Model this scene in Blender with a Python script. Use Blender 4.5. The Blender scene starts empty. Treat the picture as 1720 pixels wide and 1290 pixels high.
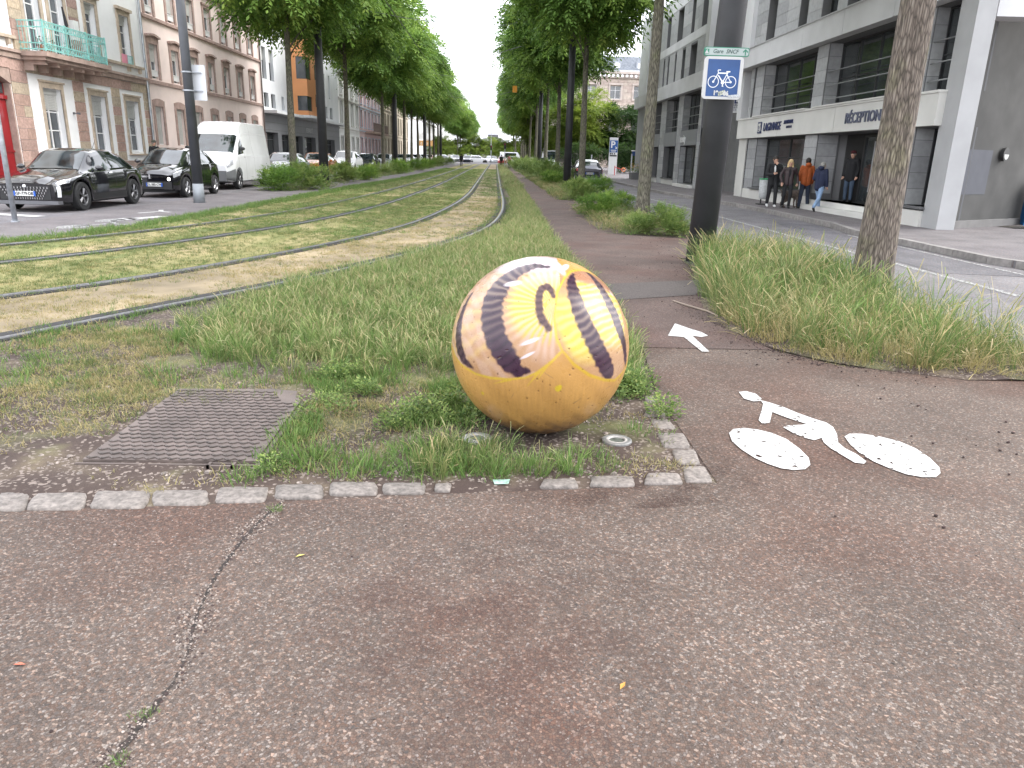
import bpy, bmesh, math, random
import numpy as np
from mathutils import Vector, Matrix, noise as mn
random.seed(7); rng = np.random.default_rng(7)
SC = bpy.context.scene; COL = SC.collection; R = math.radians
# ---------------------------------------------------------------- camera, sky, sun, exposure
cam = bpy.data.objects.new('camera', bpy.data.cameras.new('camera')); COL.objects.link(cam); SC.camera = cam
cam.data.sensor_width = 36; cam.data.lens = 36*1242/1720; cam.data.clip_start = .05; cam.data.clip_end = 3000
_M = Matrix(((0.99948711, 0.01799757, 0.02648771), (-0.01999588, -0.29532381, 0.95518795), (0.02501352, -0.95522769, -0.29481246)))
cam.matrix_world = Matrix.Translation((0, 0, 1.6)) @ Matrix((( _M[0][0], -_M[0][1], -_M[0][2]), (_M[1][0], -_M[1][1], -_M[1][2]), (_M[2][0], -_M[2][1], -_M[2][2]))).to_4x4()
SUN_EL, SUN_AZ = 43, 80         # azimuth clockwise from +Y: high and to the right
SC.view_settings.view_transform = 'Standard'; SC.view_settings.look = 'None'; SC.view_settings.gamma = 1
SC.view_settings.exposure = 1.85
W = bpy.data.worlds.new('World'); SC.world = W; W.use_nodes = True
wn, wl = W.node_tree.nodes, W.node_tree.links; wn.clear()
sky = wn.new('ShaderNodeTexSky'); sky.sky_type = 'NISHITA'; sky.sun_disc = False
sky.sun_elevation = R(SUN_EL); sky.sun_rotation = R(SUN_AZ); sky.air_density = 1.2; sky.dust_density = 2.5
wtc = wn.new('ShaderNodeTexCoord'); wns = wn.new('ShaderNodeTexNoise'); wns.inputs['Scale'].default_value = 2.2; wns.inputs['Detail'].default_value = 6
wr = wn.new('ShaderNodeValToRGB'); wr.color_ramp.elements[0].position = .3; wr.color_ramp.elements[1].position = .7
wr.color_ramp.elements[0].color = (6.6, 6.9, 7.6, 1); wr.color_ramp.elements[1].color = (9.2, 9.2, 9.4, 1)
wm = wn.new('ShaderNodeMix'); wm.data_type = 'RGBA'; wm.inputs[0].default_value = .88
wb = wn.new('ShaderNodeBackground'); wb.inputs[1].default_value = .135; wo = wn.new('ShaderNodeOutputWorld')
wl.new(wtc.outputs['Generated'], wns.inputs['Vector']); wl.new(wns.outputs[0], wr.inputs[0])
wl.new(sky.outputs[0], wm.inputs[6]); wl.new(wr.outputs[0], wm.inputs[7]); wl.new(wm.outputs[2], wb.inputs[0]); wl.new(wb.outputs[0], wo.inputs[0])
sun = bpy.data.objects.new('sun', bpy.data.lights.new('sun', 'SUN')); COL.objects.link(sun)
sun.data.energy = 1.1; sun.data.angle = R(40); sun.data.color = (1, .96, .9)
sun.rotation_euler = (R(90-SUN_EL), 0, R(180-SUN_AZ))
SC.cycles.max_bounces = 6; SC.cycles.diffuse_bounces = 3; SC.cycles.transparent_max_bounces = 8
# ---------------------------------------------------------------- materials
def new_mat(name):
    m = bpy.data.materials.new(name); m.use_nodes = True; n = m.node_tree.nodes; n.clear()
    o = n.new('ShaderNodeOutputMaterial'); b = n.new('ShaderNodeBsdfPrincipled'); m.node_tree.links.new(b.outputs[0], o.inputs[0])
    return m, n, m.node_tree.links, b
def c4(c): return (c[0], c[1], c[2], 1)
def ramp(n, stops):
    r = n.new('ShaderNodeValToRGB'); e = r.color_ramp.elements
    e[0].position, e[0].color = stops[0][0], c4(stops[0][1]); e[1].position, e[1].color = stops[-1][0], c4(stops[-1][1])
    for p, c in stops[1:-1]: x = e.new(p); x.color = c4(c)
    return r
def mixc(n, l, f, a, b, mode='MIX'):
    m = n.new('ShaderNodeMix'); m.data_type = 'RGBA'; m.blend_type = mode
    for s, v in ((0, f), (6, a), (7, b)):
        if hasattr(v, 'links') or hasattr(v, 'is_linked'): l.new(v, m.inputs[s])
        elif s == 0: m.inputs[0].default_value = v
        else: m.inputs[s].default_value = c4(v)
    return m.outputs[2]
def tex(n, l, kind, scale, detail=4, coord='Object', vec=None, **kw):
    t = n.new('ShaderNodeTex'+kind); t.inputs['Scale'].default_value = scale
    if 'Detail' in t.inputs and kind != 'Voronoi': t.inputs['Detail'].default_value = detail
    if vec is None:
        tc = n.new('ShaderNodeTexCoord') if coord == 'Object' else n.new('ShaderNodeNewGeometry')
        vec = tc.outputs['Object' if coord == 'Object' else 'Position']
    l.new(vec, t.inputs['Vector']); return t
def bump(n, l, b, h, strength, dist=.01):
    p = n.new('ShaderNodeBump'); p.inputs['Strength'].default_value = strength; p.inputs['Distance'].default_value = dist
    l.new(h, p.inputs['Height']); l.new(p.outputs[0], b.inputs['Normal'])
_mc = {}
def M(name, col, rough=.7, metal=0, var=.12, scale=3, bmp=0, bscale=40, dirt=0, coord='World', rand=0, coat=0, spec=.5):
    if name in _mc: return _mc[name]
    m, n, l, b = new_mat(name); _mc[name] = m
    t = tex(n, l, 'Noise', scale, 6, coord)
    lo = [max(0, x*(1-var*1.6)) for x in col]; hi = [min(1, x*(1+var)) for x in col]
    r = ramp(n, [(.3, lo), (.7, hi)]); l.new(t.outputs[0], r.inputs[0]); out = r.outputs[0]
    if dirt:
        t2 = tex(n, l, 'Noise', scale*.35, 9, coord); r2 = ramp(n, [(.42, (1, 1, 1)), (.75, (1-dirt,)*3)]); l.new(t2.outputs[0], r2.inputs[0])
        out = mixc(n, l, 1.0, out, r2.outputs[0], 'MULTIPLY')
    if rand:
        oi = n.new('ShaderNodeObjectInfo'); r3 = ramp(n, [(0, (1-rand,)*3), (1, (1+rand*.6,)*3)]); l.new(oi.outputs['Random'], r3.inputs[0])
        out = mixc(n, l, 1.0, out, r3.outputs[0], 'MULTIPLY')
    l.new(out, b.inputs['Base Color']); b.inputs['Roughness'].default_value = rough; b.inputs['Metallic'].default_value = metal
    b.inputs['Coat Weight'].default_value = coat; b.inputs['Specular IOR Level'].default_value = spec
    if coat: b.inputs['Coat Roughness'].default_value = .04
    if bmp: bump(n, l, b, tex(n, l, 'Noise', bscale, 5, coord).outputs[0], bmp)
    return m
def glass(name, col=(.03, .035, .04), rough=.04, var=.5, scale=.6):
    if name in _mc: return _mc[name]
    m = M(name, col, rough, 0, var, scale); b = m.node_tree.nodes['Principled BSDF']; b.inputs['Specular IOR Level'].default_value = .9
    return m
def emit(name, col, e):
    m, n, l, b = new_mat(name); b.inputs['Base Color'].default_value = c4(col); b.inputs['Emission Color'].default_value = c4(col); b.inputs['Emission Strength'].default_value = e
    return m
def gravelly(name, dark, mid, lights, scale=105, patch=.5, patchcol=None, whites=.06, bmp=.5, big=(.8, 1.2), crack=None):
    """exposed-aggregate asphalt: crushed stone in a dark binder"""
    K = {'grey_road_asphalt': 1.15, 'pavement_asphalt': 1.2, 'patched_asphalt': 1.1, 'reddish_path_asphalt': 1.08}.get(name, .94); dark, mid, lights = [x*K for x in dark], [x*K for x in mid], [x*K for x in lights]
    m, n, l, b = new_mat(name)
    g = n.new('ShaderNodeNewGeometry'); pos = g.outputs['Position']
    v = tex(n, l, 'Voronoi', scale, vec=pos); v2 = tex(n, l, 'Voronoi', scale*2.1, vec=pos); ve = tex(n, l, 'Voronoi', scale, vec=pos); ve.feature = 'DISTANCE_TO_EDGE'
    for q in (v, v2, ve): q.voronoi_dimensions = '2D'
    sep = n.new('ShaderNodeSeparateColor'); l.new(v.outputs['Color'], sep.inputs[0])
    st = ramp(n, [(0, [x*.45+y*.55 for x, y in zip(dark, mid)]), (.5, mid), (.82, [x*1.28 for x in mid]), (1-whites*1.6, lights), (1, (.2, .165, .14))]); l.new(sep.outputs[0], st.inputs[0])
    hue = ramp(n, [(0, (1.12, .97, .9)), (.5, (1, 1, 1)), (1, (.9, .97, 1.05))]); l.new(sep.outputs[1], hue.inputs[0])
    c = mixc(n, l, 1.0, st.outputs[0], hue.outputs[0], 'MULTIPLY')
    sep2 = n.new('ShaderNodeSeparateColor'); l.new(v2.outputs['Color'], sep2.inputs[0]); fine = ramp(n, [(0, (.82,)*3), (1, (1.18,)*3)]); l.new(sep2.outputs[0], fine.inputs[0]); c = mixc(n, l, 1.0, c, fine.outputs[0], 'MULTIPLY')
    edge = ramp(n, [(.0, (.5, .45, .43)), (.16, (1.08, 1.08, 1.08))]); l.new(ve.outputs['Distance'], edge.inputs[0])
    c = mixc(n, l, .85, c, edge.outputs[0], 'MULTIPLY')
    big_ = tex(n, l, 'Noise', 1.5, 9, vec=pos); rb = ramp(n, [(.32, (big[0],)*3), (.7, (big[1],)*3)]); l.new(big_.outputs[0], rb.inputs[0])
    c = mixc(n, l, 1.0, c, rb.outputs[0], 'MULTIPLY')
    if patchcol:
        t = tex(n, l, 'Noise', patch, 8, vec=pos); r = ramp(n, [(.46, (0, 0, 0)), (.68, (1, 1, 1))]); l.new(t.outputs[0], r.inputs[0])
        c = mixc(n, l, r.outputs[0], c, mixc(n, l, 1.0, c, patchcol, 'MULTIPLY'))
    l.new(c, b.inputs['Base Color']); b.inputs['Roughness'].default_value = .85; b.inputs['Specular IOR Level'].default_value = .35
    inv = n.new('ShaderNodeMath'); inv.operation = 'SUBTRACT'; inv.inputs[0].default_value = 1; l.new(v.outputs['Distance'], inv.inputs[1])
    bump(n, l, b, inv.outputs[0], bmp, .0012)
    return m
MAT_ASPH = gravelly('aggregate_asphalt', (.034, .024, .019), (.093, .07, .057), (.15, .12, .1), 105, .8, (.86, .66, .6), .07, .3, (.82, 1.15))
MAT_PATH = gravelly('reddish_path_asphalt', (.042, .029, .026), (.076, .054, .047), (.13, .1, .088), 120, .8, (.92, .74, .7), .02, .25)
MAT_ROAD = gravelly('grey_road_asphalt', (.085, .082, .085), (.125, .121, .125), (.17, .166, .17), 60, .3, (.8, .8, .85), .01, .15)
MAT_WALK = gravelly('pavement_asphalt', (.08, .074, .075), (.11, .103, .104), (.16, .15, .152), 70, .4, (.85, .83, .86), .01, .15)
def earth_mat():
    m, n, l, b = new_mat('earth'); g = n.new('ShaderNodeNewGeometry'); pos = g.outputs['Position']
    a = tex(n, l, 'Noise', 2.6, 5, vec=pos); r = ramp(n, [(.33, (.05, .03, .024)), (.5, (.07, .046, .036)), (.6, (.11, .08, .056)), (.72, (.19, .145, .09))]); l.new(a.outputs[0], r.inputs[0])
    f = tex(n, l, 'Noise', 140, 4, vec=pos); rf = ramp(n, [(.3, (.75, .75, .75)), (.7, (1.25, 1.25, 1.25))]); l.new(f.outputs[0], rf.inputs[0])
    c = mixc(n, l, 1.0, r.outputs[0], rf.outputs[0], 'MULTIPLY')
    v = tex(n, l, 'Voronoi', 70, vec=pos); v.voronoi_dimensions = '2D'; s = n.new('ShaderNodeSeparateColor'); l.new(v.outputs['Color'], s.inputs[0])
    rs = ramp(n, [(.8, (0, 0, 0)), (.93, (1, 1, 1))]); l.new(s.outputs[0], rs.inputs[0]); c = mixc(n, l, rs.outputs[0], c, (.26, .21, .18))
    gr = tex(n, l, 'Noise', 1.3, 6, vec=pos); rg = ramp(n, [(.52, (0, 0, 0)), (.7, (.8, .8, .8))]); l.new(gr.outputs[0], rg.inputs[0])
    c = mixc(n, l, rg.outputs[0], c, mixc(n, l, 1.0, (.15, .17, .05), rf.outputs[0], 'MULTIPLY'))
    c = mixc(n, l, 1.0, c, (.72, .72, .72), 'MULTIPLY'); l.new(c, b.inputs['Base Color']); b.inputs['Roughness'].default_value = .95; bump(n, l, b, f.outputs[0], .4, .0025); return m
MAT_EARTH = earth_mat()
def lawn_mat():
    m, n, l, b = new_mat('track_lawn'); g = n.new('ShaderNodeNewGeometry'); pos = g.outputs['Position']
    mp = n.new('ShaderNodeMapping'); mp.inputs['Scale'].default_value = (1.3, .35, 1); l.new(pos, mp.inputs[0])
    a = tex(n, l, 'Noise', 1.0, 8, vec=mp.outputs[0]); r = ramp(n, [(.3, (.11, .14, .036)), (.44, (.19, .185, .06)), (.56, (.27, .23, .1)), (.72, (.32, .25, .14))]); l.new(a.outputs[0], r.inputs[0])
    f = tex(n, l, 'Noise', 55, 8, vec=pos); rf = ramp(n, [(.3, (.35, .35, .35)), (.7, (1.55, 1.55, 1.5))]); l.new(f.outputs[0], rf.inputs[0])
    c = mixc(n, l, 1.0, r.outputs[0], rf.outputs[0], 'MULTIPLY')
    l.new(c, b.inputs['Base Color']); b.inputs['Roughness'].default_value = .95; bump(n, l, b, f.outputs[0], .7, .008); return m
MAT_LAWN = lawn_mat()
MAT_LAWND = M('dry_track_lawn', (.3, .235, .145), .95, var=.3, scale=1.1, bmp=.2, bscale=60, dirt=.3)
def leaf_mat(name, stops, trans=.46, rough=.6, rand=.15):
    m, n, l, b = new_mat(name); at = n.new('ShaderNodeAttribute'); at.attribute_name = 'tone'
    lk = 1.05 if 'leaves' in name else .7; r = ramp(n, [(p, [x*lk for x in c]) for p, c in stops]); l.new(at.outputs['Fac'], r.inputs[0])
    oi = n.new('ShaderNodeObjectInfo'); r3 = ramp(n, [(0, (1-rand, 1-rand*.8, 1-rand)), (1, (1+rand, 1+rand*.7, 1+rand*.3))]); l.new(oi.outputs['Random'], r3.inputs[0])
    c = mixc(n, l, 1.0, r.outputs[0], r3.outputs[0], 'MULTIPLY')
    l.new(c, b.inputs['Base Color']); b.inputs['Roughness'].default_value = rough; b.inputs['Specular IOR Level'].default_value = .3
    t = n.new('ShaderNodeBsdfTranslucent'); l.new(c, t.inputs[0]); mx = n.new('ShaderNodeMixShader'); mx.inputs[0].default_value = trans
    o = [x for x in n if x.type == 'OUTPUT_MATERIAL'][0]; l.new(b.outputs[0], mx.inputs[1]); l.new(t.outputs[0], mx.inputs[2]); l.new(mx.outputs[0], o.inputs[0])
    return m
MAT_LEAF = leaf_mat('street_tree_leaves', [(0, (.045, .1, .02)), (.4, (.12, .22, .042)), (.75, (.23, .34, .07)), (1, (.36, .45, .11))])
MAT_LEAFD = leaf_mat('dark_leaves', [(0, (.022, .05, .014)), (.6, (.045, .09, .02)), (1, (.09, .14, .035))])
MAT_LEAFY = leaf_mat('yellow_green_leaves', [(0, (.06, .11, .02)), (.5, (.15, .22, .035)), (1, (.28, .34, .06))])
MAT_GRASS = leaf_mat('grass_green', [(0, (.075, .165, .04)), (.5, (.175, .3, .075)), (.85, (.31, .41, .14)), (1, (.5, .47, .25))], .3)
MAT_GRASSY = leaf_mat('grass_mixed', [(0, (.11, .17, .055)), (.4, (.23, .28, .1)), (.75, (.42, .38, .18)), (1, (.6, .5, .28))], .3)
MAT_STRAW = leaf_mat('grass_straw', [(0, (.32, .29, .11)), (.4, (.5, .42, .2)), (1, (.62, .51, .32))], .3)
MAT_SHRUB = leaf_mat('weed_leaves', [(0, (.06, .11, .03)), (.5, (.16, .24, .06)), (1, (.34, .37, .13))], .3)
def bark_mat(name, a, b_, vs=14):
    m, n, l, b = new_mat(name); tc = n.new('ShaderNodeTexCoord'); mp = n.new('ShaderNodeMapping'); mp.inputs['Scale'].default_value = (1, 1, .16); l.new(tc.outputs['Object'], mp.inputs[0])
    v = tex(n, l, 'Voronoi', vs*2.2, vec=mp.outputs[0]); v.feature = 'DISTANCE_TO_EDGE'
    f = tex(n, l, 'Noise', 40, 8, vec=mp.outputs[0]); r = ramp(n, [(.02, [x*.45 for x in a]), (.14, a), (.5, b_)]); l.new(v.outputs['Distance'], r.inputs[0])
    rf = ramp(n, [(.3, (.6, .6, .58)), (.7, (1.3, 1.3, 1.25))]); l.new(f.outputs[0], rf.inputs[0]); c = mixc(n, l, 1.0, r.outputs[0], rf.outputs[0], 'MULTIPLY')
    g = tex(n, l, 'Noise', 3, 5, vec=tc.outputs['Object']); rg = ramp(n, [(.5, (0, 0, 0)), (.75, (1, 1, 1))]); l.new(g.outputs[0], rg.inputs[0]); c = mixc(n, l, rg.outputs[0], c, mixc(n, l, .7, c, (.85, 1.0, .6), 'MULTIPLY'))
    l.new(c, b.inputs['Base Color']); b.inputs['Roughness'].default_value = .95; bump(n, l, b, v.outputs['Distance'], .7, .02); return m
MAT_BARK = bark_mat('bark', (.13, .12, .095), (.22, .2, .16))
MAT_BARKN = bark_mat('near_bark', (.13, .105, .09), (.22, .19, .165), 16)
# ---------------------------------------------------------------- builders
class MB:
    def __init__(s): s.v, s.f, s.mi = [], [], []
    def quad(s, a, b, c, d, m=0): i = len(s.v); s.v += [a, b, c, d]; s.f.append((i, i+1, i+2, i+3)); s.mi.append(m)
    def poly(s, pts, m=0): i = len(s.v); s.v += list(pts); s.f.append(tuple(range(i, i+len(pts)))); s.mi.append(m)
    def box(s, x0, x1, y0, y1, z0, z1, m=0):
        x0, x1 = min(x0, x1), max(x0, x1); y0, y1 = min(y0, y1), max(y0, y1); z0, z1 = min(z0, z1), max(z0, z1)
        i = len(s.v); s.v += [(x0, y0, z0), (x1, y0, z0), (x1, y1, z0), (x0, y1, z0), (x0, y0, z1), (x1, y0, z1), (x1, y1, z1), (x0, y1, z1)]
        for q in ((0, 3, 2, 1), (4, 5, 6, 7), (0, 1, 5, 4), (1, 2, 6, 5), (2, 3, 7, 6), (3, 0, 4, 7)): s.f.append(tuple(i+k for k in q)); s.mi.append(m)
        return s
    def prism(s, pts, z0, z1, m=0):
        i = len(s.v); k = len(pts); s.v += [(p[0], p[1], z0) for p in pts] + [(p[0], p[1], z1) for p in pts]
        s.f += [tuple(range(i+k-1, i-1, -1)), tuple(range(i+k, i+2*k))]; s.mi += [m, m]
        for j in range(k): s.f.append((i+j, i+(j+1) % k, i+k+(j+1) % k, i+k+j)); s.mi.append(m)
        return s
    def tube(s, pts, rad, n=8, cap=True, m=0, ph=0):
        pts = [Vector(p) for p in pts]; rad = rad if hasattr(rad, '__len__') else [rad]*len(pts); rings = []
        ref = None
        for j, p in enumerate(pts):
            d = (pts[min(j+1, len(pts)-1)]-pts[max(j-1, 0)]).normalized()
            if ref is None: ref = Vector((1, 0, 0)) if abs(d.x) < .8 else Vector((0, 1, 0))
            u = (ref - d*ref.dot(d)).normalized(); w = d.cross(u); ref = u; i = len(s.v)
            s.v += [tuple(p + (u*math.cos(2*math.pi*q/n+ph) + w*math.sin(2*math.pi*q/n+ph))*rad[j]) for q in range(n)]; rings.append(i)
        for a, b in zip(rings, rings[1:]):
            for q in range(n): s.f.append((a+q, a+(q+1) % n, b+(q+1) % n, b+q)); s.mi.append(m)
        if cap: s.f += [tuple(rings[0]+q for q in range(n-1, -1, -1)), tuple(rings[-1]+q for q in range(n))]; s.mi += [m, m]
        return s
    def lathe(s, prof, c=(0, 0, 0), n=24, axis='z', m=0, cap=False):
        i = len(s.v)
        for r_, h in prof:
            for q in range(n):
                a = 2*math.pi*q/n; p = (r_*math.cos(a), r_*math.sin(a), h)
                if axis == 'x': p = (h, r_*math.cos(a), r_*math.sin(a))
                if axis == 'y': p = (r_*math.cos(a), h, r_*math.sin(a))
                s.v.append((c[0]+p[0], c[1]+p[1], c[2]+p[2]))
        for j in range(len(prof)-1):
            for q in range(n): a = i+j*n; s.f.append((a+q, a+(q+1) % n, a+n+(q+1) % n, a+n+q)); s.mi.append(m)
        if cap: s.f.append(tuple(i+(len(prof)-1)*n+q for q in range(n))); s.mi.append(m)
        return s
    def ball(s, c, r, n=10, sq=(1, 1, 1), m=0):
        pr = [(math.sin(math.pi*k/n)*1, -math.cos(math.pi*k/n)) for k in range(n+1)]; i = len(s.v)
        for a, h in pr:
            for q in range(n*2): t = math.pi*q/n; s.v.append((c[0]+r*sq[0]*a*math.cos(t), c[1]+r*sq[1]*a*math.sin(t), c[2]+r*sq[2]*h))
        for j in range(n):
            for q in range(2*n): a = i+j*2*n; s.f.append((a+q, a+(q+1) % (2*n), a+2*n+(q+1) % (2*n), a+2*n+q)); s.mi.append(m)
        return s
    def mesh(s, name, mats, off=(0, 0, 0), smooth=False):
        me = bpy.data.meshes.new(name); o = off
        me.from_pydata([(x-o[0], y-o[1], z-o[2]) for x, y, z in s.v], [], s.f)
        for m in (mats if isinstance(mats, (list, tuple)) else [mats]): me.materials.append(m)
        if isinstance(mats, (list, tuple)) and len(mats) > 1: me.polygons.foreach_set('material_index', s.mi)
        if smooth: me.polygons.foreach_set('use_smooth', [True]*len(me.polygons))
        return me
    def build(s, name, mats, parent=None, loc=None, smooth=False, **kw):
        """verts are world coordinates; with a parent they are stored relative to it; with loc relative to loc"""
        base = Vector((0, 0, 0)); p = parent
        while p is not None: base += p.location; p = p.parent
        o = loc if loc is not None else (tuple(base) if parent else (0, 0, 0))
        return put(name, s.mesh(name, mats, o, smooth), parent, tuple(Vector(o)-base), **kw)
def put(name, me, parent=None, loc=(0, 0, 0), **kw):
    o = bpy.data.objects.new(name, me); COL.objects.link(o); o.location = loc
    if parent is not None: o.parent = parent
    for k, v in kw.items(): o[k] = v
    return o
def wput(name, me, parent, wloc, **kw):
    base = Vector((0, 0, 0)); p = parent
    while p is not None: base += p.location; p = p.parent
    return put(name, me, parent, tuple(Vector(wloc)-base), **kw)
def thing(name, label, cat, loc, rz=0, group=None, kind=None):
    o = bpy.data.objects.new(name, None); COL.objects.link(o); o.location = loc; o.rotation_euler = (0, 0, rz); o.empty_display_size = .1
    if label: o['label'] = label
    if cat: o['category'] = cat
    if group: o['group'] = group
    if kind: o['kind'] = kind
    return o
KIDS = {}
def dup(root, loc, rz=None, label=None, scale=None):
    if not KIDS or root.name not in KIDS:
        KIDS[root.name] = [(c, list(c.children)) for c in root.children]
    r = root.copy(); COL.objects.link(r); r.location = loc
    if rz is not None: r.rotation_euler = (0, 0, rz)
    if scale is not None: r.scale = scale
    if label: r['label'] = label
    for c, gs in KIDS[root.name]:
        k = c.copy(); COL.objects.link(k); k.parent = r
        for g in gs: q = g.copy(); COL.objects.link(q); q.parent = k
    return r
def struct(name, mb, mat, **kw): return mb.build(name, mat, None, kind='structure', **kw)
def sheet(name, pts, z, mat, **kw):
    mb = MB(); mb.poly([(x, y, z) for x, y in pts]); return struct(name, mb, mat, **kw)
def npmesh(name, V, Q, mat, tone=None, smooth=False):
    me = bpy.data.meshes.new(name); V = np.asarray(V, np.float32); Q = np.asarray(Q, np.int32); k = Q.shape[1]
    me.vertices.add(len(V)); me.vertices.foreach_set('co', V.ravel()); me.loops.add(Q.size); me.loops.foreach_set('vertex_index', Q.ravel())
    me.polygons.add(len(Q)); me.polygons.foreach_set('loop_start', np.arange(0, Q.size, k, dtype=np.int32))
    if smooth: me.polygons.foreach_set('use_smooth', np.ones(len(Q), bool))
    me.update(); me.validate()
    if tone is not None:
        a = me.attributes.new('tone', 'FLOAT', 'POINT'); a.data.foreach_set('value', np.asarray(tone, np.float32))
    me.materials.append(mat); return me
def text(s, size, mat, parent, wloc, rot, name='lettering', ext=.004, align='CENTER', shear=0, sx=1, bold=0, **kw):
    c = bpy.data.curves.new(name, 'FONT'); c.body = s; c.size = size; c.extrude = ext; c.align_x = align; c.align_y = 'CENTER'; c.shear = shear; c.offset = bold; c.resolution_u = 3
    t = bpy.data.objects.new('tmp_text', c); COL.objects.link(t); bpy.context.view_layer.update(); me = bpy.data.meshes.new_from_object(t.evaluated_get(bpy.context.evaluated_depsgraph_get())); bpy.data.objects.remove(t)
    me.materials.clear(); me.materials.append(mat); o = wput(name, me, parent, wloc, **kw); o.rotation_euler = rot; o.scale = (sx, 1, 1); return o
RNEG = (R(90), 0, 0)            # lettering that faces -Y (towards the camera)
RLEFT = (R(90), 0, R(-90))      # lettering on a wall that faces -X
RRIGHT = (R(90), 0, R(90))      # lettering on a wall that faces +X
# ---------------------------------------------------------------- ground
def smooth_line(P, step=.5):
    P = np.array(P, float); d = np.r_[0, np.cumsum(np.hypot(*np.diff(P, axis=0).T))]; t = np.arange(0, d[-1], step)
    out = []
    for tt in t:
        i = min(max(np.searchsorted(d, tt)-1, 0), len(P)-2); u = (tt-d[i])/(d[i+1]-d[i]); p0 = P[max(i-1, 0)]; p1, p2 = P[i], P[i+1]; p3 = P[min(i+2, len(P)-1)]
        out.append(.5*((2*p1)+(-p0+p2)*u+(2*p0-5*p1+4*p2-p3)*u*u+(-p0+3*p1-3*p2+p3)*u**3))
    o = np.array(out)
    for _ in range(int(3/step)): o[1:-1] = (o[:-2]+2*o[1:-1]+o[2:])/4
    return o
RAIL1 = smooth_line([(-6.6, 2.6), (-5.2, 4.35), (-4.17, 6.17), (-3.83, 6.95), (-3.44, 7.74), (-2.93, 8.66), (-2.5, 9.5), (-2.0, 10.9), (-1.31, 12.6), (-.63, 15.0), (-.17, 17.5), (.13, 21.1), (.27, 27), (.24, 40), (.17, 75), (.12, 142)])
RAIL2 = smooth_line([(-8.6, 3.6), (-7, 5.6), (-5.36, 8.04), (-4.8, 8.85), (-4.38, 9.72), (-3.56, 11.77), (-2.68, 14.6), (-1.92, 18.5), (-1.4, 24.9), (-1.18, 32), (-1.15, 43), (-1.2, 75), (-1.25, 142)])
RAIL3 = smooth_line([(-10.4, 5.5), (-8.6, 7.9), (-6.82, 10.38), (-6.2, 11.6), (-5.55, 13.3), (-4.77, 15.9), (-4.16, 18.9), (-3.6, 24), (-3.29, 31.9), (-3.05, 45), (-3.0, 75), (-3, 142)])
RAIL4 = smooth_line([(-12.2, 6.6), (-10, 9.5), (-8.05, 12.3), (-7.35, 13.8), (-6.6, 15.9), (-5.84, 19.4), (-5.3, 24.2), (-4.83, 33.8), (-4.55, 50), (-4.45, 75), (-4.4, 142)])
LEDGE = smooth_line([(-12.5, 8.2), (-10.2, 10.9), (-8.39, 12.87), (-7.85, 14.6), (-7.5, 18.2), (-7.17, 27.7), (-6.83, 37.8), (-6.1, 56), (-5.8, 97), (-5.8, 142)])
def xat(line, y): return np.interp(y, line[:, 1], line[:, 0])
g = MB(); g.quad((-900, -60, -.03), (900, -60, -.03), (900, 1500, -.03), (-900, 1500, -.03)); struct('ground', g, MAT_EARTH)
def strip(La, Lb, z, ys, m=MAT_LAWN):
    mb = MB()
    for y0, y1 in zip(ys, ys[1:]): mb.quad((xat(La, y0), y0, z), (xat(Lb, y0), y0, z), (xat(Lb, y1), y1, z), (xat(La, y1), y1, z), 0)
    return mb
YS = list(np.arange(4.4, 30, 1.0))+list(np.arange(30, 141, 5.0))
PATHL = np.array([(1.19, 4.0), (1.17, 4.95), (1.27, 6), (1.32, 8), (1.32, 9.6), (1.24, 12), (1.21, 16), (1.3, 24), (1.3, 45), (1.2, 92), (1.2, 142)])
struct('track_lawn', strip(LEDGE, RAIL1-np.array([.0, 0]), -.002, YS), MAT_LAWN)
def uneven(name, fa, fb, ys, nx, amp, zb, mat):
    V = []; Q = []
    for y in ys:
        a, b = fa(y), fb(y)
        for i in range(nx+1):
            x = a+(b-a)*i/nx; e_ = min(1, min(i, nx-i)/3); V.append((x, y, zb+e_*amp*(.5+.5*mn.noise(Vector((x*2.3, y*2.3, 1)))+.3*mn.noise(Vector((x*9, y*9, 4))))))
    for j in range(len(ys)-1):
        for i in range(nx): k = j*(nx+1)+i; Q.append((k, k+1, k+nx+2, k+nx+1))
    put(name, npmesh(name, V, Q, mat, smooth=True), None, kind='structure')
FEf = lambda x: float(np.interp(x, [-14, -7, -2.35, -1.3, -.2, .5, 1.19], [2.4, 2.9, 3.09, 3.2, 3.35, 3.43, 3.52]))
def bedgrid():
    V = []; Q = []; nx, ny = 90, 44
    for j in range(ny+1):
        for i in range(nx+1):
            x = -7+8.19*i/nx; y0 = FEf(x)-.02; y = y0+(6.2-y0)*j/ny; V.append((x, y, -.004+.022*max(0, min(1, j/3, (nx-i)/3))*(.45+.6*mn.noise(Vector((x*2.3, y*2.3, 1)))+.4*mn.noise(Vector((x*10, y*10, 4))))-(.02 if x < xat(RAIL1, y)+.05 else 0)))
    for j in range(ny):
        for i in range(nx): k = j*(nx+1)+i; Q.append((k, k+1, k+nx+2, k+nx+1))
    put('planting_bed', npmesh('planting_bed', V, Q, MAT_EARTH, smooth=True), None, kind='structure')
bedgrid()
sheet('bed_subsoil', [(-8, 2.3), (5, 3.3), (4.95, 13), (-3, 13)], -.009, MAT_EARTH)
uneven('grass_verge', lambda y: xat(RAIL1, y)+.16, lambda y: float(np.interp(y, PATHL[:, 1], PATHL[:, 0])), list(np.arange(6.1, 30, .4))+list(range(30, 142, 6)), 14, .02, -.004, MAT_EARTH)
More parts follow.
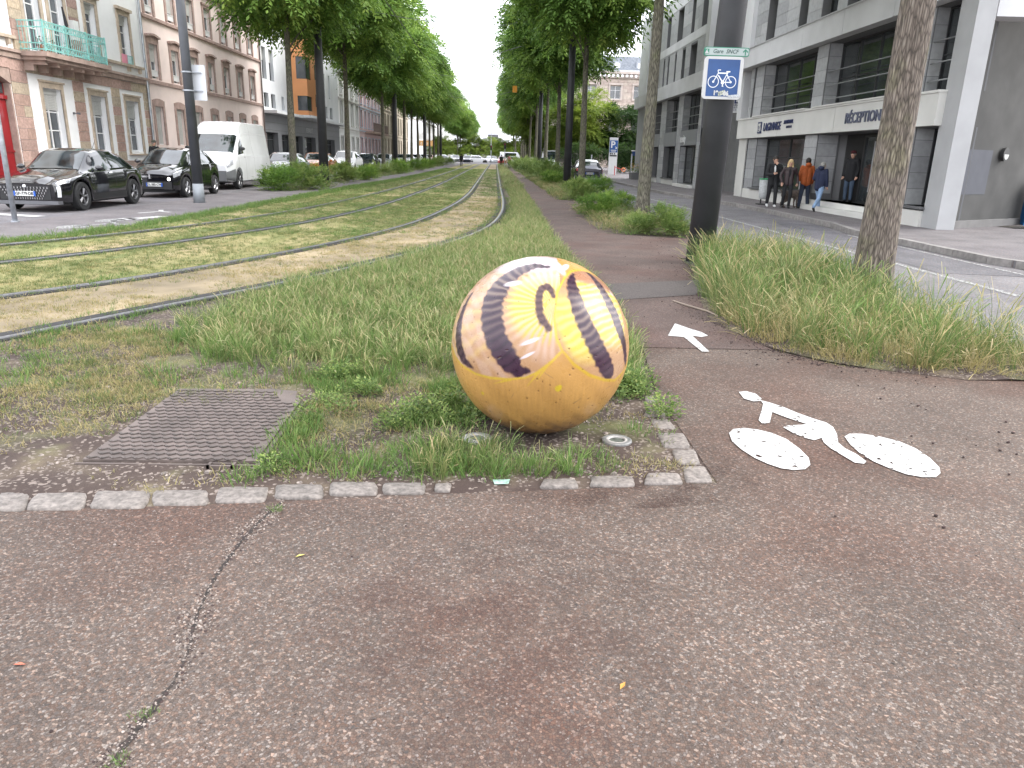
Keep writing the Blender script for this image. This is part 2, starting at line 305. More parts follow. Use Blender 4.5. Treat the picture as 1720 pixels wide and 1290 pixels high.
uneven('tree_pit_earth', lambda y: float(np.interp(y, [5.3, 5.85, 6.4, 7.5, 8.8, 10.9, 12.4], [4.2, 2.95, 2.5, 2.26, 2.46, 2.95, 3.3])), lambda y: 4.74, list(np.arange(5.5, 12.7, .25)), 12, .03, .003, MAT_EARTH)
struct('dry_lawn_strip', strip(RAIL2+np.array([.2, 0]), RAIL1-np.array([.2, 0]), .003, YS[1:]), MAT_LAWND)
# foreground asphalt and the cycle path (one tessellated sheet, joined with the junction on the right)
FE = [(-7, 2.9), (-2.35, 3.07), (-1.3, 3.18), (-.2, 3.33), (.5, 3.41), (1.18, 3.5), (1.18, 4.0)]
sheet('forecourt_asphalt', [(-14, -8), (14, -8), (14, 5.4), (4.9, 5.4), (4.25, 5.5), (2.9, 5.85), (2.5, 6.35), (1.33, 6.35), (1.17, 4.95)]+FE[::-1]+[(-14, 2.4)], 0, MAT_ASPH)
pp = [(1.27, 6.35), (2.5, 6.35), (2.25, 7.5), (2.45, 8.6), (2.9, 10.9), (3.15, 12.6), (4.75, 12.8), (4.75, 15.7), (4.0, 15.9), (2.5, 16.6), (2.42, 17.7), (2.45, 24.5), (2.9, 25.6), (4.7, 26.0), (4.7, 27.6), (3.3, 28.6), (2.45, 30), (2.3, 43), (2.3, 142), (1.2, 142), (1.2, 92), (1.3, 45), (1.3, 24), (1.21, 16), (1.24, 12), (1.32, 9.6), (1.32, 8)]
sheet('cycle_path', pp, .004, MAT_PATH)
sheet('path_seam', [(1.33, 8.55), (2.5, 9.05), (2.98, 10.3), (1.36, 9.7)], .008, M('seam_asphalt', (.075, .062, .058), .9, bmp=.4, bscale=160, var=.25, scale=60))
sheet('right_road', [(4.75, 5.4), (14, 5.4), (14, 10), (8.75, 11), (8.75, 19.5), (9.05, 24), (8.7, 31), (8.2, 38), (8.2, 150), (4.75, 150)], 0.0, MAT_ROAD)
sheet('road_patch_dark', [(7.0, 11.5), (8.35, 11.3), (8.3, 17.9), (8.75, 20), (7.9, 21.5), (7.15, 17)], .004, gravelly('patched_asphalt', (.05, .05, .055), (.095, .093, .1), (.14, .137, .145), 60, .3, (.9, .9, .95), .01, .15))
sheet('left_path', [(-16, 3), (-12.6, 8.1)]+[tuple(p) for p in LEDGE if 8.3 < p[1] < 140][::2]+[(-9.9, 140), (-9.9, 26), (-10.0, 20), (-10.2, 15), (-16, 12)], .002, MAT_WALK)
sheet('left_road', [(-14.6, 14.2), (-10.2, 15.0), (-10.0, 20), (-9.9, 26), (-9.9, 150), (-14.6, 150)], -.004, MAT_ROAD)
sheet('left_side_street', [(-80, 4), (-16.1, 4), (-16.1, 12.1), (-14.6, 13.6), (-14.6, 24.0), (-80, 24)], -.008, MAT_ROAD)
sheet('crossing_road', [(-90, 142), (90, 142), (90, 175), (-90, 175)], .006, MAT_ROAD)
def kerbed(name, pts, h, mat): mb = MB(); mb.prism(pts, -.02, h); return struct(name, mb, mat)
KER = [(9.6, 11.2), (8.62, 12.4), (8.58, 16.3), (8.5, 17.9), (8.88, 19.6), (8.9, 27), (8.5, 32), (8.05, 38), (8.0, 60), (8.0, 141)]
kerbed('right_pavement', [(x+.16, y) for x, y in KER]+[(18, 141), (18, 60), (13.4, 60), (13.4, 19.2), (22, 19.2), (22, 11.2)], .12, MAT_WALK)
kerbed('left_pavement', [(-14.75, 24.2), (-14.75, 141), (-24, 141), (-24, 24.2)], .12, MAT_WALK)
ks = M('kerb_stone', (.22, .205, .195), .85, var=.2, scale=9, bmp=.4, bscale=60, rand=.15)
def kerb_line(name, pts, inner, zt=.125, pitch=1.0, ymax=60):
    e = thing(name, None, None, (pts[0][0], pts[0][1], 0), kind='structure'); P = np.array(pts, float)
    d = np.r_[0, np.cumsum(np.hypot(*np.diff(P, axis=0).T))]; t = 0
    while t+pitch < d[-1]:
        p = [np.array([np.interp(s, d, P[:, 0]), np.interp(s, d, P[:, 1])]) for s in (t+.006, t+pitch-.006)]
        big = p[0][1] > ymax; mb = MB(); mb.prism([tuple(p[0]), tuple(p[0]+(inner, 0)), tuple(p[1]+(inner, 0)), tuple(p[1])], -.01, zt+random.uniform(-.004, .004))
        mb.build('kerb_stone', ks, e); t += pitch
        if big: break
    mb = MB(); a = np.array([np.interp(t, d, P[:, 0]), np.interp(t, d, P[:, 1])]); rest = [a]+[q for q, dd in zip(P, d) if dd > t]
    if len(rest) > 1:
        mb.prism([tuple(q) for q in rest]+[tuple(q+(inner, 0)) for q in rest[::-1]], -.01, zt); mb.build('kerb_run', ks, e)
kerb_line('right_kerb', KER, .157)
kerb_line('left_kerb', [(-14.6, 24.3), (-14.6, 141)], -.146)
# painted markings
def paint_mat(name, wear, col=(.44, .43, .42), sc=26):
    m, n, l, b = new_mat(name); g = n.new('ShaderNodeNewGeometry'); t = tex(n, l, 'Noise', sc, 10, vec=g.outputs['Position']); v = tex(n, l, 'Voronoi', 100, vec=g.outputs['Position'])
    a = n.new('ShaderNodeMath'); a.operation = 'MULTIPLY_ADD'; a.inputs[1].default_value = .07; l.new(v.outputs['Distance'], a.inputs[0]); l.new(t.outputs[0], a.inputs[2])
    r = ramp(n, [(wear-.02, (1, 1, 1)), (wear+.02, (0, 0, 0))]); l.new(a.outputs[0], r.inputs[0]); l.new(r.outputs[0], b.inputs['Alpha'])
    b.inputs['Base Color'].default_value = c4(col); b.inputs['Roughness'].default_value = .7; bump(n, l, b, v.outputs['Distance'], .3, .004); return m
PAINT = paint_mat('road_paint', .668, sc=26); PAINTW = paint_mat('worn_road_paint', .55, (.33, .33, .32))
def soft_mat(name, col, amt, c):
    m, n, l, b = new_mat(name); g = n.new('ShaderNodeNewGeometry'); pos = g.outputs['Position']
    t = tex(n, l, 'Noise', 4, 8, vec=pos); r = ramp(n, [(.4, (0, 0, 0)), (.65, (1, 1, 1))]); l.new(t.outputs[0], r.inputs[0])
    f = tex(n, l, 'Voronoi', 130, vec=pos); rf = ramp(n, [(.3, (1, 1, 1)), (.7, (.25, .25, .25))]); s_ = n.new('ShaderNodeSeparateColor'); l.new(f.outputs['Color'], s_.inputs[0]); l.new(s_.outputs[0], rf.inputs[0])
    d = n.new('ShaderNodeVectorMath'); d.operation = 'DISTANCE'; d.inputs[1].default_value = (c[0], c[1], 0); l.new(pos, d.inputs[0]); rd = ramp(n, [(c[2]*.35, (amt,)*3), (c[2], (0, 0, 0))]); l.new(d.outputs['Value'], rd.inputs[0])
    a = mixc(n, l, 1.0, mixc(n, l, 1.0, r.outputs[0], rf.outputs[0], 'MULTIPLY'), rd.outputs[0], 'MULTIPLY'); l.new(a, b.inputs['Alpha']); b.inputs['Base Color'].default_value = c4(col); b.inputs['Roughness'].default_value = .9; return m
def marking(name, polys, z, mat=PAINT):
    e = MB()
    for p in polys: e.poly([(x, y, z) for x, y in p])
    return struct(name, e, mat)
W1 = [(1.459, 4.225), (1.508, 4.297), (1.582, 4.321), (1.663, 4.295), (1.731, 4.237), (1.783, 4.14), (1.803, 3.991), (1.801, 3.849), (1.769, 3.748), (1.716, 3.688), (1.645, 3.673), (1.587, 3.693), (1.532, 3.755), (1.487, 3.837), (1.452, 3.958), (1.436, 4.087)]
W2 = [(2.165, 4.198), (2.22, 4.249), (2.30, 4.252), (2.39, 4.207), (2.471, 4.131), (2.511, 4.02), (2.515, 3.877), (2.492, 3.743), (2.451, 3.661), (2.394, 3.607), (2.321, 3.604), (2.25, 3.639), (2.199, 3.716), (2.155, 3.813), (2.135, 3.933), (2.14, 4.061)]
BOD = [(1.882, 4.888), (1.931, 4.839), (1.994, 4.742), (2.045, 4.624), (2.11, 4.512), (2.16, 4.447), (2.168, 4.361), (2.135, 4.235), (2.08, 4.095), (2.08, 4.002), (2.108, 3.914), (2.114, 3.811), (2.084, 3.776), (2.037, 3.791), (2.016, 3.892), (1.994, 3.999), (1.992, 4.092), (2.011, 4.17), (1.95, 4.128), (1.908, 4.165), (1.866, 4.243), (1.841, 4.346), (1.889, 4.382), (1.97, 4.394), (2.022, 4.41), (1.981, 4.461), (1.921, 4.548), (1.876, 4.639), (1.855, 4.591), (1.785, 4.429), (1.729, 4.4), (1.726, 4.47), (1.811, 4.659), (1.875, 4.811)]
HEAD = [(1.787, 5.072), (1.848, 5.093), (1.898, 5.034), (1.903, 4.926), (1.877, 4.872), (1.822, 4.859), (1.775, 4.919)]
ARR = [(1.851, 7.355), (1.946, 7.128), (2.024, 6.981), (2.049, 6.836), (1.969, 6.772), (1.892, 6.823), (1.89, 6.223), (1.825, 6.218), (1.797, 6.758), (1.655, 6.803)]
marking('cyclist_marking', [W1, W2, BOD, HEAD], .006); marking('arrow_marking', [ARR], .009)
def rb(p, q, w): p, q = np.array(p), np.array(q); d = (q-p)/np.linalg.norm(q-p); n = np.array((-d[1], d[0]))*w/2; return [tuple(p+n), tuple(p-n), tuple(q-n), tuple(q+n)]
marking('lane_line', [rb((6.9, 9.5), (6.78, 15.5), .12), rb((6.78, 15.5), (6.72, 25), .12), rb((6.72, 25), (6.45, 34), .12), rb((6.45, 34), (6.15, 44), .12), rb((6.15, 44), (6.0, 70), .13), rb((6, 70), (5.9, 140), .14)], .006, PAINTW)
marking('kerb_side_line', [rb((8.35, 10), (8.35, 17.6), .08)], .009, PAINTW)
CRK = [(-1.1, .9), (-1.05, 1.3), (-1.011, 1.637), (-1.006, 1.84), (-.953, 1.972), (-1.029, 2.215), (-1.07, 2.492), (-1.062, 2.736), (-1.054, 2.939), (-.99, 3.22)]
def ribbon(name, line, wfn, z, mat, seed):
    P = smooth_line(line, .012); g_ = np.random.default_rng(seed); V = []; Q = []; w1 = w2 = 0
    for i, p in enumerate(P):
        w1 = .8*w1+.2*g_.uniform(.2, 1.8); w2 = .8*w2+.2*g_.uniform(.2, 1.8); w = wfn(p[1]); V += [(p[0]-w*w1+g_.normal(0, .003), p[1], z), (p[0]+w*w2+g_.normal(0, .003), p[1], z)]
        if i: Q.append((2*i-2, 2*i-1, 2*i+1, 2*i))
    return put(name, npmesh(name, V, Q, mat), None, kind='structure')
ribbon('asphalt_crack', CRK, lambda y: .003+.017*max(0, mn.noise(Vector((0, y*4.2, 0)))+.2), .0012, M('crack_dirt_colour', (.026, .019, .016), .95, var=.5, scale=60, bmp=.2), 3)
sheet('soil_smear', [(-.35, 3.3), (.3, 3.2), (.8, 3.2), (1.3, 3.3), (1.5, 3.7), (1.35, 4.3), (1.19, 4.3), (1.18, 3.52), (.5, 3.44), (-.2, 3.36)], .0022, soft_mat('soil_smear_colour', (.055, .03, .023), .75, (.75, 3.55, .85)))
sheet('dirt_patch', [(-.7, 1.8), (.1, 1.3), (.8, 2.2), (.5, 3.1), (-.1, 3.3), (-.6, 3.0)], .0014, soft_mat('dirt_patch_colour', (.08, .042, .034), .42, (0, 2.3, .85)))
sheet('dirt_patch_near', [(-.7, .7), (.8, .7), (.9, 1.5), (.2, 1.9), (-.6, 1.5)], .0018, soft_mat('dirt_patch_near_colour', (.08, .046, .038), .38, (.1, 1.2, .6)))
marking('stop_line', [rb((-13.5, 18.4), (-10.4, 17.5), .35)], .006)
def bike_left(cx, cy, s=1):
    c = lambda x, y: (cx+x*s, cy+y*s); o = []
    o.append([c(.28*math.cos(t), -.75+.42*math.sin(t)) for t in np.linspace(0, 6.1, 14)]); o.append([c(.28*math.cos(t), .75+.42*math.sin(t)) for t in np.linspace(0, 6.1, 14)])
    o += [rb(c(0, -.7), c(.35, .1), .12), rb(c(.35, .12), c(.1, .72), .12), rb(c(.3, .1), c(.75, -.1), .14)]; return o
marking('left_cyclist_marking', bike_left(-8.55, 16.2), .006, PAINTW); marking('left_arrow_marking', [rb((-8.45, 17.1), (-7.95, 18.3), .3), rb((-8.6, 17.5), (-8.1, 17.4), .22)]+bike_left(-8.9, 19.6, .8)[2:], .006)
# rails
rs = M('rail_steel', (.15, .15, .155), .45, .85, var=.3, scale=30); rub = M('rail_rubber', (.018, .016, .017), .8, var=.3, scale=20, bmp=.2)
def rail(line, flip, label):
    o = thing('tram_rail', label, 'rail', (line[0][0], line[0][1], 0), group='tram rails set in the lawn')
    T = np.gradient(line, axis=0); T /= np.linalg.norm(T, axis=1)[:, None]; N = np.stack([T[:, 1], -T[:, 0]], 1)*flip
    def sw(prof, mat, name):
        V = []; Q = []; k = len(prof)
        for p, n_ in zip(line, N):
            for a, h in prof: V.append((p[0]+n_[0]*a, p[1]+n_[1]*a, h))
        for i in range(len(line)-1):
            for j in range(k-1): Q.append((i*k+j, i*k+j+1, (i+1)*k+j+1, (i+1)*k+j))
        me = npmesh(name, np.array(V), Q, mat); wput(name, me, o, (0, 0, 0))
    sw([(-.034, -.03), (-.034, .016), (-.028, .021), (.026, .021), (.033, .016), (.033, -.022)], rs, 'rail_head')
    sw([(.033, -.022), (.068, -.022), (.071, .012), (.086, .012), (.088, .0)], rub, 'guard_lip')
    sw([(-.1, -.02), (-.095, .012), (-.034, .014)], rub, 'rubber_strip'); sw([(.088, .006), (.19, .014), (.2, -.02)], rub, 'rubber_strip')
rail(RAIL1, -1, 'nearest steel rail curving past the tall grass'); rail(RAIL2, 1, 'second steel rail from the painted ball, beyond the straw-coloured strip')
rail(RAIL3, -1, 'third steel rail from the painted ball, middle of the lawn'); rail(RAIL4, 1, 'farthest steel rail, beside the left path')
# ---------------------------------------------------------------- painted concrete ball
def nearest(pts, U, Vv):
    P = np.array(pts)[:, :2]; Wd = np.array(pts)[:, 2]; best = np.full(U.shape, 9.); tt = np.zeros(U.shape); ww = np.zeros(U.shape); sd = np.zeros(U.shape); acc = 0
    for i in range(len(P)-1):
        a, b = P[i], P[i+1]; d = b-a; L = np.hypot(*d); t = np.clip(((U-a[0])*d[0]+(Vv-a[1])*d[1])/L**2, 0, 1)
        dx, dy = U-a[0]-t*d[0], Vv-a[1]-t*d[1]; r = np.hypot(dx, dy); k = r < best
        best = np.where(k, r, best); tt = np.where(k, acc+t*L, tt); ww = np.where(k, Wd[i]+(Wd[i+1]-Wd[i])*t, ww); sd = np.where(k, np.sign(d[0]*dy-d[1]*dx), sd); acc += L
    return best, tt, ww, sd
def inside(poly, U, Vv):
    r = np.zeros(U.shape, bool); n = len(poly)
    for i in range(n):
        (x0, y0), (x1, y1) = poly[i][:2], poly[(i+1) % n][:2]
        c = ((y0 > Vv) != (y1 > Vv)) & (U < (x1-x0)*(Vv-y0)/((y1-y0) or 1e-9)+x0); r ^= c
    return r
def nz(U, Vv, f, s=0): return (np.sin(U*f*1.7+s)+np.sin(Vv*f*1.3+2.1*s+U*f)+np.sin((U+Vv)*f*2.3+s*3)+np.sin((U-Vv)*f*.9+1.3*s))/4
def ball_paint():
    D1 = [(0.074, 0.99, 0.023), (-0.104, 1.0, 0.06), (-0.292, 0.91, 0.09), (-0.415, 0.801, 0.115), (-0.501, 0.666, 0.13), (-0.553, 0.511, 0.138), (-0.555, 0.356, 0.135), (-0.52, 0.195, 0.13), (-0.462, 0.044, 0.128), (-0.386, -0.076, 0.125), (-0.307, -0.178, 0.118), (-0.223, -0.264, 0.08), (-0.108, -0.266, 0.022)]
    D0 = [(-0.978, 0.697, 0.024), (-1.06, 0.483, 0.053), (-1.104, 0.284, 0.072), (-1.084, 0.069, 0.083), (-1.032, -0.094, 0.08), (-0.939, -0.216, 0.06), (-0.785, -0.288, 0.016)]
    D2 = [(0.125, 0.53, 0.024), (0.1, 0.618, 0.036), (0.04, 0.66, 0.042), (-0.015, 0.61, 0.042), (-0.032, 0.48, 0.042), (-0.018, 0.357, 0.042), (0.02, 0.25, 0.041), (0.078, 0.18, 0.036)]
    D3 = [(0.385, 0.904, 0.02), (0.34, 0.78, 0.055), (0.354, 0.60, 0.078), (0.409, 0.405, 0.088), (0.469, 0.253, 0.094), (0.555, 0.106, 0.1), (0.641, -0.026, 0.105), (0.745, -0.168, 0.11), (0.848, -0.3, 0.095)]
    D4 = [(0.623, 1.081, 0.03), (0.694, 0.971, 0.05), (0.768, 0.826, 0.072), (0.836, 0.637, 0.085), (0.925, 0.455, 0.092), (1.008, 0.259, 0.09), (1.113, 0.084, 0.07), (1.2, -0.109, 0.05), (1.3, -0.278, 0.02)]
    VL = [(0.258, 0.803, 0.011), (0.168, 0.588, 0.011), (0.13, 0.312, 0.013), (0.165, 0.087, 0.012), (0.226, -0.045, 0.014), (0.112, -0.168, 0.014), (-0.012, -0.27, 0.013), (-0.14, -0.335, 0.009), (-0.308, -0.365, 0.012), (-0.512, -0.376, 0.015), (-0.755, -0.358, 0.013), (-1.021, -0.278, 0.014), (-1.175, -0.191, 0.014), (-1.4, 0, .014)]
    VR = [(0.226, -0.037, 0.012), (0.359, -0.18, 0.016), (0.557, -0.305, 0.018), (0.799, -0.387, 0.019), (0.995, -0.418, 0.02), (1.251, -0.322, 0.02), (1.4, -0.114, 0.02)]
    RR = [(0.258, 0.803, 0.013), (0.353, 0.949, 0.016), (0.545, 1.06, 0.02), (0.879, 1.13, 0.02), (1.08, 0.966, 0.02), (1.281, 0.681, 0.018), (1.337, 0.317, 0.02)]
    cen = np.array((.281, 4.306, .528)); r = .5284
    a = np.array([-0.06318533, -0.96845777, 0.24103354]); e1 = np.array([0.99787843, -0.06510483, 0]); e2 = np.array([0.01569245, 0.24052217, 0.97051679])
    nth, nph = 230, 620; th = np.linspace(0, math.pi, nth) ** 1.0; ph = np.linspace(0, 2*math.pi, nph, endpoint=False)
    TH, PH = np.meshgrid(th, ph, indexing='ij'); U = TH*np.cos(PH); Vv = TH*np.sin(PH)
    N = np.cos(TH)[..., None]*a+np.sin(TH)[..., None]*(np.cos(PH)[..., None]*e1+np.sin(PH)[..., None]*e2)
    Z = N[..., 2]
    C = np.empty(U.shape+(3,)); w = lambda c: np.array(c)*np.array((.5, .455, .48))
    def mix(mask, col):
        nonlocal C
        mk = np.clip(mask, 0, 1)[..., None]; C = C*(1-mk)+w(col)*mk
    def sm(x, e): return np.clip(x/e+.5, 0, 1)
    C[:] = (.45, .25, .075); mix(.35*sm(nz(U, Vv, 5), 1.5), (.38, .2, .055)); mix(.13*sm(nz(U, Vv*.15, 60, 2), .8)*(Vv < -.3), (.52, .3, .09))
    # upper lobes
    lobe = np.zeros(U.shape, bool)
    lobe |= inside([p[:2] for p in VL]+[(-2.5, .2), (-2.5, 2.6), (0.2, 2.6), (.2, .95)], U, Vv)
    right = inside([p[:2] for p in RR]+[(1.34, .1), (1.3, -.3)]+[p[:2] for p in VR[::-1]]+[p[:2] for p in VL[4::-1]], U, Vv)
    d1, t1, w1, s1 = nearest(D1, U, Vv); d0, t0, w0, s0 = nearest(D0, U, Vv); d2, t2, w2, s2 = nearest(D2, U, Vv); d3, t3, w3, s3 = nearest(D3, U, Vv); d4, t4, w4, s4 = nearest(D4, U, Vv)
    lf = lobe.astype(float); rf = right.astype(float)
    mix(lf, (.62, .38, .17)); mix(lf*sm(nz(U, Vv, 9, 1), .8)*.4, (.8, .55, .36))
    # ribs that fan out around the hook
    cx, cy = .12, .42; ang = np.arctan2(Vv-cy, U-cx); rad = np.hypot(U-cx, Vv-cy); fan = .5+.5*np.sin(ang*36+nz(U, Vv, 10)*1.2)
    yel = lf*sm(.47+.03*np.sin(ang*36)-rad, .1)*sm(Vv-.03-.12*fan, .14)*(U < .2); mix(yel, (.86, .66, .1)); mix(yel*fan**2*.75, (.95, .85, .42)); mix(yel*sm(Vv-.72, .25)*.8, (.9, .86, .66))
    low = lf*sm(.3-Vv, .25)*sm(.55-rad, .15)*(s1 > 0); mix(low*fan*.6, (.85, .66, .5))
    lz = lf*(s1 < 0)*(d1 > w1); mix(lz*sm(.42-np.abs(Vv-.25), .2)*fan**1.5*.8, (.84, .62, .24)); mix(lz*.35*sm(nz(U, Vv, 14, 4), .5), (.9, .72, .6))
    mix(lf*(Vv > 1.0)*.6, (.55, .36, .2)); mix(lf*sm(.24-np.hypot((U+.15)/2.2, Vv-1.12), .1)*.9, (.85, .8, .8))
    mix(rf, (.66, .42, .2)); rib3 = .5+.5*np.sin(t3*72+nz(U, Vv, 12)*1.2); rib4 = .5+.5*np.sin(t4*75+1+nz(U, Vv, 12))
    ry = rf*(s3 < 0)*sm(.2-(d3-w3), .08)*sm(Vv+.12, .2)*sm(.5-Vv, .18); mix(ry, (.9, .72, .08)); mix(ry*rib3*.6, (.95, .88, .35))
    mid = rf*(s3 > 0)*(d3 > w3)*(U < 1.15); mix(mid*sm(.78-Vv, .06)*sm(Vv-.02, .25), (.9, .72, .1)); mix(mid*rib4**2*.7, (.95, .84, .55)); mix(mid*sm(Vv-.8, .08), (.55, .3, .16)); mix(mid*sm(.0-Vv, .2), (.66, .44, .24))
    # dark bands with lit ribs
    def band(d, t, ww, mask, lit, f=64, wav=.07, dark=(.062, .024, .055)):
        ribs = .5+.5*np.sin(t*f+nz(U, Vv, 7)*1.6+(d/np.maximum(ww, .02))*.8)
        edge = ww*(1+wav*np.sin(t*f*1.0+1.5))
        m = sm(edge-d+.012*nz(U, Vv, 40, 3), .024)*mask; mix(m, dark); mix(m*ribs**2*lit, (.4, .33, .24)); mix(m*(1-ribs)**6*.5, (.01, .006, .012))
    band(d0, t0, w0, lf, .15, 60); band(d1, t1, w1, lf, np.clip(.75-.75*np.abs(t1-.7)/.75, .03, .7)); band(d2, t2, w2, np.ones_like(lf), .12, 90, .06, (.12, .06, .06))
    band(d3, t3, w3, rf, np.clip(.7-np.abs(t3-.62)/.7, .05, .6), 72); band(d4, t4, w4, rf, np.clip(.8-np.abs(t4-.55)/.6, .05, .6), 75)
    for ln, cc in ((VL, (.85, .62, .07)), (VR, (.8, .56, .06)), (RR, (.82, .6, .08))):
        d, t, ww, s = nearest(ln, U, Vv); mix(sm(ww-d, .012), cc)
    for (x, y), (x2, y2) in (((.0, -.27), (-.12, -.43)), ((.08, -.2), (-.02, -.36)), ((-.3, -.37), (-.5, -.44))):
        d, t, ww, s = nearest([(x, y, .014), (x2, y2, .002)], U, Vv); mix(sm(ww-d, .01), (.85, .62, .07))
    for x, y, q in ((.211, -.448, .035), (.23, -.425, .02), (-.677, -.604, .022)): mix(sm(q-np.hypot(U-x, Vv-y), .01), (.9, .72, .05))
    # highlights of sprayed white
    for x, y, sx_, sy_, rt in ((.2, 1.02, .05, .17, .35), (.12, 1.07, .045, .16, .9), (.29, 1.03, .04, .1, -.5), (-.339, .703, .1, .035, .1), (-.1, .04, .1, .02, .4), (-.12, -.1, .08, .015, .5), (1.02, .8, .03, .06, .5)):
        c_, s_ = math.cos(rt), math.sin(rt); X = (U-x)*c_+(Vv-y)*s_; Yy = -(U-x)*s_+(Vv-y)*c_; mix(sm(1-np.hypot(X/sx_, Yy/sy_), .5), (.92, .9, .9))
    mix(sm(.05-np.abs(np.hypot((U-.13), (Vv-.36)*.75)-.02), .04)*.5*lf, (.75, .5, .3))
    # dirt rising from the soil, chips and pits
    dirt = np.clip((-.58-Z+.12*nz(U, Vv, 12, 4))/.3, 0, 1); mix(dirt*(.7+.3*nz(U, Vv, 30, 2)), (.09, .055, .04)); [mix(sm(.0035-np.abs((Vv-v0)-(U-u0)*k_), .004)*(np.abs(U-u0) < .05)*.7, (.3, .2, .12)) for u0, v0, k_ in ((-.75, .02, 1.6), (-.72, .03, 1.4), (.1, -.3, -.6), (-.3, -.6, 2.2), (.45, -.62, .8), (.9, -.5, .3))]; mix(.12*sm(nz(U, Vv*.1, 90, 1), .4)*(Vv < -.35)*(Z < 0), (.33, .19, .07))
    pits = rng.random(U.shape); rr = np.full(U.shape, r)
    for _ in range(170):
        pu, pv = rng.uniform(-1.3, 1.3), rng.uniform(-1.2, 1.2); q = rng.uniform(.004, .011)*(.7 if pv > 0 else 1); dd = np.hypot(U-pu, Vv-pv); mix(sm(q-dd, .004)*.8, (.12, .06, .02)); rr -= .003*np.exp(-(dd/q)**2)
    C = C*(1+.035*rng.standard_normal(U.shape))[..., None]; C = np.clip(C, .005, 1)
    rr += .0018*nz(U, Vv, 9, 5); P = cen+N*rr[..., None]
    V = P.reshape(-1, 3); ii, jj = np.meshgrid(np.arange(nth-1), np.arange(nph), indexing='ij'); j2 = (jj+1) % nph
    Q = np.stack([ii*nph+jj, (ii+1)*nph+jj, (ii+1)*nph+j2, ii*nph+j2], -1).reshape(-1, 4)
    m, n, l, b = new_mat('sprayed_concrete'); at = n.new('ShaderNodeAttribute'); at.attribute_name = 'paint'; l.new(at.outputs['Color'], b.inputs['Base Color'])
    t = tex(n, l, 'Noise', 26, 6, 'World'); rg = ramp(n, [(.3, (.24,)*3), (.7, (.4,)*3)]); l.new(t.outputs[0], rg.inputs[0]); l.new(rg.outputs[0], b.inputs['Roughness'])
    b.inputs['Coat Weight'].default_value = .2; b.inputs['Coat Roughness'].default_value = .3; b.inputs['Specular IOR Level'].default_value = .35; bump(n, l, b, tex(n, l, 'Noise', 130, 5, 'World').outputs[0], .12, .004)
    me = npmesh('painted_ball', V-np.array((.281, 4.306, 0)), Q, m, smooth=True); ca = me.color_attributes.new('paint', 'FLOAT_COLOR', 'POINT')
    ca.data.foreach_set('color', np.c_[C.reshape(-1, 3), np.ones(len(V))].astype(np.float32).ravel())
    put('painted_ball', me, None, (.281, 4.306, -.012), label='large concrete ball spray-painted in ochre, yellow and dark purple ribbed curls', category='ball')
ball_paint()
# ---------------------------------------------------------------- cobbles, cover, spotlights, pebbles
COBS = [[(-2.257, 3.082), (-2.118, 3.086), (-2.19, 3.261), (-2.33, 3.256)], [(-2.117, 3.094), (-1.872, 3.102), (-1.925, 3.263), (-2.161, 3.256)], [(-1.836, 3.117), (-1.595, 3.124), (-1.645, 3.294), (-1.897, 3.286)], [(-1.572, 3.159), (-1.326, 3.166), (-1.375, 3.315), (-1.631, 3.307)], [(-1.299, 3.196), (-1.074, 3.204), (-1.089, 3.366), (-1.337, 3.358)], [(-1.027, 3.244), (-0.805, 3.251), (-0.838, 3.398), (-1.069, 3.39)], [(-0.781, 3.291), (-0.554, 3.299), (-0.578, 3.433), (-0.803, 3.425)], [(-0.525, 3.312), (-0.328, 3.319), (-0.332, 3.438), (-0.54, 3.431)], [(-0.276, 3.346), (-0.201, 3.348), (-0.198, 3.429), (-0.279, 3.427)], [(0.25, 3.402), (0.444, 3.409), (0.437, 3.506), (0.273, 3.5)], [(0.505, 3.427), (0.731, 3.435), (0.743, 3.554), (0.532, 3.547)], [(0.788, 3.467), (0.991, 3.474), (0.995, 3.6), (0.834, 3.594)], [(1.015, 3.501), (1.156, 3.506), (1.166, 3.706), (1.047, 3.701)], [(1.027, 3.735), (1.153, 3.74), (1.171, 3.934), (1.039, 3.929)], [(1.0, 3.97), (1.157, 3.977), (1.173, 4.202), (1.009, 4.195)], [(1.013, 4.29), (1.15, 4.297), (1.134, 4.461), (1.02, 4.456)], [(0.987, 4.505), (1.129, 4.512), (1.153, 4.67), (1.04, 4.664)], [(1.041, 4.787), (1.122, 4.791), (1.145, 4.933), (1.074, 4.929)],
  [(-2.52, 3.07), (-2.3, 3.075), (-2.37, 3.25), (-2.6, 3.245)], [(-2.8, 3.05), (-2.56, 3.06), (-2.64, 3.24), (-2.88, 3.235)], [(-3.08, 3.03), (-2.84, 3.04), (-2.92, 3.23), (-3.16, 3.225)]]
cobm = M('granite_cobble', (.2, .175, .158), .8, var=.28, scale=45, bmp=.6, bscale=140, dirt=.3, rand=.18)
ce = thing('cobble_kerb', None, None, (0, 3.3, 0), kind='structure')
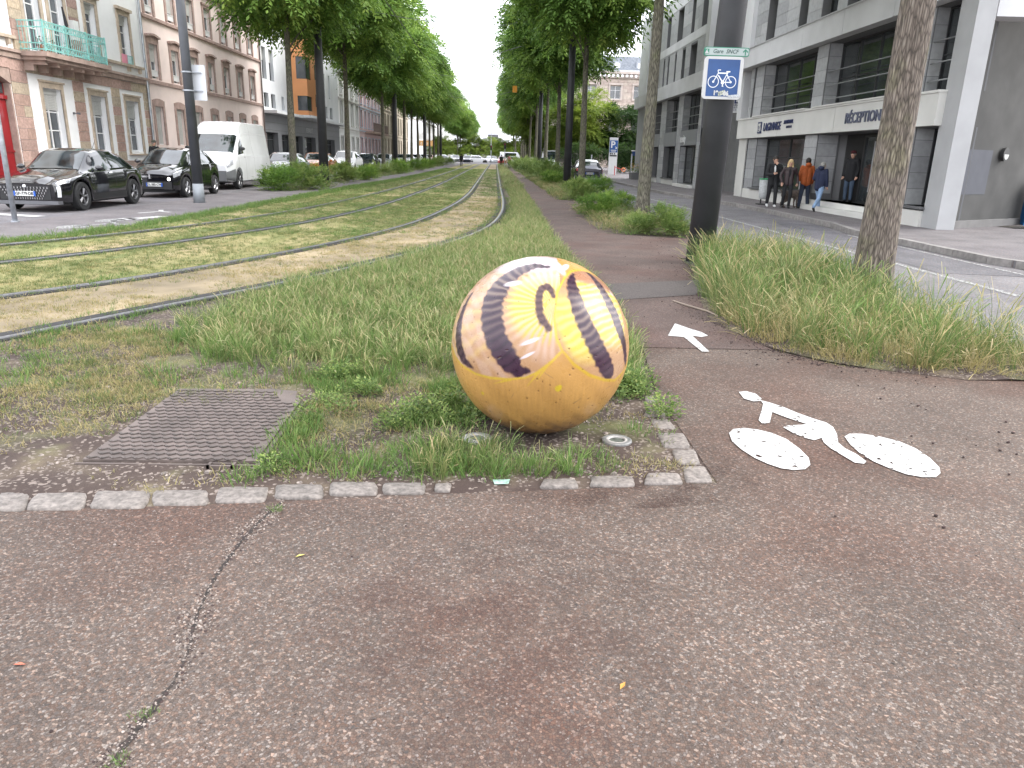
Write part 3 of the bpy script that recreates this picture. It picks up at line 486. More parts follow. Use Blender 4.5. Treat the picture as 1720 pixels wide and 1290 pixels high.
for pts in COBS:
    P = np.array(pts); c = P.mean(0); mb = MB(); k = 5; base = len(mb.v)
    ring = []
    for i in range(4):
        a, b = P[i], P[(i+1) % 4]
        for t in np.linspace(0, 1, 6)[:-1]:
            q = a+(b-a)*t; q = c+(q-c)*(1-.07*(1-abs(2*t-1))**0 if t == 0 else 1.0+random.uniform(-.03, .03)); ring.append(q)
    h = .009+random.uniform(-.003, .004); n = len(ring)
    lv = [(1.04, -.02), (1.04, h-.009), (.99, h-.001), (.7, h+.002), (.3, h+.003)]
    for s, z in lv: mb.v += [(c[0]+(q[0]-c[0])*s, c[1]+(q[1]-c[1])*s, z+random.uniform(-.0018, .0018)) for q in ring]
    for j in range(len(lv)-1):
        for i in range(n): mb.f.append((j*n+i, j*n+(i+1) % n, (j+1)*n+(i+1) % n, (j+1)*n+i)); mb.mi.append(0)
    mb.f.append(tuple((len(lv)-1)*n+i for i in range(n))); mb.mi.append(0)
    mb.build('cobble', cobm, ce, smooth=True)
# checkered access cover
mc = M('cast_iron_cover', (.15, .118, .105), .62, .35, var=.22, scale=5, bmp=.3, bscale=130, dirt=.3)
PC = [(-2.143, 3.636), (-1.245, 3.649), (-1.262, 4.64), (-1.34, 4.86), (-1.52, 4.9), (-2.138, 4.87)]
cv = thing('access_cover', 'flat iron access cover with fish-scale tread, sunk in dry grass', 'manhole cover', (-1.7, 4.25, 0))
mb = MB(); mb.prism(PC, -.02, .022); mb.build('plate', mc, cv)
mb = MB(); K = 0
for i in range(21):
    y = 3.67+i*.058
    for j in range(15):
        x = -2.11+j*.06+(.03 if i % 2 else 0)
        if x+.02 > -1.262 or (y > 4.62 and x > -1.34-(y-4.62)*.7) or y > 4.85: continue
        for a, b in (((x-.025, y), (x, y-.022)), ((x, y-.022), (x+.025, y))):
            d = Vector((b[0]-a[0], b[1]-a[1])).normalized(); nn = (-d.y*.006, d.x*.006)
            mb.prism([(a[0]-nn[0], a[1]-nn[1]), (b[0]-nn[0], b[1]-nn[1]), (b[0]+nn[0], b[1]+nn[1]), (a[0]+nn[0], a[1]+nn[1])], .021, .028)
mb.build('tread_pattern', M('worn_iron', (.09, .072, .065), .6, .3, var=.3, scale=20), cv, kind='stuff')
mb = MB(); mb.prism([(-1.24, 3.61), (-1.215, 3.61), (-1.235, 4.66), (-1.258, 4.66)], -.02, .014); mb.prism([(-2.17, 3.605), (-1.215, 3.612), (-1.215, 3.625), (-2.17, 3.62)], -.02, .012); mb.build('frame', mc, cv)
mb = MB()
for x0, x1, y0, y1 in ((-1.48, -1.34, 3.575, 3.59), (-1.48, -1.465, 3.575, 3.63), (-1.355, -1.34, 3.575, 3.63), (-1.46, -1.36, 3.61, 3.62)): mb.box(x0, x1, y0, y1, -.01, .022)
mb.build('lifting_lug', mc, cv)
zinc = M('zinc_ring', (.32, .32, .32), .45, .6, var=.2, scale=30)
for (x, y), lb in (((-.082, 4.052), 'round in-ground spotlight half hidden by grass, left in front of the ball'), ((.74, 4.056), 'round in-ground spotlight in red soil, right in front of the ball')):
    e = thing('ground_spotlight', lb, 'spotlight', (x, y, 0), group='in-ground spotlights'); mb = MB(); mb.lathe([(.088, -.02), (.088, .016), (.08, .02), (.062, .02), (.058, .01)], (x, y, 0), 28); mb.build('rim', zinc, e, smooth=False)
    mb = MB(); mb.lathe([(.062, .0195), (.05, .0205), (.046, .012)], (x, y, 0), 28); mb.build('inner_ring', M('white_ring', (.38, .36, .34), .6, var=.2, scale=40), e)
    mb = MB(); mb.lathe([(.0, .013), (.047, .0125)], (x, y, 0), 24); mb.build('lens', M('dusty_lens', (.1, .11, .095), .35, var=.5, scale=50), e)
# ---------------------------------------------------------------- scattering (stuff only)
def gn_scatter(name, pts, rot, scl, idx, meshes, **props):
    c = bpy.data.collections.new(name+'_sources')
    for i, me in enumerate(meshes): c.objects.link(bpy.data.objects.new('%s_source_%02d' % (name, i), me))
    pm = bpy.data.meshes.new(name); pts = np.asarray(pts, np.float32); n = len(pts); pm.vertices.add(n); pm.vertices.foreach_set('co', pts.ravel())
    for nm, ty, dat, f in (('rot', 'FLOAT_VECTOR', rot, 'vector'), ('scl', 'FLOAT_VECTOR', scl, 'vector'), ('idx', 'INT', idx, 'value')):
        a = pm.attributes.new(nm, ty, 'POINT'); a.data.foreach_set(f, np.asarray(dat, np.int32 if ty == 'INT' else np.float32).ravel())
    o = put(name, pm, None, (0, 0, 0), **props); t = bpy.data.node_groups.new(name, 'GeometryNodeTree')
    t.interface.new_socket('Geometry', in_out='INPUT', socket_type='NodeSocketGeometry'); t.interface.new_socket('Geometry', in_out='OUTPUT', socket_type='NodeSocketGeometry')
    N, L = t.nodes, t.links; gi = N.new('NodeGroupInput'); go = N.new('NodeGroupOutput'); ip = N.new('GeometryNodeInstanceOnPoints'); ci = N.new('GeometryNodeCollectionInfo')
    ci.inputs['Collection'].default_value = c; ci.inputs['Separate Children'].default_value = True; ci.inputs['Reset Children'].default_value = True; ip.inputs['Pick Instance'].default_value = True
    for nm, ty, s in (('rot', 'FLOAT_VECTOR', 'Rotation'), ('scl', 'FLOAT_VECTOR', 'Scale'), ('idx', 'INT', 'Instance Index')):
        a = N.new('GeometryNodeInputNamedAttribute'); a.data_type = ty; a.inputs[0].default_value = nm; L.new(a.outputs[0], ip.inputs[s])
    L.new(gi.outputs[0], ip.inputs['Points']); L.new(ci.outputs[0], ip.inputs['Instance']); L.new(ip.outputs[0], go.inputs[0])
    md = o.modifiers.new('scatter', 'NODES'); md.node_group = t; return o
def tuft(name, n, h, rad, bend, width, mat, tone=(0, 1), seed=0, heads=0, segs=4, lean=.25):
    g_ = np.random.default_rng(seed); V = []; Q = []; T = []
    for i in range(n):
        a = g_.uniform(0, 2*math.pi); r_ = rad*math.sqrt(g_.random()); x, y = r_*math.cos(a), r_*math.sin(a); L = h*g_.uniform(.45, 1.1); w = width*g_.uniform(.6, 1.2)
        da = a+g_.uniform(-1.2, 1.2); ln = lean*g_.uniform(0, 1); bd = bend*g_.uniform(.2, 1.4); fa = g_.uniform(0, math.pi); tn = g_.uniform(*tone); s = len(V)
        hd = i < heads; px, py, pz = x, y, 0.
        for k in range(segs+1):
            t = k/segs; th = ln+bd*t*t; 
            if k: px += math.sin(th)*math.cos(da)*L/segs; py += math.sin(th)*math.sin(da)*L/segs; pz += math.cos(th)*L/segs
            ww = w*(1-t)**.6*.5+.0003
            if hd: ww = .0008 if t < .72 else .0045
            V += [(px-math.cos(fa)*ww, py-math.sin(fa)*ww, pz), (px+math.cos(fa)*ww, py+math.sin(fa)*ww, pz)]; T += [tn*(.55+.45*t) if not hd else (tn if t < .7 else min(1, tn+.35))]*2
            if k: Q.append((s+2*k-2, s+2*k-1, s+2*k+1, s+2*k))
    return npmesh(name, V, Q, mat, T)
def broadleaf(name, n, h, rad, ls, mat, seed=0, tone=(0, 1)):
    g_ = np.random.default_rng(seed); V = []; Q = []; T = []
    for i in range(n):
        a = g_.uniform(0, 2*math.pi); r_ = rad*g_.random()**.6; z = h*g_.random()**1.2*(1-.5*(r_/rad)**2); c = np.array((r_*math.cos(a), r_*math.sin(a), z)); d = np.array((math.cos(a), math.sin(a), g_.uniform(-.2, 1))); d /= np.linalg.norm(d)
        sdv = np.cross(d, (0, 0, 1)); sdv /= np.linalg.norm(sdv); sdv = sdv*math.cos(g_.uniform(-.6, .6))+np.cross(d, sdv)*g_.uniform(-.5, .5); l_ = ls*g_.uniform(.5, 1.2); w = l_*.26; s = len(V); up = np.cross(sdv, d)*.12*l_
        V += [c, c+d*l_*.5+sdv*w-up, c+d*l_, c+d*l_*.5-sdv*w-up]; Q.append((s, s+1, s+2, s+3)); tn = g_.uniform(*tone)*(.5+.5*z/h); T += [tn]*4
    return npmesh(name, V, Q, mat, T)
def spread(poly_fn, x0, x1, y0, y1, n, dens=None):
    out = []
    while len(out) < n:
        P = np.stack([rng.uniform(x0, x1, n), rng.uniform(y0, y1, n)], 1); k = poly_fn(P[:, 0], P[:, 1])
        if k.dtype != bool: k = rng.random(len(k)) < k
        out += [tuple(p) for p in P[k]]
        if not k.any(): break
    return np.array(out[:n])
def scat(name, P, h0, h1, meshes, z=0., tilt=.15, hw=None, **pr):
    n = len(P); s = rng.uniform(h0, h1, n); w = s if hw is None else rng.uniform(*hw, n)
    rot = np.stack([rng.normal(0, tilt, n), rng.normal(0, tilt, n), rng.uniform(0, 6.28, n)], 1)
    zz = np.full(n, z); pr.setdefault('kind', 'stuff'); return gn_scatter(name, np.c_[P, zz], rot, np.stack([w, w, s], 1), rng.integers(0, len(meshes), n), meshes, **pr)
def blob(x, y, f, s): return (np.sin(x*f+s)+np.sin(y*f*1.1+2*s)+np.sin((x+y)*f*.7+3*s)+np.sin((x-y)*f*1.9+s)*.6)/3.6
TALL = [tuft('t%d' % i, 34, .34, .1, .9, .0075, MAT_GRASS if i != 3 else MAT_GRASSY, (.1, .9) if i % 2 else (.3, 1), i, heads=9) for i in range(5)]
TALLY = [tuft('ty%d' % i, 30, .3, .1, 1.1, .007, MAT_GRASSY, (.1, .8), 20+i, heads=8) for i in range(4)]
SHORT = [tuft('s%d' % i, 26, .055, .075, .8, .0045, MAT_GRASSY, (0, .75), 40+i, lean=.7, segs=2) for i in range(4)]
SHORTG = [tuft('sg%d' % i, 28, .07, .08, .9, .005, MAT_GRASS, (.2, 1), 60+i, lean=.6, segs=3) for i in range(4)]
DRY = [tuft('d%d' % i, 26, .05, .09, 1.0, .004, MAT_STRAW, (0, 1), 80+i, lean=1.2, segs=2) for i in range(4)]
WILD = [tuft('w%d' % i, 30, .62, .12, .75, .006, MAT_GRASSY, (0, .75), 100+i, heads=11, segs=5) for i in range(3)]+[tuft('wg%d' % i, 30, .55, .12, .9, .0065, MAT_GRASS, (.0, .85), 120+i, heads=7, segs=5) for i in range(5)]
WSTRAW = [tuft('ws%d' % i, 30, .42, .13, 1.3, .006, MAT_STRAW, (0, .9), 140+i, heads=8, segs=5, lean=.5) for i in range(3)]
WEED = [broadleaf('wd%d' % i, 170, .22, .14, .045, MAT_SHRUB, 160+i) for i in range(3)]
def r1x(y): return xat(RAIL1, y)
# 1 the tall band between the nearest rail and the cycle path
def band(x, y):
    xr = r1x(y)+.22; xl = np.interp(y, PATHL[:, 1], PATHL[:, 0])-.05
    near = np.clip((y-4.85-.28*np.clip(-x-.3, 0, 9)+.3*blob(x, y, 4, 1))/.9, 0, 1); lft = np.clip((x+2.75+.25*blob(x, y, 3, 2)-(y-6)*-.1)/.5, 0, 1)
    edge = np.clip((x-xr)/.45, .0, 1); ball = ((x-.28)**2+(y-4.3)**2) > .3
    return np.where((x > xr) & (x < xl) & (y > 4.7) & ball, near*lft*edge, 0.)
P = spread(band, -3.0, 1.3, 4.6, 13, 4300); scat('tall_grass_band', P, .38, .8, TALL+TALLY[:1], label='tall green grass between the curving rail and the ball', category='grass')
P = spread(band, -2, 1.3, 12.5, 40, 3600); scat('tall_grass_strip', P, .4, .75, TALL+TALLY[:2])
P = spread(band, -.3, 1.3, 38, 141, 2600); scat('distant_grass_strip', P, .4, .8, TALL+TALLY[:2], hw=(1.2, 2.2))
# 2 short lawn between the rails
def lawn(x, y): return np.where((x > xat(LEDGE, y)+.1) & (x < r1x(y)-.15) & (np.abs(x-xat(RAIL2, y)) > .17) & (np.abs(x-xat(RAIL3, y)) > .18) & (np.abs(x-xat(RAIL4, y)) > .16), .45+.45*blob(x, y, 2.2, 1), 0.)
P = spread(lawn, -8.3, .3, 5.5, 15, 5200); d_ = (P[:, 0] > xat(RAIL2, P[:, 1])); k = rng.random(len(P)) < np.where(d_, .9, .25)
scat('lawn_dry_turf', P[k], .6, 1.2, DRY); scat('lawn_green_turf', P[~k], .5, 1.1, SHORT)
P = spread(lawn, -8.3, .3, 15, 30, 6500); d_ = (P[:, 0] > xat(RAIL2, P[:, 1])); k = rng.random(len(P)) < np.where(d_, .8, .2)
scat('far_lawn_dry_turf', P[k], .6, 1.1, DRY, hw=(1.2, 1.8)); scat('far_lawn_green_turf', P[~k], .6, 1.2, SHORT+SHORTG[:1], hw=(1.1, 1.7))
P = spread(lawn, -7, .3, 30, 90, 5000); scat('distant_lawn_turf', P, .6, 1.2, SHORT+SHORTG[:2], hw=(2, 3.5))
def ledge(x, y): e = xat(LEDGE, y); return (x > e-.12) & (x < e+.5)
P = spread(ledge, -9.5, -5.5, 12, 90, 2600); scat('lawn_edge_grass', P, .8, 2.0, SHORTG, hw=(1.2, 2))
# 3 bed in front of the ball and around the cover
def bed(x, y):
    low = np.interp(x, [-4, -2.35, -1.3, -.2, .5, 1.18], [3.25, 3.27, 3.4, 3.47, 3.55, 3.62]); cover = (x > -2.2) & (x < -1.2) & (y > 3.55) & (y < 4.92)
    xr = np.interp(y, RAIL1[:, 1], RAIL1[:, 0])+.25; ok = (y > low) & (x > xr) & (x < 1.05) & (y < 6.6) & ~cover & (((x-.28)**2+(y-4.3)**2) > .13)
    soil = (x > .35) & (y > 3.75) & (y < 4.9); soil2 = (x < -.9) & (y < 3.9); soil3 = np.hypot((x+.082), (y-4.05)) < .13
    return np.where(ok & ~soil3, np.clip(.5+1.0*blob(x, y, 3.3, 5), 0, 1)*np.where(soil, .12, 1)*np.where(soil2, .3, 1), 0.)
P = spread(bed, -4.2, 1.1, 3.3, 6.6, 2500); scat('bed_dry_turf', P, .6, 1.2, DRY+DRY[:2]+SHORT[:2], z=.004)
def bed2(x, y): return bed(x, y)*(blob(x, y, 5, 2) > .08)*(x > -1.35)
P = spread(bed2, -1.3, 1.1, 3.4, 5.4, 330); scat('bed_green_grass', P, .8, 1.9, SHORTG+SHORT[:1], hw=(.8, 1.3))
def bed3(x, y): return np.where((((x+.25)/.95)**2+((y-3.72)/.27)**2 < 1) & (y > np.interp(x, [-1.3, -.2, .5, 1.18], [3.43, 3.5, 3.57, 3.63])) & (np.hypot(x+.082, y-4.05) > .11), np.clip(.6+.9*blob(x, y, 7, 3), 0, 1), 0.)
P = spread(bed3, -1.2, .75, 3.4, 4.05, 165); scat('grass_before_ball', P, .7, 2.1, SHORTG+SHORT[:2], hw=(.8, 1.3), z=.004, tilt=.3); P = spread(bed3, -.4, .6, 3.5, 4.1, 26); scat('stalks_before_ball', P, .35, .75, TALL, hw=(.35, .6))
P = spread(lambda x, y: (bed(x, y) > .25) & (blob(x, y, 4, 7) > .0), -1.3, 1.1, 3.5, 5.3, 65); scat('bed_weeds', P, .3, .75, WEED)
def lefty(x, y): return np.where((x > r1x(y)+.3) & (x < -.6) & (y > 4.9) & (y < 6.6), np.clip(.5+blob(x, y, 4, 3), 0, 1), 0.)
P = spread(lefty, -3.9, -.6, 4.9, 7, 120); scat('left_green_tussocks', P, .8, 2.3, SHORTG, hw=(.8, 1.4))
P = np.r_[np.stack([rng.normal(.95, .08, 26), rng.normal(5.05, .16, 26)], 1), np.stack([rng.normal(1.12, .02, 3), rng.uniform(4.5, 4.75, 3)], 1)]; scat('weeds_beside_ball', P, .35, .85, WEED)
railn = []
for L_ in (RAIL1, RAIL2, RAIL3, RAIL4):
    for _ in range(420):
        y = 5+25*rng.random()**1.4; s_ = -1 if rng.random() < .5 else 1; railn.append((xat(L_, y)+s_*rng.uniform(.13, .26), y))
railn = np.array(railn); scat('grass_along_rails', railn, .5, 1.4, SHORTG+SHORT, z=.0, tilt=.3)
P = spread(lambda x, y: np.where((x > r1x(y)+.15) & (x < -1.2) & (y > 4.6) & (y < 8.5), np.clip(.4+blob(x, y, 3, 9), 0, 1), 0.), -4.3, -1, 4.6, 8.5, 700); scat('dry_turf_beside_rail', P, .5, 1.3, DRY+SHORT[:2])
# 4 wild grass under the right-hand trees
def wild(x, y):
    xl = np.interp(y, [5.5, 5.85, 6.4, 7.5, 8.8, 10.9, 12.4], [4.2, 2.95, 2.5, 2.3, 2.5, 3.0, 3.45])+.08; fr = np.interp(x, [2.4, 2.9, 4.3, 4.9], [6.4, 5.88, 5.5, 5.42])
    return np.where((x > xl) & (x < 4.85) & (y > fr) & (y < 12.5) & (np.hypot(x-4.83+.0, y-9.4) > .2) & (np.hypot(x-3.38, y-12.1) > .3), np.clip(1.0-.65*np.clip((x-4.1)/.7, 0, 1)*(y < 8.5), 0, 1), 0.)
P = spread(wild, 2.3, 4.9, 5.4, 12.5, 1120); k = (P[:, 1]+.7*blob(P[:, 0], P[:, 1], 3, 1) < 8.2)|(rng.random(len(P)) < .25); k &= rng.random(len(P)) < .85
scat('wild_grass_by_near_tree', P[~k], .6, 1.15, WILD, label='tall seeding wild grass around the trunk beside the road', category='grass'); scat('wild_grass_dry_front', P[k], .4, 1.0, WILD[:2]+WSTRAW+WSTRAW+WILD[5:7], tilt=.32)
P = spread(lambda x, y: wild(x, y) > 0, 2.3, 4.9, 5.4, 12.5, 1500); P = P[(P[:, 1] < 8)]; scat('wild_grass_straw_litter', P, .9, 2.0, DRY, tilt=.3)
P = np.stack([rng.normal(3.62, .07, 14), rng.normal(11.85, .1, 14)], 1); scat('grass_at_column_foot', P, .8, 1.3, WILD[2:6], tilt=.3)
# pebbles, litter of twigs and seed pods
pebm = M('pebble', (.24, .2, .175), .85, var=.4, scale=60, rand=.35); pod = M('dark_litter', (.035, .02, .018), .9, var=.4, scale=60)
def rock(name, s, mat, sq=.6):
    b = bmesh.new(); bmesh.ops.create_icosphere(b, subdivisions=1, radius=1)
    for v in b.verts: v.co *= random.uniform(.75, 1.1); v.co.z *= sq; v.co *= s
    me = bpy.data.meshes.new(name); b.to_mesh(me); b.free(); me.materials.append(mat); return me
PEB = [rock('p%d' % i, 1, pebm) for i in range(4)]; POD = [rock('q%d' % i, 1, pod) for i in range(3)]
def pebz(x, y): return np.where((y > np.interp(x, [-4, -2.35, -1.3, -.2, .5, 1.18], [3.2, 3.22, 3.36, 3.45, 3.5, 3.6])) & (x > -3) & (x < 1.12) & ~((x > -2.17) & (x < -1.2) & (y > 3.6) & (y < 4.9)) & (y < 5.3), np.clip(np.where((x > .45) | (y < 3.7), .9, .12), 0, 1), 0.)
P = spread(pebz, -3, 1.12, 3.2, 5.3, 1500); scat('bed_pebbles', P, .0035, .012, PEB, z=.002, tilt=.6); P = P[:60]+rng.normal(0, .02, (60, 2)); scat('bed_larger_stones', P[pebz(P[:, 0], P[:, 1]) > 0], .012, .024, PEB, z=.003)
def crackz(x, y):
    cx = np.interp(y, [1.0, 1.64, 1.84, 1.97, 2.2, 2.5, 2.74, 2.94, 3.2], [-1.1, -1.01, -1.0, -.953, -1.03, -1.07, -1.062, -1.054, -.99]); return np.exp(-((x-cx)/(.03+.02*np.sin(y*9)))**2)
P = spread(crackz, -1.3, -.8, 1.0, 3.25, 900); scat('crack_gravel', P, .002, .0065, PEB, z=.0, tilt=.6); P = spread(crackz, -1.3, -.8, 1.0, 3.2, 900); scat('crack_dirt', P, .004, .011, POD, z=-.004, tilt=.3)
for x, y in ((-1.0, 3.12), (-.99, 1.83), (-1.02, 1.62)): pass
P = np.stack([rng.normal(-1.0, .012, 10), np.repeat([3.13, 1.82, 1.63], [4, 3, 3])+rng.normal(0, .012, 10)], 1); scat('crack_moss', P, .2, .4, SHORTG)
P = spread(lambda x, y: np.where((y > 5.6) | (x > 1.2), np.exp(-np.abs(x-np.interp(y, [5.5, 6.3, 8, 11, 13], [3.0, 2.4, 2.25, 2.9, 3.2]))*2.2)*.9+.012, 0.), 1.25, 5, 3.0, 18, 300); scat('pods_on_path', P, .004, .013, POD, z=.006)
agm = stone_agg = M('aggregate_stone', (.085, .068, .06), .8, var=.3, scale=50, rand=.5)
agl = M('pale_aggregate_stone', (.18, .15, .135), .8, var=.25, scale=50, rand=.25)
AG = [rock('a%d' % i, 1, [agm, agm, agm, agl][i], .45) for i in range(4)]
P = np.stack([rng.uniform(-3, 4.2, 90000), 3.5-2.7*rng.random(90000)**.75], 1); P = P[P[:, 1] < np.interp(P[:, 0], [-3, -2.35, -1.3, -.2, .5, 1.18, 1.2, 5], [2.98, 3.02, 3.14, 3.3, 3.38, 3.44, 4.5, 4.5])]
P = P[(np.abs(P[:, 0]) < .95*P[:, 1]+.4)][:52000]; n_ = len(P); s_ = rng.uniform(.0016, .0055, n_)*np.where(rng.random(n_) < .04, 1.5, 1)
gn_scatter('surface_aggregate', np.c_[P, np.full(n_, -.0006)], np.stack([rng.normal(0, .3, n_), rng.normal(0, .3, n_), rng.uniform(0, 6.28, n_)], 1), np.stack([s_*rng.uniform(.8, 1.4, n_), s_, s_*.8], 1), rng.choice(4, n_), AG, kind='stuff')
P = smooth_line([(1.45, 3.3), (1.639, 3.157), (1.796, 2.905), (1.883, 2.683), (1.906, 2.407), (1.872, 2.157), (1.8, 1.9)], .02); P = np.repeat(P, 9, axis=0)+rng.normal(0, .018, (len(P)*9, 2)); P = P[rng.random(len(P)) < .35+.5*np.clip(blob(P[:, 0], P[:, 1], 9, 2)+.3, 0, 1)]; scat('pale_joint_grit', P, .0015, .0045, [AG[3]], z=.0, tilt=.4)
P = np.stack([rng.uniform(-2, 3.5, 60), rng.uniform(1.2, 3.3, 60)], 1); scat('grit_on_forecourt', P, .002, .006, PEB+POD, z=.002)
def soilz(x, y): return np.exp(-np.abs(x-np.interp(y, [5.5, 5.85, 6.4, 7.5, 9, 11, 12], [4.2, 2.85, 2.45, 2.25, 2.5, 3.0, 3.3]))*7)
P = spread(soilz, 2, 4.6, 5.6, 12, 1300); scat('soil_crumbs', P, .004, .013, POD, z=.002)
bm_ = MB(); bm_.poly([(.02, 3.44, .004), (.09, 3.43, .012), (.1, 3.47, .02), (.06, 3.49, .008), (.01, 3.475, .014)]); bm_.build('paper_scrap', M('scrap_paper', (.25, .38, .31), .7, var=.3, scale=40), label='crumpled pale green scrap of paper by the cobbles', category='litter')
def leaflit(x, y, c, lb, a=0):
    mb = MB(); pts = [(-.02, 0, .003), (0, .009, .006), (.022, 0, .004), (0, -.008, .008)]; mb.poly([(x+p[0]*math.cos(a)-p[1]*math.sin(a), y+p[0]*math.sin(a)+p[1]*math.cos(a), p[2]) for p in pts]); mb.build('fallen_leaf', M('leaf_%s' % lb[:6].strip(), c, .7), label=lb, category='leaf')
leaflit(-1.5, 2.03, (.4, .12, .07), 'reddish fallen leaf on the asphalt left of the crack'); leaflit(.43, 1.95, (.42, .2, .04), 'orange fallen leaf alone in the middle of the asphalt', 1); leaflit(-.78, 2.72, (.5, .45, .12), 'yellow fallen leaf right of the crack', .5); leaflit(-.98, 3.58, (.4, .5, .15), 'pale green fallen leaf between cover and cobbles', 1)
tw = MB(); tw.tube([(2.12, 8.6, .012), (2.2, 8.3, .02), (2.36, 8.0, .015), (2.42, 7.72, .01)], [.008, .012, .01, .005], 6); tw.build('dry_twig', M('twig', (.25, .2, .16), .9), label='bent dry twig on the path edge by the wild grass', category='twig')
# ---------------------------------------------------------------- facades
class Face:
    def __init__(s, kind, base): s.k, s.b = kind, base
    def p(s, a, z, d=0):
        if s.k == 'L': return (s.b+d, a, z)      # wall at x=b facing +X
        if s.k == 'R': return (s.b-d, a, z)      # wall at x=b facing -X
        return (a, s.b-d, z)                      # wall at y=b facing -Y
    def box(s, mb, a0, a1, z0, z1, d0, d1, m=0):
        p, q = s.p(a0, z0, d0), s.p(a1, z1, d1); mb.box(p[0], q[0], p[1], q[1], p[2], q[2], m); return mb
def wall(F, parent, a0, a1, z0, z1, holes, mat, depth=.3, name='wall', core=6, top=True, **kw):
    mb = MB(); A = sorted({a0, a1}|{h[0] for h in holes}|{h[1] for h in holes}); Zs = sorted({z0, z1}|{h[2] for h in holes}|{h[3] for h in holes})
    A = [a for a in A if a0 <= a <= a1]; Zs = [z for z in Zs if z0 <= z <= z1]
    for x0, x1 in zip(A, A[1:]):
        run = None
        for y0, y1 in zip(Zs, Zs[1:]):
            cx, cy = (x0+x1)/2, (y0+y1)/2; h = any(q[0] < cx < q[1] and q[2] < cy < q[3] for q in holes)
            if not h: run = (run[0], y1) if run else (y0, y1)
            if h or y1 == Zs[-1]:
                if run: mb.quad(F.p(x0, run[0]), F.p(x1, run[0]), F.p(x1, run[1]), F.p(x0, run[1]))
                run = None
    for q in holes:
        l, r, b, t = q[:4]; D = -depth
        for (A1, Z1), (A2, Z2) in (((l, b), (l, t)), ((l, t), (r, t)), ((r, t), (r, b)), ((r, b), (l, b))): mb.quad(F.p(A1, Z1), F.p(A2, Z2), F.p(A2, Z2, D), F.p(A1, Z1, D))
    for (A1, Z1), (A2, Z2) in (((a0, z0), (a0, z1)), ((a1, z0), (a1, z1)), ((a0, z1), (a1, z1))): mb.quad(F.p(A1, Z1), F.p(A2, Z2), F.p(A2, Z2, -core), F.p(A1, Z1, -core))
    mb.quad(F.p(a0, z0, -depth-.02), F.p(a1, z0, -depth-.02), F.p(a1, z1, -depth-.02), F.p(a0, z1, -depth-.02)); mb.quad(F.p(a0, z0, -core), F.p(a1, z0, -core), F.p(a1, z1, -core), F.p(a0, z1, -core))
    return mb.build(name, mat, parent, **kw)
_wc = {}
def window(F, parent, l, r, b, t, style, depth, fm, gm, sh=None, shm=None, extra=None):
    """style: list of vertical split fractions, horizontal split fractions; frame > pane (and shutter)"""
    w, h = round(r-l, 2), round(t-b, 2); key = (F.k, w, h, str(style), depth, fm.name, gm.name, sh, str(extra)); o = F.p(l, b, 0)
    if key not in _wc:
        vs, hs = style; fw = .055 if w < 1.3 else .07; G = Face(F.k, 0); d0 = -depth; mb = MB(); z0 = 0
        for a_ in ((0, fw), (w-fw, w)): G.box(mb, a_[0], a_[1], 0, h, d0, d0+.06)
        for z_ in ((0, fw), (h-fw, h)): G.box(mb, fw, w-fw, z_[0], z_[1], d0, d0+.058)
        A = [fw]+[w*v for v in vs]+[w-fw]; Zz = [fw]+[h*v for v in hs]+[h-fw]
        for v in A[1:-1]: G.box(mb, v-.035, v+.035, fw, h-fw, d0, d0+.054)
        for v in Zz[1:-1]: G.box(mb, fw, w-fw, v-.02, v+.02, d0, d0+.05)
        lst = [('window', mb.mesh('window', fm), None)]
        for i in range(len(A)-1):
            for j in range(len(Zz)-1):
                q = MB(); G.box(q, A[i]+.02, A[i+1]-.02, Zz[j]+.01, Zz[j+1]-.01, d0+.012, d0+.02); lst.append(('pane', q.mesh('pane', gm), None))
        if sh:
            q = MB(); zt = h-.01; n_ = max(3, int((h-h*sh[1])/.055)) if h < 3 else 24
            for k in range(n_): zz = h*sh[1]+(h-h*sh[1])*k/n_; G.box(q, .03, w-.03, zz, zz+(h-h*sh[1])/n_-.006, d0+.062, d0+.078)
            G.box(q, .02, w-.02, h-.2, h, d0+.06, d0+.11); lst.append(('roller_shutter', q.mesh('roller_shutter', shm), None))
        _wc[key] = lst
    lst = _wc[key]; wo = wput('window', lst[0][1], parent, o)
    for nm, me, _ in lst[1:]: put(nm, me, wo, (0, 0, 0))
    return wo
_box = {}
def piece(name, F, parent, a0, a1, z0, z1, d0, d1, mat, bev=.008):
    """one block, stone or panel: a shared unit box set to size"""
    if mat.name not in _box:
        b = bmesh.new(); bmesh.ops.create_cube(b, size=1); me = bpy.data.meshes.new('block_'+mat.name); b.to_mesh(me); b.free(); me.materials.append(mat); _box[mat.name] = me
    p, q = F.p(a0, z0, d0), F.p(a1, z1, d1); o = wput(name, _box[mat.name], parent, [(x+y)/2 for x, y in zip(p, q)]); o.scale = [max(abs(x-y), .002) for x, y in zip(p, q)]; return o
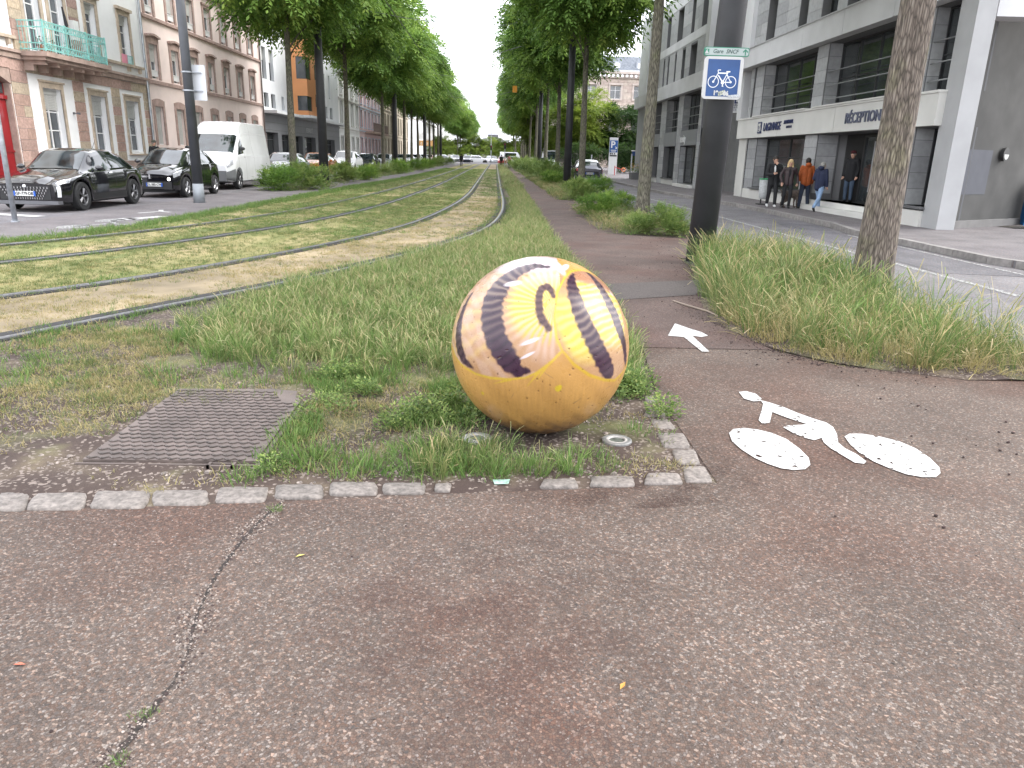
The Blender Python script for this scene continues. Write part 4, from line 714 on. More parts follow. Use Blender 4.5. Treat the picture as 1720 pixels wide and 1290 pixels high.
def cladding(F, parent, name, a0, a1, z0, z1, holes, mat, rowh, maxw, d=(.001, .022), j=.012, off=True):
    z = z0; k = 0
    while z < z1-.03:
        zt = min(z+rowh, z1); cuts = [h for h in holes if h[2] < zt-.02 and h[3] > z+.02]; seg = []; cur = a0
        for h in sorted(cuts):
            if h[0] > cur: seg.append((cur, h[0]))
            cur = max(cur, h[1])
        if cur < a1: seg.append((cur, a1))
        for s0, s1 in seg:
            n = max(1, math.ceil((s1-s0)/maxw)); sh = (maxw*.5 if k % 2 and n > 1 and off else 0); xs = [s0]+[s0+(s1-s0)*i/n+(sh if 0 < i < n else 0) for i in range(1, n)]+[s1]; xs = [x for x in xs if x <= s1]
            for x0, x1 in zip(xs, xs[1:]):
                if x1-x0 > .04: piece(name, F, parent, x0+j/2, x1-j/2, z+j/2, zt-j/2, d[0]-.02, d[1]+random.uniform(-.003, .003), mat)
        z = zt; k += 1
def stone_mat(name, cols, rough=.85, sc=12, bmp=.3, noise_amt=.3):
    m, n, l, b = new_mat(name); oi = n.new('ShaderNodeObjectInfo'); r = ramp(n, [(i/(len(cols)-1), c) for i, c in enumerate(cols)]); r.color_ramp.interpolation = 'CONSTANT' if len(cols) > 4 else 'LINEAR'; l.new(oi.outputs['Random'], r.inputs[0])
    t = tex(n, l, 'Noise', sc, 8, 'World'); rt = ramp(n, [(.3, (1-noise_amt,)*3), (.7, (1+noise_amt*.5,)*3)]); l.new(t.outputs[0], rt.inputs[0]); l.new(mixc(n, l, 1.0, r.outputs[0], rt.outputs[0], 'MULTIPLY'), b.inputs['Base Color'])
    b.inputs['Roughness'].default_value = rough; bump(n, l, b, t.outputs[0], bmp); _mc[name] = m; return m
white = M('white_render', (.86, .86, .86), .85, var=.02, scale=2, dirt=.06, bmp=.15); winw = M('white_window_frame', (.78, .78, .78), .4, var=.03); revw = M('white_reveal', (.7, .7, .68), .8, var=.04)
gl = glass('window_glass', (.07, .08, .09), .08); gld = glass('dark_glass', (.035, .04, .042), .05); shut = M('roller_shutter_grey', (.5, .5, .48), .6, var=.06); shutb = M('roller_shutter_beige', (.5, .46, .4), .6, var=.06)
sand = stone_mat('sandstone', [(.4, .27, .22), (.46, .31, .26), (.5, .4, .29), (.37, .25, .21), (.44, .36, .27), (.52, .37, .31)]); sandt = M('sandstone_trim', (.42, .31, .26), .85, var=.18, scale=4, bmp=.2, dirt=.25); tan_ = M('tan_stone_surround', (.5, .41, .32), .85, var=.12, scale=6, bmp=.2, dirt=.2)
brown = M('brown_stone_surround', (.42, .3, .26), .85, var=.15, scale=5, dirt=.2, bmp=.2); pink = M('pink_render', (.86, .72, .67), .9, var=.04, scale=1.5, dirt=.1, bmp=.15)
LX = Face('L', -17.0)
# --- house A: white render and sandstone, red door, turquoise balcony
A = thing('town_house', 'white and sandstone town house with red arched door and turquoise balcony', 'house', (-17, 32, .12))
gh = [(29.95, 31.2, 1.35, 3.6), (33.36, 34.6, 1.35, 3.58), (36.42, 37.7, 1.35, 3.58)]
fh = [(29.5, 30.55, 4.85, 7.3), (31.15, 32.2, 4.85, 7.3), (33.75, 34.65, 5.2, 7.2), (36.65, 37.6, 5.2, 7.2), (26.2, 27.2, 5.2, 7.2), (23.5, 24.5, 5.2, 7.2)]
sh2 = [(a, b, 8.1, 10.1) for a, b in ((29.5, 30.5), (31.2, 32.2), (33.75, 34.65), (36.65, 37.6), (26.2, 27.2))]
door = [(24.9, 28.1, .12, 3.95)]
wall(LX, A, 22, 38.9, .12, 11.2, gh+fh+sh2+door+[(22.4, 23.6, 1.35, 3.6)], white, .28)
for l, r, b, t in gh:
    window(LX, A, l, r, b, t, ((.5,), (.33, .63)), .27, winw, gl, ('half', .66), shut)
    mb = MB(); 
    for a0, a1, z0, z1 in ((l-.16, l, b-.1, t+.2), (r, r+.16, b-.1, t+.2), (l, r, t, t+.2)): LX.box(mb, a0, a1, z0, z1, -.02, .04)
    LX.box(mb, l-.2, r+.2, t+.2, t+.27, -.02, .09); LX.box(mb, l-.2, r+.2, b-.17, b-.1, -.02, .12); mb.build('stone_surround', tan_, A)
for l, r, b, t in fh+sh2:
    window(LX, A, l, r, b, t, ((.5,), (.33, .66)), .26, winw, gl, ('q', .8) if b > 5 else None, shut)
    mb = MB(); 
    for a0, a1, z0, z1 in ((l-.17, l, b-.05, t+.2), (r, r+.17, b-.05, t+.2), (l, r, t, t+.22)): LX.box(mb, a0, a1, z0, z1, -.02, .05)
    LX.box(mb, l-.25, r+.25, t+.2, t+.32, -.02, .14); mb.build('stone_surround', tan_, A)
# sandstone piers round the white panels of the ground floor
panels = [(29.1, 32.1, 1.2, 4.03), (32.88, 35.2, 1.2, 4.01), (35.93, 38.3, 1.2, 4.03)]
cladding(LX, A, 'sandstone_block', 28.12, 38.9, .95, 4.42, panels, sand, .385, .95, (.0, .035)); cladding(LX, A, 'sandstone_block', 22.0, 24.9, .95, 4.42, [], sand, .385, .95, (.0, .035))
for k in range(5): piece('sandstone_block', LX, A, 24.9+k*.64+.01, 24.9+(k+1)*.64-.01, 4.08, 4.42, -.02, .06, sand)
cladding(LX, A, 'plinth_stone', 28.12, 38.9, .12, .95, [], sandt, .42, 1.3, (.0, .05)); cladding(LX, A, 'quoin', 28.6, 29.28, 4.72, 11.0, [], sand, .34, 1, (.0, .07)); cladding(LX, A, 'quoin', 32.5, 33.15, 4.72, 11.0, [], sand, .34, 1, (.0, .07))
mb = MB(); LX.box(mb, 22, 38.9, 4.43, 4.7, -.01, .1); LX.box(mb, 22, 38.9, 4.62, 4.72, -.01, .17); mb.build('string_course', sandt, A)
for a0, a1 in ((33.5, 38.5), (22.2, 28.6)):
    mb = MB(); LX.box(mb, a0, a1, 5.06, 5.17, -.01, .15)
    for q in (a0+.35, a0+1.5, a1-1.5, a1-.4): LX.box(mb, q, q+.12, 4.86, 5.06, -.01, .12)
    mb.build('sill_course', tan_, A)
red = M('red_gloss_paint', (.25, .008, .012), .3, var=.06, scale=2, coat=.3); mb = MB(); LX.box(mb, 24.9, 28.02, .2, 3.95, -.3, -.22); D = mb.build('door', red, A)
def arch(l, r, spring, top, y0, d0, d1, n=16):
    mb = MB(); c = (l+r)/2; out = []
    for i in range(n+1): t = i/n; a = l+(r-l)*t; out.append((a, spring+(top-spring)*math.sin(math.pi*t)))
    for (a, z), (a2, z2) in zip(out, out[1:]): 
        mb.quad(LX.p(a, z, d1), LX.p(a2, z2, d1), LX.p(a2, y0, d1), LX.p(a, y0, d1)); mb.quad(LX.p(a, z, d0), LX.p(a2, z2, d0), LX.p(a2, z2, d1), LX.p(a, z, d1))
    return mb
mb = MB(); LX.box(mb, 28.02, 28.1, .12, 3.7, -.27, .0); mb.build('door_jamb', sandt, A)
arch(24.9, 28.1, 3.55, 3.97, 4.1, -.28, .03).build('arch_stone', sandt, A)
for a0 in (25.05, 26.6):
    for z0, z1 in ((.4, 1.25), (1.35, 3.0)):
        mb = MB(); LX.box(mb, a0, a0+1.35, z0, z1, -.22, -.2); LX.box(mb, a0+.1, a0+1.25, z0+.1, z1-.1, -.2, -.18); mb.build('door_panel', red, D)
mb = MB(); LX.box(mb, 24.95, 28.05, 3.05, 3.17, -.22, -.14); LX.box(mb, 24.95, 28.05, 1.28, 1.34, -.2, -.17); mb.build('transom', red, D)
for i in range(5): mb = MB(); LX.box(mb, 25.15+i*.58, 25.6+i*.58, 3.24, 3.6, -.21, -.2); mb.build('fanlight_pane', gl, D)
# balcony
mb = MB(); LX.box(mb, 28.75, 33.35, 4.56, 4.72, .02, 1.05); LX.box(mb, 28.85, 33.25, 4.44, 4.56, .02, .92); mb.build('balcony_slab', sandt, A)
for a in (29.1, 29.9, 30.8, 31.6, 32.4, 33.0):
    mb = MB(); LX.box(mb, a-.08, a+.08, 4.3, 4.46, .0, .78); LX.box(mb, a-.07, a+.07, 4.1, 4.3, .0, .35); mb.build('balcony_bracket', sandt, A)
tq = M('turquoise_iron', (.25, .56, .52), .5, var=.15, scale=9); RL = thing('railing', None, None, (0, 0, 0)); bpy.data.objects.remove(RL)
mb = MB(); Bz, Tz = 4.74, 5.72
for z in (Bz+.06, Bz+.26, Tz-.2, Tz): LX.box(mb, 28.85, 33.2, z-.018, z+.018, .95, .985); [LX.box(mb, a-.015, a+.015, z-.018, z+.018, .02, .95) for a in (28.87, 33.18)]
for a in (28.86, 30.3, 31.75, 33.19): LX.box(mb, a-.025, a+.025, Bz, Tz+.05, .94, .99)
RAILOB = mb.build('balcony_railing', tq, A)
bal = MB(); LX.box(bal, -.012, .012, 0, .98, 0, .022) if False else bal.box(0, .014, -.008, .008, 0, .96); balm = bal.mesh('baluster', tq)
ring = MB(); ring.lathe([(.06, -.008), (.06, .008), (.075, .008), (.075, -.008), (.06, -.008)], (0, 0, 0), 12, 'x'); ringm = ring.mesh('scroll_ring', tq)
for i in range(1, 30): wput('baluster', balm, RAILOB, LX.p(28.86+i*.145, Bz, .955))
for i in range(7):
    for a in (28.87, 33.18): wput('baluster', balm, RAILOB, LX.p(a-.0, Bz, .1+i*.13))
for i in range(26):
    for z in (Bz+.16, Tz-.1): wput('scroll_ring', ringm, RAILOB, LX.p(28.98+i*.165, z, .967))
for l, r in ((33.72, 34.68), (36.62, 37.62)):
    mb = MB(); LX.box(mb, l, r, 5.52, 5.55, .03, .05); LX.box(mb, l, r, 5.2, 5.23, .03, .05); [LX.box(mb, l+k*.12, l+k*.12+.018, 5.2, 5.55, .03, .05) for k in range(9)]; mb.build('window_guard', tq, A)
mb = MB(); LX.box(mb, 36.5, 37.0, 5.18, 5.56, .06, .075); mb.build('pink_cloth', M('pink_cloth', (.75, .3, .38), .9), None, loc=LX.p(36.75, 5.2, .07), label='pink cloth hanging over a window guard of the white house', category='cloth')
mb = MB(); LX.box(mb, 31.85, 31.93, 2.75, 2.83, .0, .06); LX.box(mb, 31.87, 31.91, 2.77, 2.81, .05, .16); mb.tube([LX.p(31.89, 2.8, .14), LX.p(31.95, 2.78, .26)], [.04, .045], 10); mb.build('security_camera', M('dark_grey_metal', (.1, .1, .11), .5), None, loc=LX.p(31.89, 2.78), label='small grey surveillance camera on the white ground floor wall', category='camera')
mb = MB(); LX.box(mb, 31.9, 32.25, 5.5, 6.2, .3, .5); mb.build('balcony_cabinet', M('white_plastic', (.7, .7, .68), .5), None, loc=LX.p(32, 4.72, .4), label='small white cabinet standing on the turquoise balcony', category='cabinet')
mb = MB(); mb.tube([LX.p(31.4, 5.0, .5), LX.p(31.35, 6.0, .5)], .03, 8); mb.tube([LX.p(31.35, 5.9, .5), LX.p(31.2, 6.55, .5)], [.07, .03], 8); mb.build('folded_parasol', M('black_cloth', (.03, .03, .035), .8), None, loc=LX.p(31.4, 4.72, .5), label='folded dark parasol leaning behind the turquoise railing', category='parasol')
plm = [tuple(x) for x in ((29.3, 4.95), (29.7, 4.9), (31.0, 4.95), (32.7, 4.95))]
for i, (a, z) in enumerate(plm):
    e = thing('potted_plant', ['potted plant at the street end of the turquoise balcony', 'second potted plant, in a pale pot on the turquoise balcony', 'potted plant in the middle of the turquoise balcony', 'potted plant at the far end of the turquoise balcony'][i], 'plant', LX.p(a, 4.72, .6)); mb = MB(); mb.lathe([(.09, 4.72), (.13, 4.98), (.0, 4.96)], LX.p(a, 0, .6), 10); mb.build('pot', M('terracotta', (.35, .16, .1), .8), e)
    me = broadleaf('plantleaves', 60, .35, .18, .1, MAT_LEAFD, 300+i); wput('foliage', me, e, LX.p(a, 4.96, .6))
# roof edge and downpipe between A and B
mb = MB(); LX.box(mb, 22, 38.9, 11.2, 11.5, -6, .5); mb.build('cornice', sandt, A)
zp = M('zinc_pipe', (.36, .38, .4), .45, .6, var=.2); e = thing('downpipe', 'grey zinc downpipe between the white house and the pink house', 'downpipe', LX.p(38.7, .2, .1)); mb = MB(); mb.tube([LX.p(38.72, 1.8, .1), LX.p(38.72, 11.3, .1)], .06, 8); mb.build('pipe', zp, e); mb = MB(); mb.tube([LX.p(38.72, .2, .1), LX.p(38.72, 1.85, .1)], .075, 8); mb.build('foot_pipe', M('green_cast_iron', (.16, .3, .26), .6), e)
# --- house B: pink
B = thing('pink_house', 'long pink rendered house with brown stone window surrounds and slate roof', 'house', (-17, 48, .12))
cs = [39.9+i*2.58 for i in range(7)]; hw = .47
gB = [(c-hw, c+hw, 1.7, 3.52) for c in cs]; fB = [(c-hw, c+hw, 4.8, 6.4) for c in cs]; sB = [(c-hw, c+hw, 7.72, 9.3) for c in cs]
wall(LX, B, 38.9, 57.4, .12, 10.3, gB+fB+sB, pink, .24)
for i, c in enumerate(cs):
    for j, (l, r, b, t) in enumerate((gB[i], fB[i], sB[i])):
        s = (1.0 if False else None); k = [.02, .28+.45*(i % 3 == 2), .45][j]
        if j == 0: window(LX, B, l, r, b, t, ((.5,), ()), .2, winw, gl, ('s', .02 if i < 2 else .5), shut)
        else: window(LX, B, l, r, b, t, ((.5,), ()), .2, winw, gl, ('s', round(.3+.2*((i+j) % 3), 2)), shut)
        mb = MB()
        for a0, a1 in ((l-.2, l), (r, r+.2)): LX.box(mb, a0, a1, b-.02, t+.12, -.02, .05)
        if j == 2: LX.box(mb, l, r, t, t+.12, -.02, .05); LX.box(mb, l-.26, r+.26, t+.12, t+.22, -.02, .1)
        else:
            for q in range(8):
                u0, u1 = q/8, (q+1)/8; a0, a1 = l-.2+(r-l+.4)*u0, l-.2+(r-l+.4)*u1; zz = t+.26+.1*math.sin(math.pi*(u0+u1)/2); LX.box(mb, a0, a1, t if l-.01 < (a0+a1)/2 < r+.01 else t+.12, zz, -.02, .052)
                if j == 1: LX.box(mb, a0-(.06 if q == 0 else 0), a1+(.06 if q == 7 else 0), zz, zz+.1, -.02, .16)
        if j == 1: pass
        mb.build('stone_surround', brown, B)
        if j: mb = MB(); LX.box(mb, l+.02, r-.02, b+.12, b+.38, -.1, -.04); LX.box(mb, l, r, b+.36, b+.4, -.12, -.02); mb.build('window_rail', winw, B)
mb = MB(); LX.box(mb, 38.9, 57.4, 4.56, 4.72, -.01, .1); mb.build('string_course', brown, B); mb = MB(); LX.box(mb, 38.9, 57.4, 7.5, 7.64, -.01, .12); mb.build('string_course', brown, B); mb = MB(); LX.box(mb, 38.9, 57.4, .12, 1.1, -.01, .06); mb.build('plinth', brown, B)
mb = MB(); LX.box(mb, 38.9, 57.4, 9.95, 10.32, -.01, .3); LX.box(mb, 38.7, 57.5, 10.3, 10.42, -.2, .55); mb.build('cornice', brown, B)
slate = M('slate_roof', (.09, .09, .1), .55, var=.2, scale=14, bmp=.2); mb = MB(); mb.quad(LX.p(38.9, 10.42, .5), LX.p(57.4, 10.42, .5), LX.p(57.4, 13.4, -2.2), LX.p(38.9, 13.4, -2.2)); mb.quad(LX.p(57.4, 10.42, .5), LX.p(57.4, 10.42, -6), LX.p(57.4, 13.4, -5), LX.p(57.4, 13.4, -2.2)); mb.quad(LX.p(38.9, 13.4, -2.2), LX.p(57.4, 13.4, -2.2), LX.p(57.4, 13.4, -6), LX.p(38.9, 13.4, -6)); mb.build('roof', slate, B)
for a in (42, 47, 53):
    mb = MB(); LX.box(mb, a-.55, a+.55, 10.7, 12.1, -1.6, .1); mb.build('dormer', winw, B); mb = MB(); LX.box(mb, a-.4, a+.4, 10.85, 11.95, .1, .12); mb.build('dormer_pane', gl, B)
mb = MB(); mb.tube([LX.p(57.25, .2, .1), LX.p(57.25, 10.2, .1), LX.p(57.25, 10.4, .4)], .06, 8); mb.build('downpipe', M('brown_pipe', (.12, .09, .08), .5), None, loc=LX.p(57.25, .2, .1), label='dark downpipe at the far corner of the pink house', category='downpipe')
# --- house C: modern white block, grey ground floor, orange oriel
Cb = thing('modern_block', 'modern white apartment block with grey shop floor and orange oriel', 'building', (-17, 70, .12)); wc = M('pale_grey_render', (.66, .67, .69), .85, var=.04, scale=1, dirt=.15, bmp=.1)
up = [(57.95, 59.0, 6.52, 8.7), (59.75, 60.9, 6.52, 8.7), (57.95, 59.1, 4.6, 5.6), (59.75, 60.9, 4.6, 5.6), (62.6, 63.3, 4.6, 5.62), (69.95, 71.8, 4.7, 5.9), (74.4, 75.0, 4.7, 5.7), (78.0, 79.2, 4.7, 5.8), (80.3, 81.6, 4.7, 5.8), (77.8, 78.5, 6.6, 8.8), (80.0, 80.8, 6.6, 8.8), (57.95, 59.0, 9.4, 11.6), (74.2, 75.2, 6.6, 11)]
gg = [(57.6, 61.0, .25, 2.85), (62.0, 65.2, .6, 2.75), (65.9, 68.6, .25, 2.75), (69.3, 73.4, .6, 2.75), (78.0, 82.0, .25, 2.7)]
wall(LX, Cb, 57.42, 84.6, 4.15, 13, up, wc, .35, 'wall'); gr = M('grey_panel_cladding', (.2, .205, .22), .6, var=.05, scale=1); wall(LX, Cb, 57.42, 84.6, .12, 4.15, gg, gr, .5, 'ground_floor_wall')
fr = M('dark_window_frame', (.06, .06, .065), .5)
for l, r, b, t in up: window(LX, Cb, l, r, b, t, ((.5,), ()), .3, fr, gl, ('s', .6) if t > 6.5 and t < 9 else None, shut)
for l, r, b, t in gg: window(LX, Cb, l, r, b, t, ((.33, .66), (.8,)), .45, fr, gld)
mb = MB(); LX.box(mb, 57.5, 84.6, 4.15, 4.35, .0, 1.0); mb.build('canopy_slab', wc, Cb)
for z in (3.0, 3.55): mb = MB(); LX.box(mb, 57.45, 84.55, z, z+.02, .001, .012); mb.build('panel_joint', fr, Cb)
orr = M('orange_render', (.62, .28, .12), .85, var=.05, scale=1, bmp=.1)
mb = MB()
for z0, z1 in ((4.4, 4.75), (5.9, 7.2), (8.9, 10.3), (12, 13)):
    LX.box(mb, 65.6, 69.3, z0, z1, .01, 1.35)
LX.box(mb, 67.22, 69.28, 4.42, 12.98, .012, 1.34); LX.box(mb, 65.62, 67.2, 4.42, 12.98, .012, .5); mb.build('oriel', orr, Cb)
for z0, z1 in ((4.75, 5.9), (7.2, 8.9), (10.3, 12)): mb = MB(); LX.box(mb, 65.64, 67.2, z0, z1, .5, 1.28); mb.build('oriel_window', gl, Cb)
for z0, z1 in ((5.2, 6.2), (7.4, 8.6), (10.4, 11.6)): mb = MB(); LX.box(mb, 68.4, 69.0, z0, z1, 1.34, 1.36); mb.build('oriel_window', gl, Cb)
mb = MB(); LX.box(mb, 65.4, 69.6, 4.2, 4.4, .01, 1.6); mb.build('oriel_base', wc, Cb); mb = MB(); LX.box(mb, 69.35, 73.4, 6.3, 13, .0, .04); mb.build('beige_panel', M('beige_panel', (.52, .46, .44), .8), Cb)
gt = M('pale_letters', (.62, .63, .65), .6); text('AGENCE LABEAUT', .5, gt, Cb, LX.p(71.5, 3.3, .02), RRIGHT, 'shop_lettering') if False else text('E B A U T', .55, gt, Cb, LX.p(71.2, 3.3, .02), RRIGHT, 'shop_lettering')
gf = M('red_graffiti', (.55, .08, .07), .8)
for a in (62.8, 64.2, 70.5): text('SAKO', .8, gf, Cb, LX.p(a, .95, .02), RRIGHT, 'graffiti', bold=.03)
# --- terraces farther along
def terrace(name, label, a0, a1, top, mat, rows, cols, w, trim, roof=None, extra=None, gr=(1.2, 3.3), shutter=None, shm=None, wst=((.5,), (.6,)), fm=None):
    e = thing(name, label, 'house', (-17, (a0+a1)/2, .12)); st = (a1-a0)/cols; H = []
    for b, t in rows: H += [(a0+st*(i+.5)-w/2, a0+st*(i+.5)+w/2, b, t) for i in range(cols)]
    wall(LX, e, a0+.02, a1, .12, top, H, mat, .25)
    for h in H:
        window(LX, e, *h, wst, .22, fm or winw, gl, shutter, shm)
        mb = MB(); [LX.box(mb, x0, x1, h[2]-.05, h[3]+.12, -.01, .06) for x0, x1 in ((h[0]-.14, h[0]), (h[1], h[1]+.14))]; LX.box(mb, h[0], h[1], h[3], h[3]+.12, -.01, .06); LX.box(mb, h[0]-.2, h[1]+.2, h[2]-.15, h[2]-.05, -.01, .12); mb.build('stone_surround', trim, e)
    for b, t in rows[1:]: mb = MB(); LX.box(mb, a0, a1, b-.55, b-.42, -.01, .1); mb.build('string_course', trim, e)
    mb = MB(); LX.box(mb, a0, a1, top, top+.25, -6, .4); mb.build('cornice', trim, e)
    if roof: mb = MB(); mb.quad(LX.p(a0, top+.25, .4), LX.p(a1, top+.25, .4), LX.p(a1, top+2.6, -2), LX.p(a0, top+2.6, -2)); mb.quad(LX.p(a0, top+.25, -5), LX.p(a0, top+.25, .4), LX.p(a0, top+2.6, -2), LX.p(a0, top+2.6, -4)); mb.build('roof', roof, e)
    return e
lt = M('light_trim', (.62, .6, .58), .8, var=.05); pk2 = M('pale_pink_render', (.66, .5, .5), .9, var=.04); crm = M('cream_stone', (.5, .44, .34), .85, var=.12, scale=3, dirt=.25, bmp=.2); rsh = M('red_brown_shutters', (.42, .13, .12), .7); blu = M('blue_grey_trim', (.45, .53, .62), .8); tile = M('red_roof_tiles', (.28, .1, .06), .8, var=.2, scale=12)
terrace('narrow_house', 'narrow white town house with tall grey shuttered windows, beyond the modern block', 84.6, 97, 9.6, white, [(1.0, 3.2), (4.5, 6.9), (7.6, 8.9)], 4, 1.3, lt, slate, shutter=('a', .1), shm=M('grey_shutters', (.33, .33, .33), .7))
E5 = terrace('red_shutter_house', 'pale pink and blue-trimmed house with red-brown shutters and an iron balcony', 97, 114.5, 9.6, pk2, [(.9, 3.3), (4.6, 6.6), (7.4, 9.1)], 6, 1.3, blu, tile, shutter=('a', .05), shm=rsh)
mb = MB(); LX.box(mb, 101, 114.5, 3.9, 4.15, .0, 1.2); mb.build('balcony_slab', sandt, E5); mb = MB(); LX.box(mb, 101, 114.5, 5.2, 5.26, 1.1, 1.15); [LX.box(mb, 101+k*.25, 101+k*.25+.04, 4.15, 5.2, 1.1, 1.14) for k in range(54)]; mb.build('balcony_railing', M('rusty_grey_iron', (.25, .2, .18), .7), E5)
terrace('cream_stone_house', 'old cream stone house with tall narrow windows and dark balconies', 114.5, 150, 12.5, crm, [(1.3, 3.6), (4.6, 7.2), (8.2, 10.6)], 11, 1.2, M('weathered_trim', (.3, .26, .2), .85, var=.15), slate, wst=((.5,), (.7,)))
terrace('white_corner_block', 'white modern block with large dark ground floor openings, far down the avenue', 178, 215, 8.5, white, [(.6, 3.4), (4.9, 6.4), (6.9, 8.0)], 9, 2.2, lt, None, wst=((.5,), ()))
# ---------------------------------------------------------------- right: hotel and shop building
RX = Face('R', 10.9); slab = stone_mat('grey_stone_slab', [(.29, .293, .3), (.335, .338, .345), (.37, .373, .38), (.4, .4, .405)], .75, 7, .12, .14); slabd = M('grey_stone_backing', (.14, .14, .145), .8, var=.05); pw = M('painted_white_concrete', (.58, .58, .59), .75, var=.04, scale=1.3, dirt=.2, bmp=.12)
mb_core = 1; lbeige = M('warm_white_band', (.6, .59, .56), .75, var=.04, scale=1.2, dirt=.15, bmp=.1); drk = M('anthracite_frame', (.025, .026, .028), .4); steel = M('grey_handrail', (.3, .3, .31), .4, .7)
H = thing('hotel_building', 'grey stone and white concrete hotel building with sign band and dark glazing', 'building', (10.9, 27, .12))
# ground floor
gf = [(33.45, 33.62, .5, 2.53), (27.28, 32.38, .58, 2.55), (21.05, 26.25, .42, 2.55), (19.06, 20.12, .62, 2.55)]
wall(RX, H, 19.05, 34.6, .12, 2.56, gf, slabd, .75, 'ground_floor_wall', core=.95)
cladding(RX, H, 'stone_slab', 19.07, 33.4, .5, 2.55, gf, slab, .41, 1.1, (.0, .02), .011, False)
for y0 in (32.4, 26.27, 20.14):   # reveals that face the camera side of each opening
    z = .62
    while z < 2.5:
        mb = MB(); mb.box(10.93, 11.6, y0-.022, y0-.001, z+.006, min(z+.41, 2.55)-.006); mb.build('reveal_slab', slab, H); z += .41
def bigwin(l, r, b, t, nv, hs, depth, curtain=False):
    return window(RX, H, l, r, b, t, (tuple((i+1)/nv for i in range(nv-1)), hs), depth, drk, gld)
bigwin(27.28, 32.38, .58, 2.55, 2, (.62,), .5); bigwin(19.06, 20.12, .62, 2.55, 1, (), .55); bigwin(33.45, 33.62, .5, 2.53, 1, (), .3)
mb = MB(); RX.box(mb, 21.06, 25.6, .43, 2.54, -.76, -.72); mb.build('lobby_shade_panel', M('painted_lobby_shade', (.012, .012, .013), .6), H)  # near-black panel: the darkness of the unlit lobby put into its colour
# doorway: glass door leaf and pull bar in front of the painted lobby shade
window(RX, H, 22.4, 24.2, .42, 2.5, ((.5,), ()), .7, drk, gld); mb = MB(); mb.tube([RX.p(23.4, .8, -.6), RX.p(23.4, 2.3, -.6)], .02, 8); mb.build('door_pull', steel, H)
mb = MB(); RX.box(mb, 20.9, 26.4, .12, .27, -.3, .45); mb.build('step', lbeige, H); mb = MB(); RX.box(mb, 21.05, 26.25, .12, .42, -.72, .1); mb.build('step', lbeige, H)
mb = MB(); RX.box(mb, 26.4, 33.4, .12, .5, -.02, .06); mb.build('plinth', lbeige, H); mb = MB(); RX.box(mb, 19.05, 20.9, .12, .52, -.02, .1); mb.build('plinth', lbeige, H)
for a0, a1, z in ((27.2, 32.5, .53), (19.0, 20.3, .56)): mb = MB(); RX.box(mb, a0, a1, z, z+.06, -.45, .16); mb.build('window_sill', M('dark_sill', (.12, .12, .125), .5), H)
mb = MB(); RX.box(mb, 33.62, 34.6, .12, 2.56, -.02, .05); mb.build('white_pier', lbeige, H)
mb = MB(); mb.box(12.0, 16, 23.6, 34, .12, 12.1); mb.build('inner_core', slabd, H)
# sign band, in panels
for a0, a1 in ((18.95, 20.9), (20.92, 24.66), (24.68, 29.6), (29.62, 34.55)): mb = MB(); RX.box(mb, a0, a1, 2.57, 3.33, -.2, .22); mb.build('band_panel', lbeige, H)
mb = MB(); RX.box(mb, 18.93, 34.57, 3.33, 3.39, -.2, .26); mb.build('band_coping', lbeige, H)
# first floor: strip windows with rails
uf = [(33.35, 33.6, 3.4, 5.4), (27.18, 32.4, 3.4, 5.4), (21.1, 26.3, 3.4, 5.4), (19.06, 20.12, 3.4, 5.4)]
wall(RX, H, 19.05, 34.0, 3.39, 5.41, uf, slabd, .6, 'first_floor_wall', core=.95); cladding(RX, H, 'stone_slab', 19.07, 34.0, 3.4, 5.4, uf, slab, .4, 1.1, (.0, .02), .011, False)
for y0 in (32.42, 26.32, 20.14):
    z = 3.4
    while z < 5.3: mb = MB(); mb.box(10.93, 11.45, y0-.022, y0-.001, z+.006, z+.394); mb.build('reveal_slab', slab, H); z += .4
for l, r, b, t in uf[1:3]:
    bigwin(l, r, b, t, 4, (.45,), .5)
    for z in (3.66, 4.09, 4.52): mb = MB(); mb.tube([RX.p(l, z, -.06), RX.p(r, z, -.06)], .018, 6); mb.build('guard_rail', steel, H)
    mb = MB(); RX.box(mb, l-.1, r+.1, 3.39, 3.43, -.4, .3); mb.build('window_sill', lbeige, H)
bigwin(*uf[3], 1, (.45,), .4)
for z in (3.66, 4.09, 4.6): mb = MB(); mb.tube([RX.p(19.0, z, -.06), RX.p(20.1, z, -.06)], .018, 6); mb.build('guard_rail', steel, H)
# white overhanging band in panels
for a0, a1 in ((18.9, 21.6), (21.62, 24.7), (24.72, 27.9), (27.92, 31.1), (31.12, 35.6)): mb = MB(); RX.box(mb, a0, a1, 5.42, 6.13, -.4, .35); mb.build('band_panel', pw, H)
mb = MB(); RX.box(mb, 18.9, 35.6, 6.13, 6.18, -.4, .38); mb.build('band_coping', M('metal_coping', (.35, .35, .36), .5), H)
hu = [(31.75, 32.75, 6.25, 8.05), (28.55, 29.35, 6.25, 8.05), (26.1, 27.35, 6.25, 8.05), (24.3, 25.4, 6.25, 8.05), (21.5, 22.6, 6.25, 8.05), (19.5, 20.5, 6.25, 8.05)]; hu2 = [(a, b, 9.2, 11) for a, b, _, _ in hu]
wall(RX, H, 18.95, 34.1, 6.13, 12.2, hu+hu2, slabd, .4, 'upper_wall', core=.95); cladding(RX, H, 'stone_slab', 18.95, 34.1, 6.2, 12.2, hu+hu2, slab, .43, 1.25, (.0, .02), .011, False)
for h in hu+hu2: window(RX, H, *h, ((.5,), ()), .35, drk, gld)
mb = MB(); RX.box(mb, 34.12, 35.65, 6.1, 12.4, -1.5, .2); RX.box(mb, 35.0, 35.6, 3.4, 5.42, -.6, .0); mb.build('white_frame', pw, H)
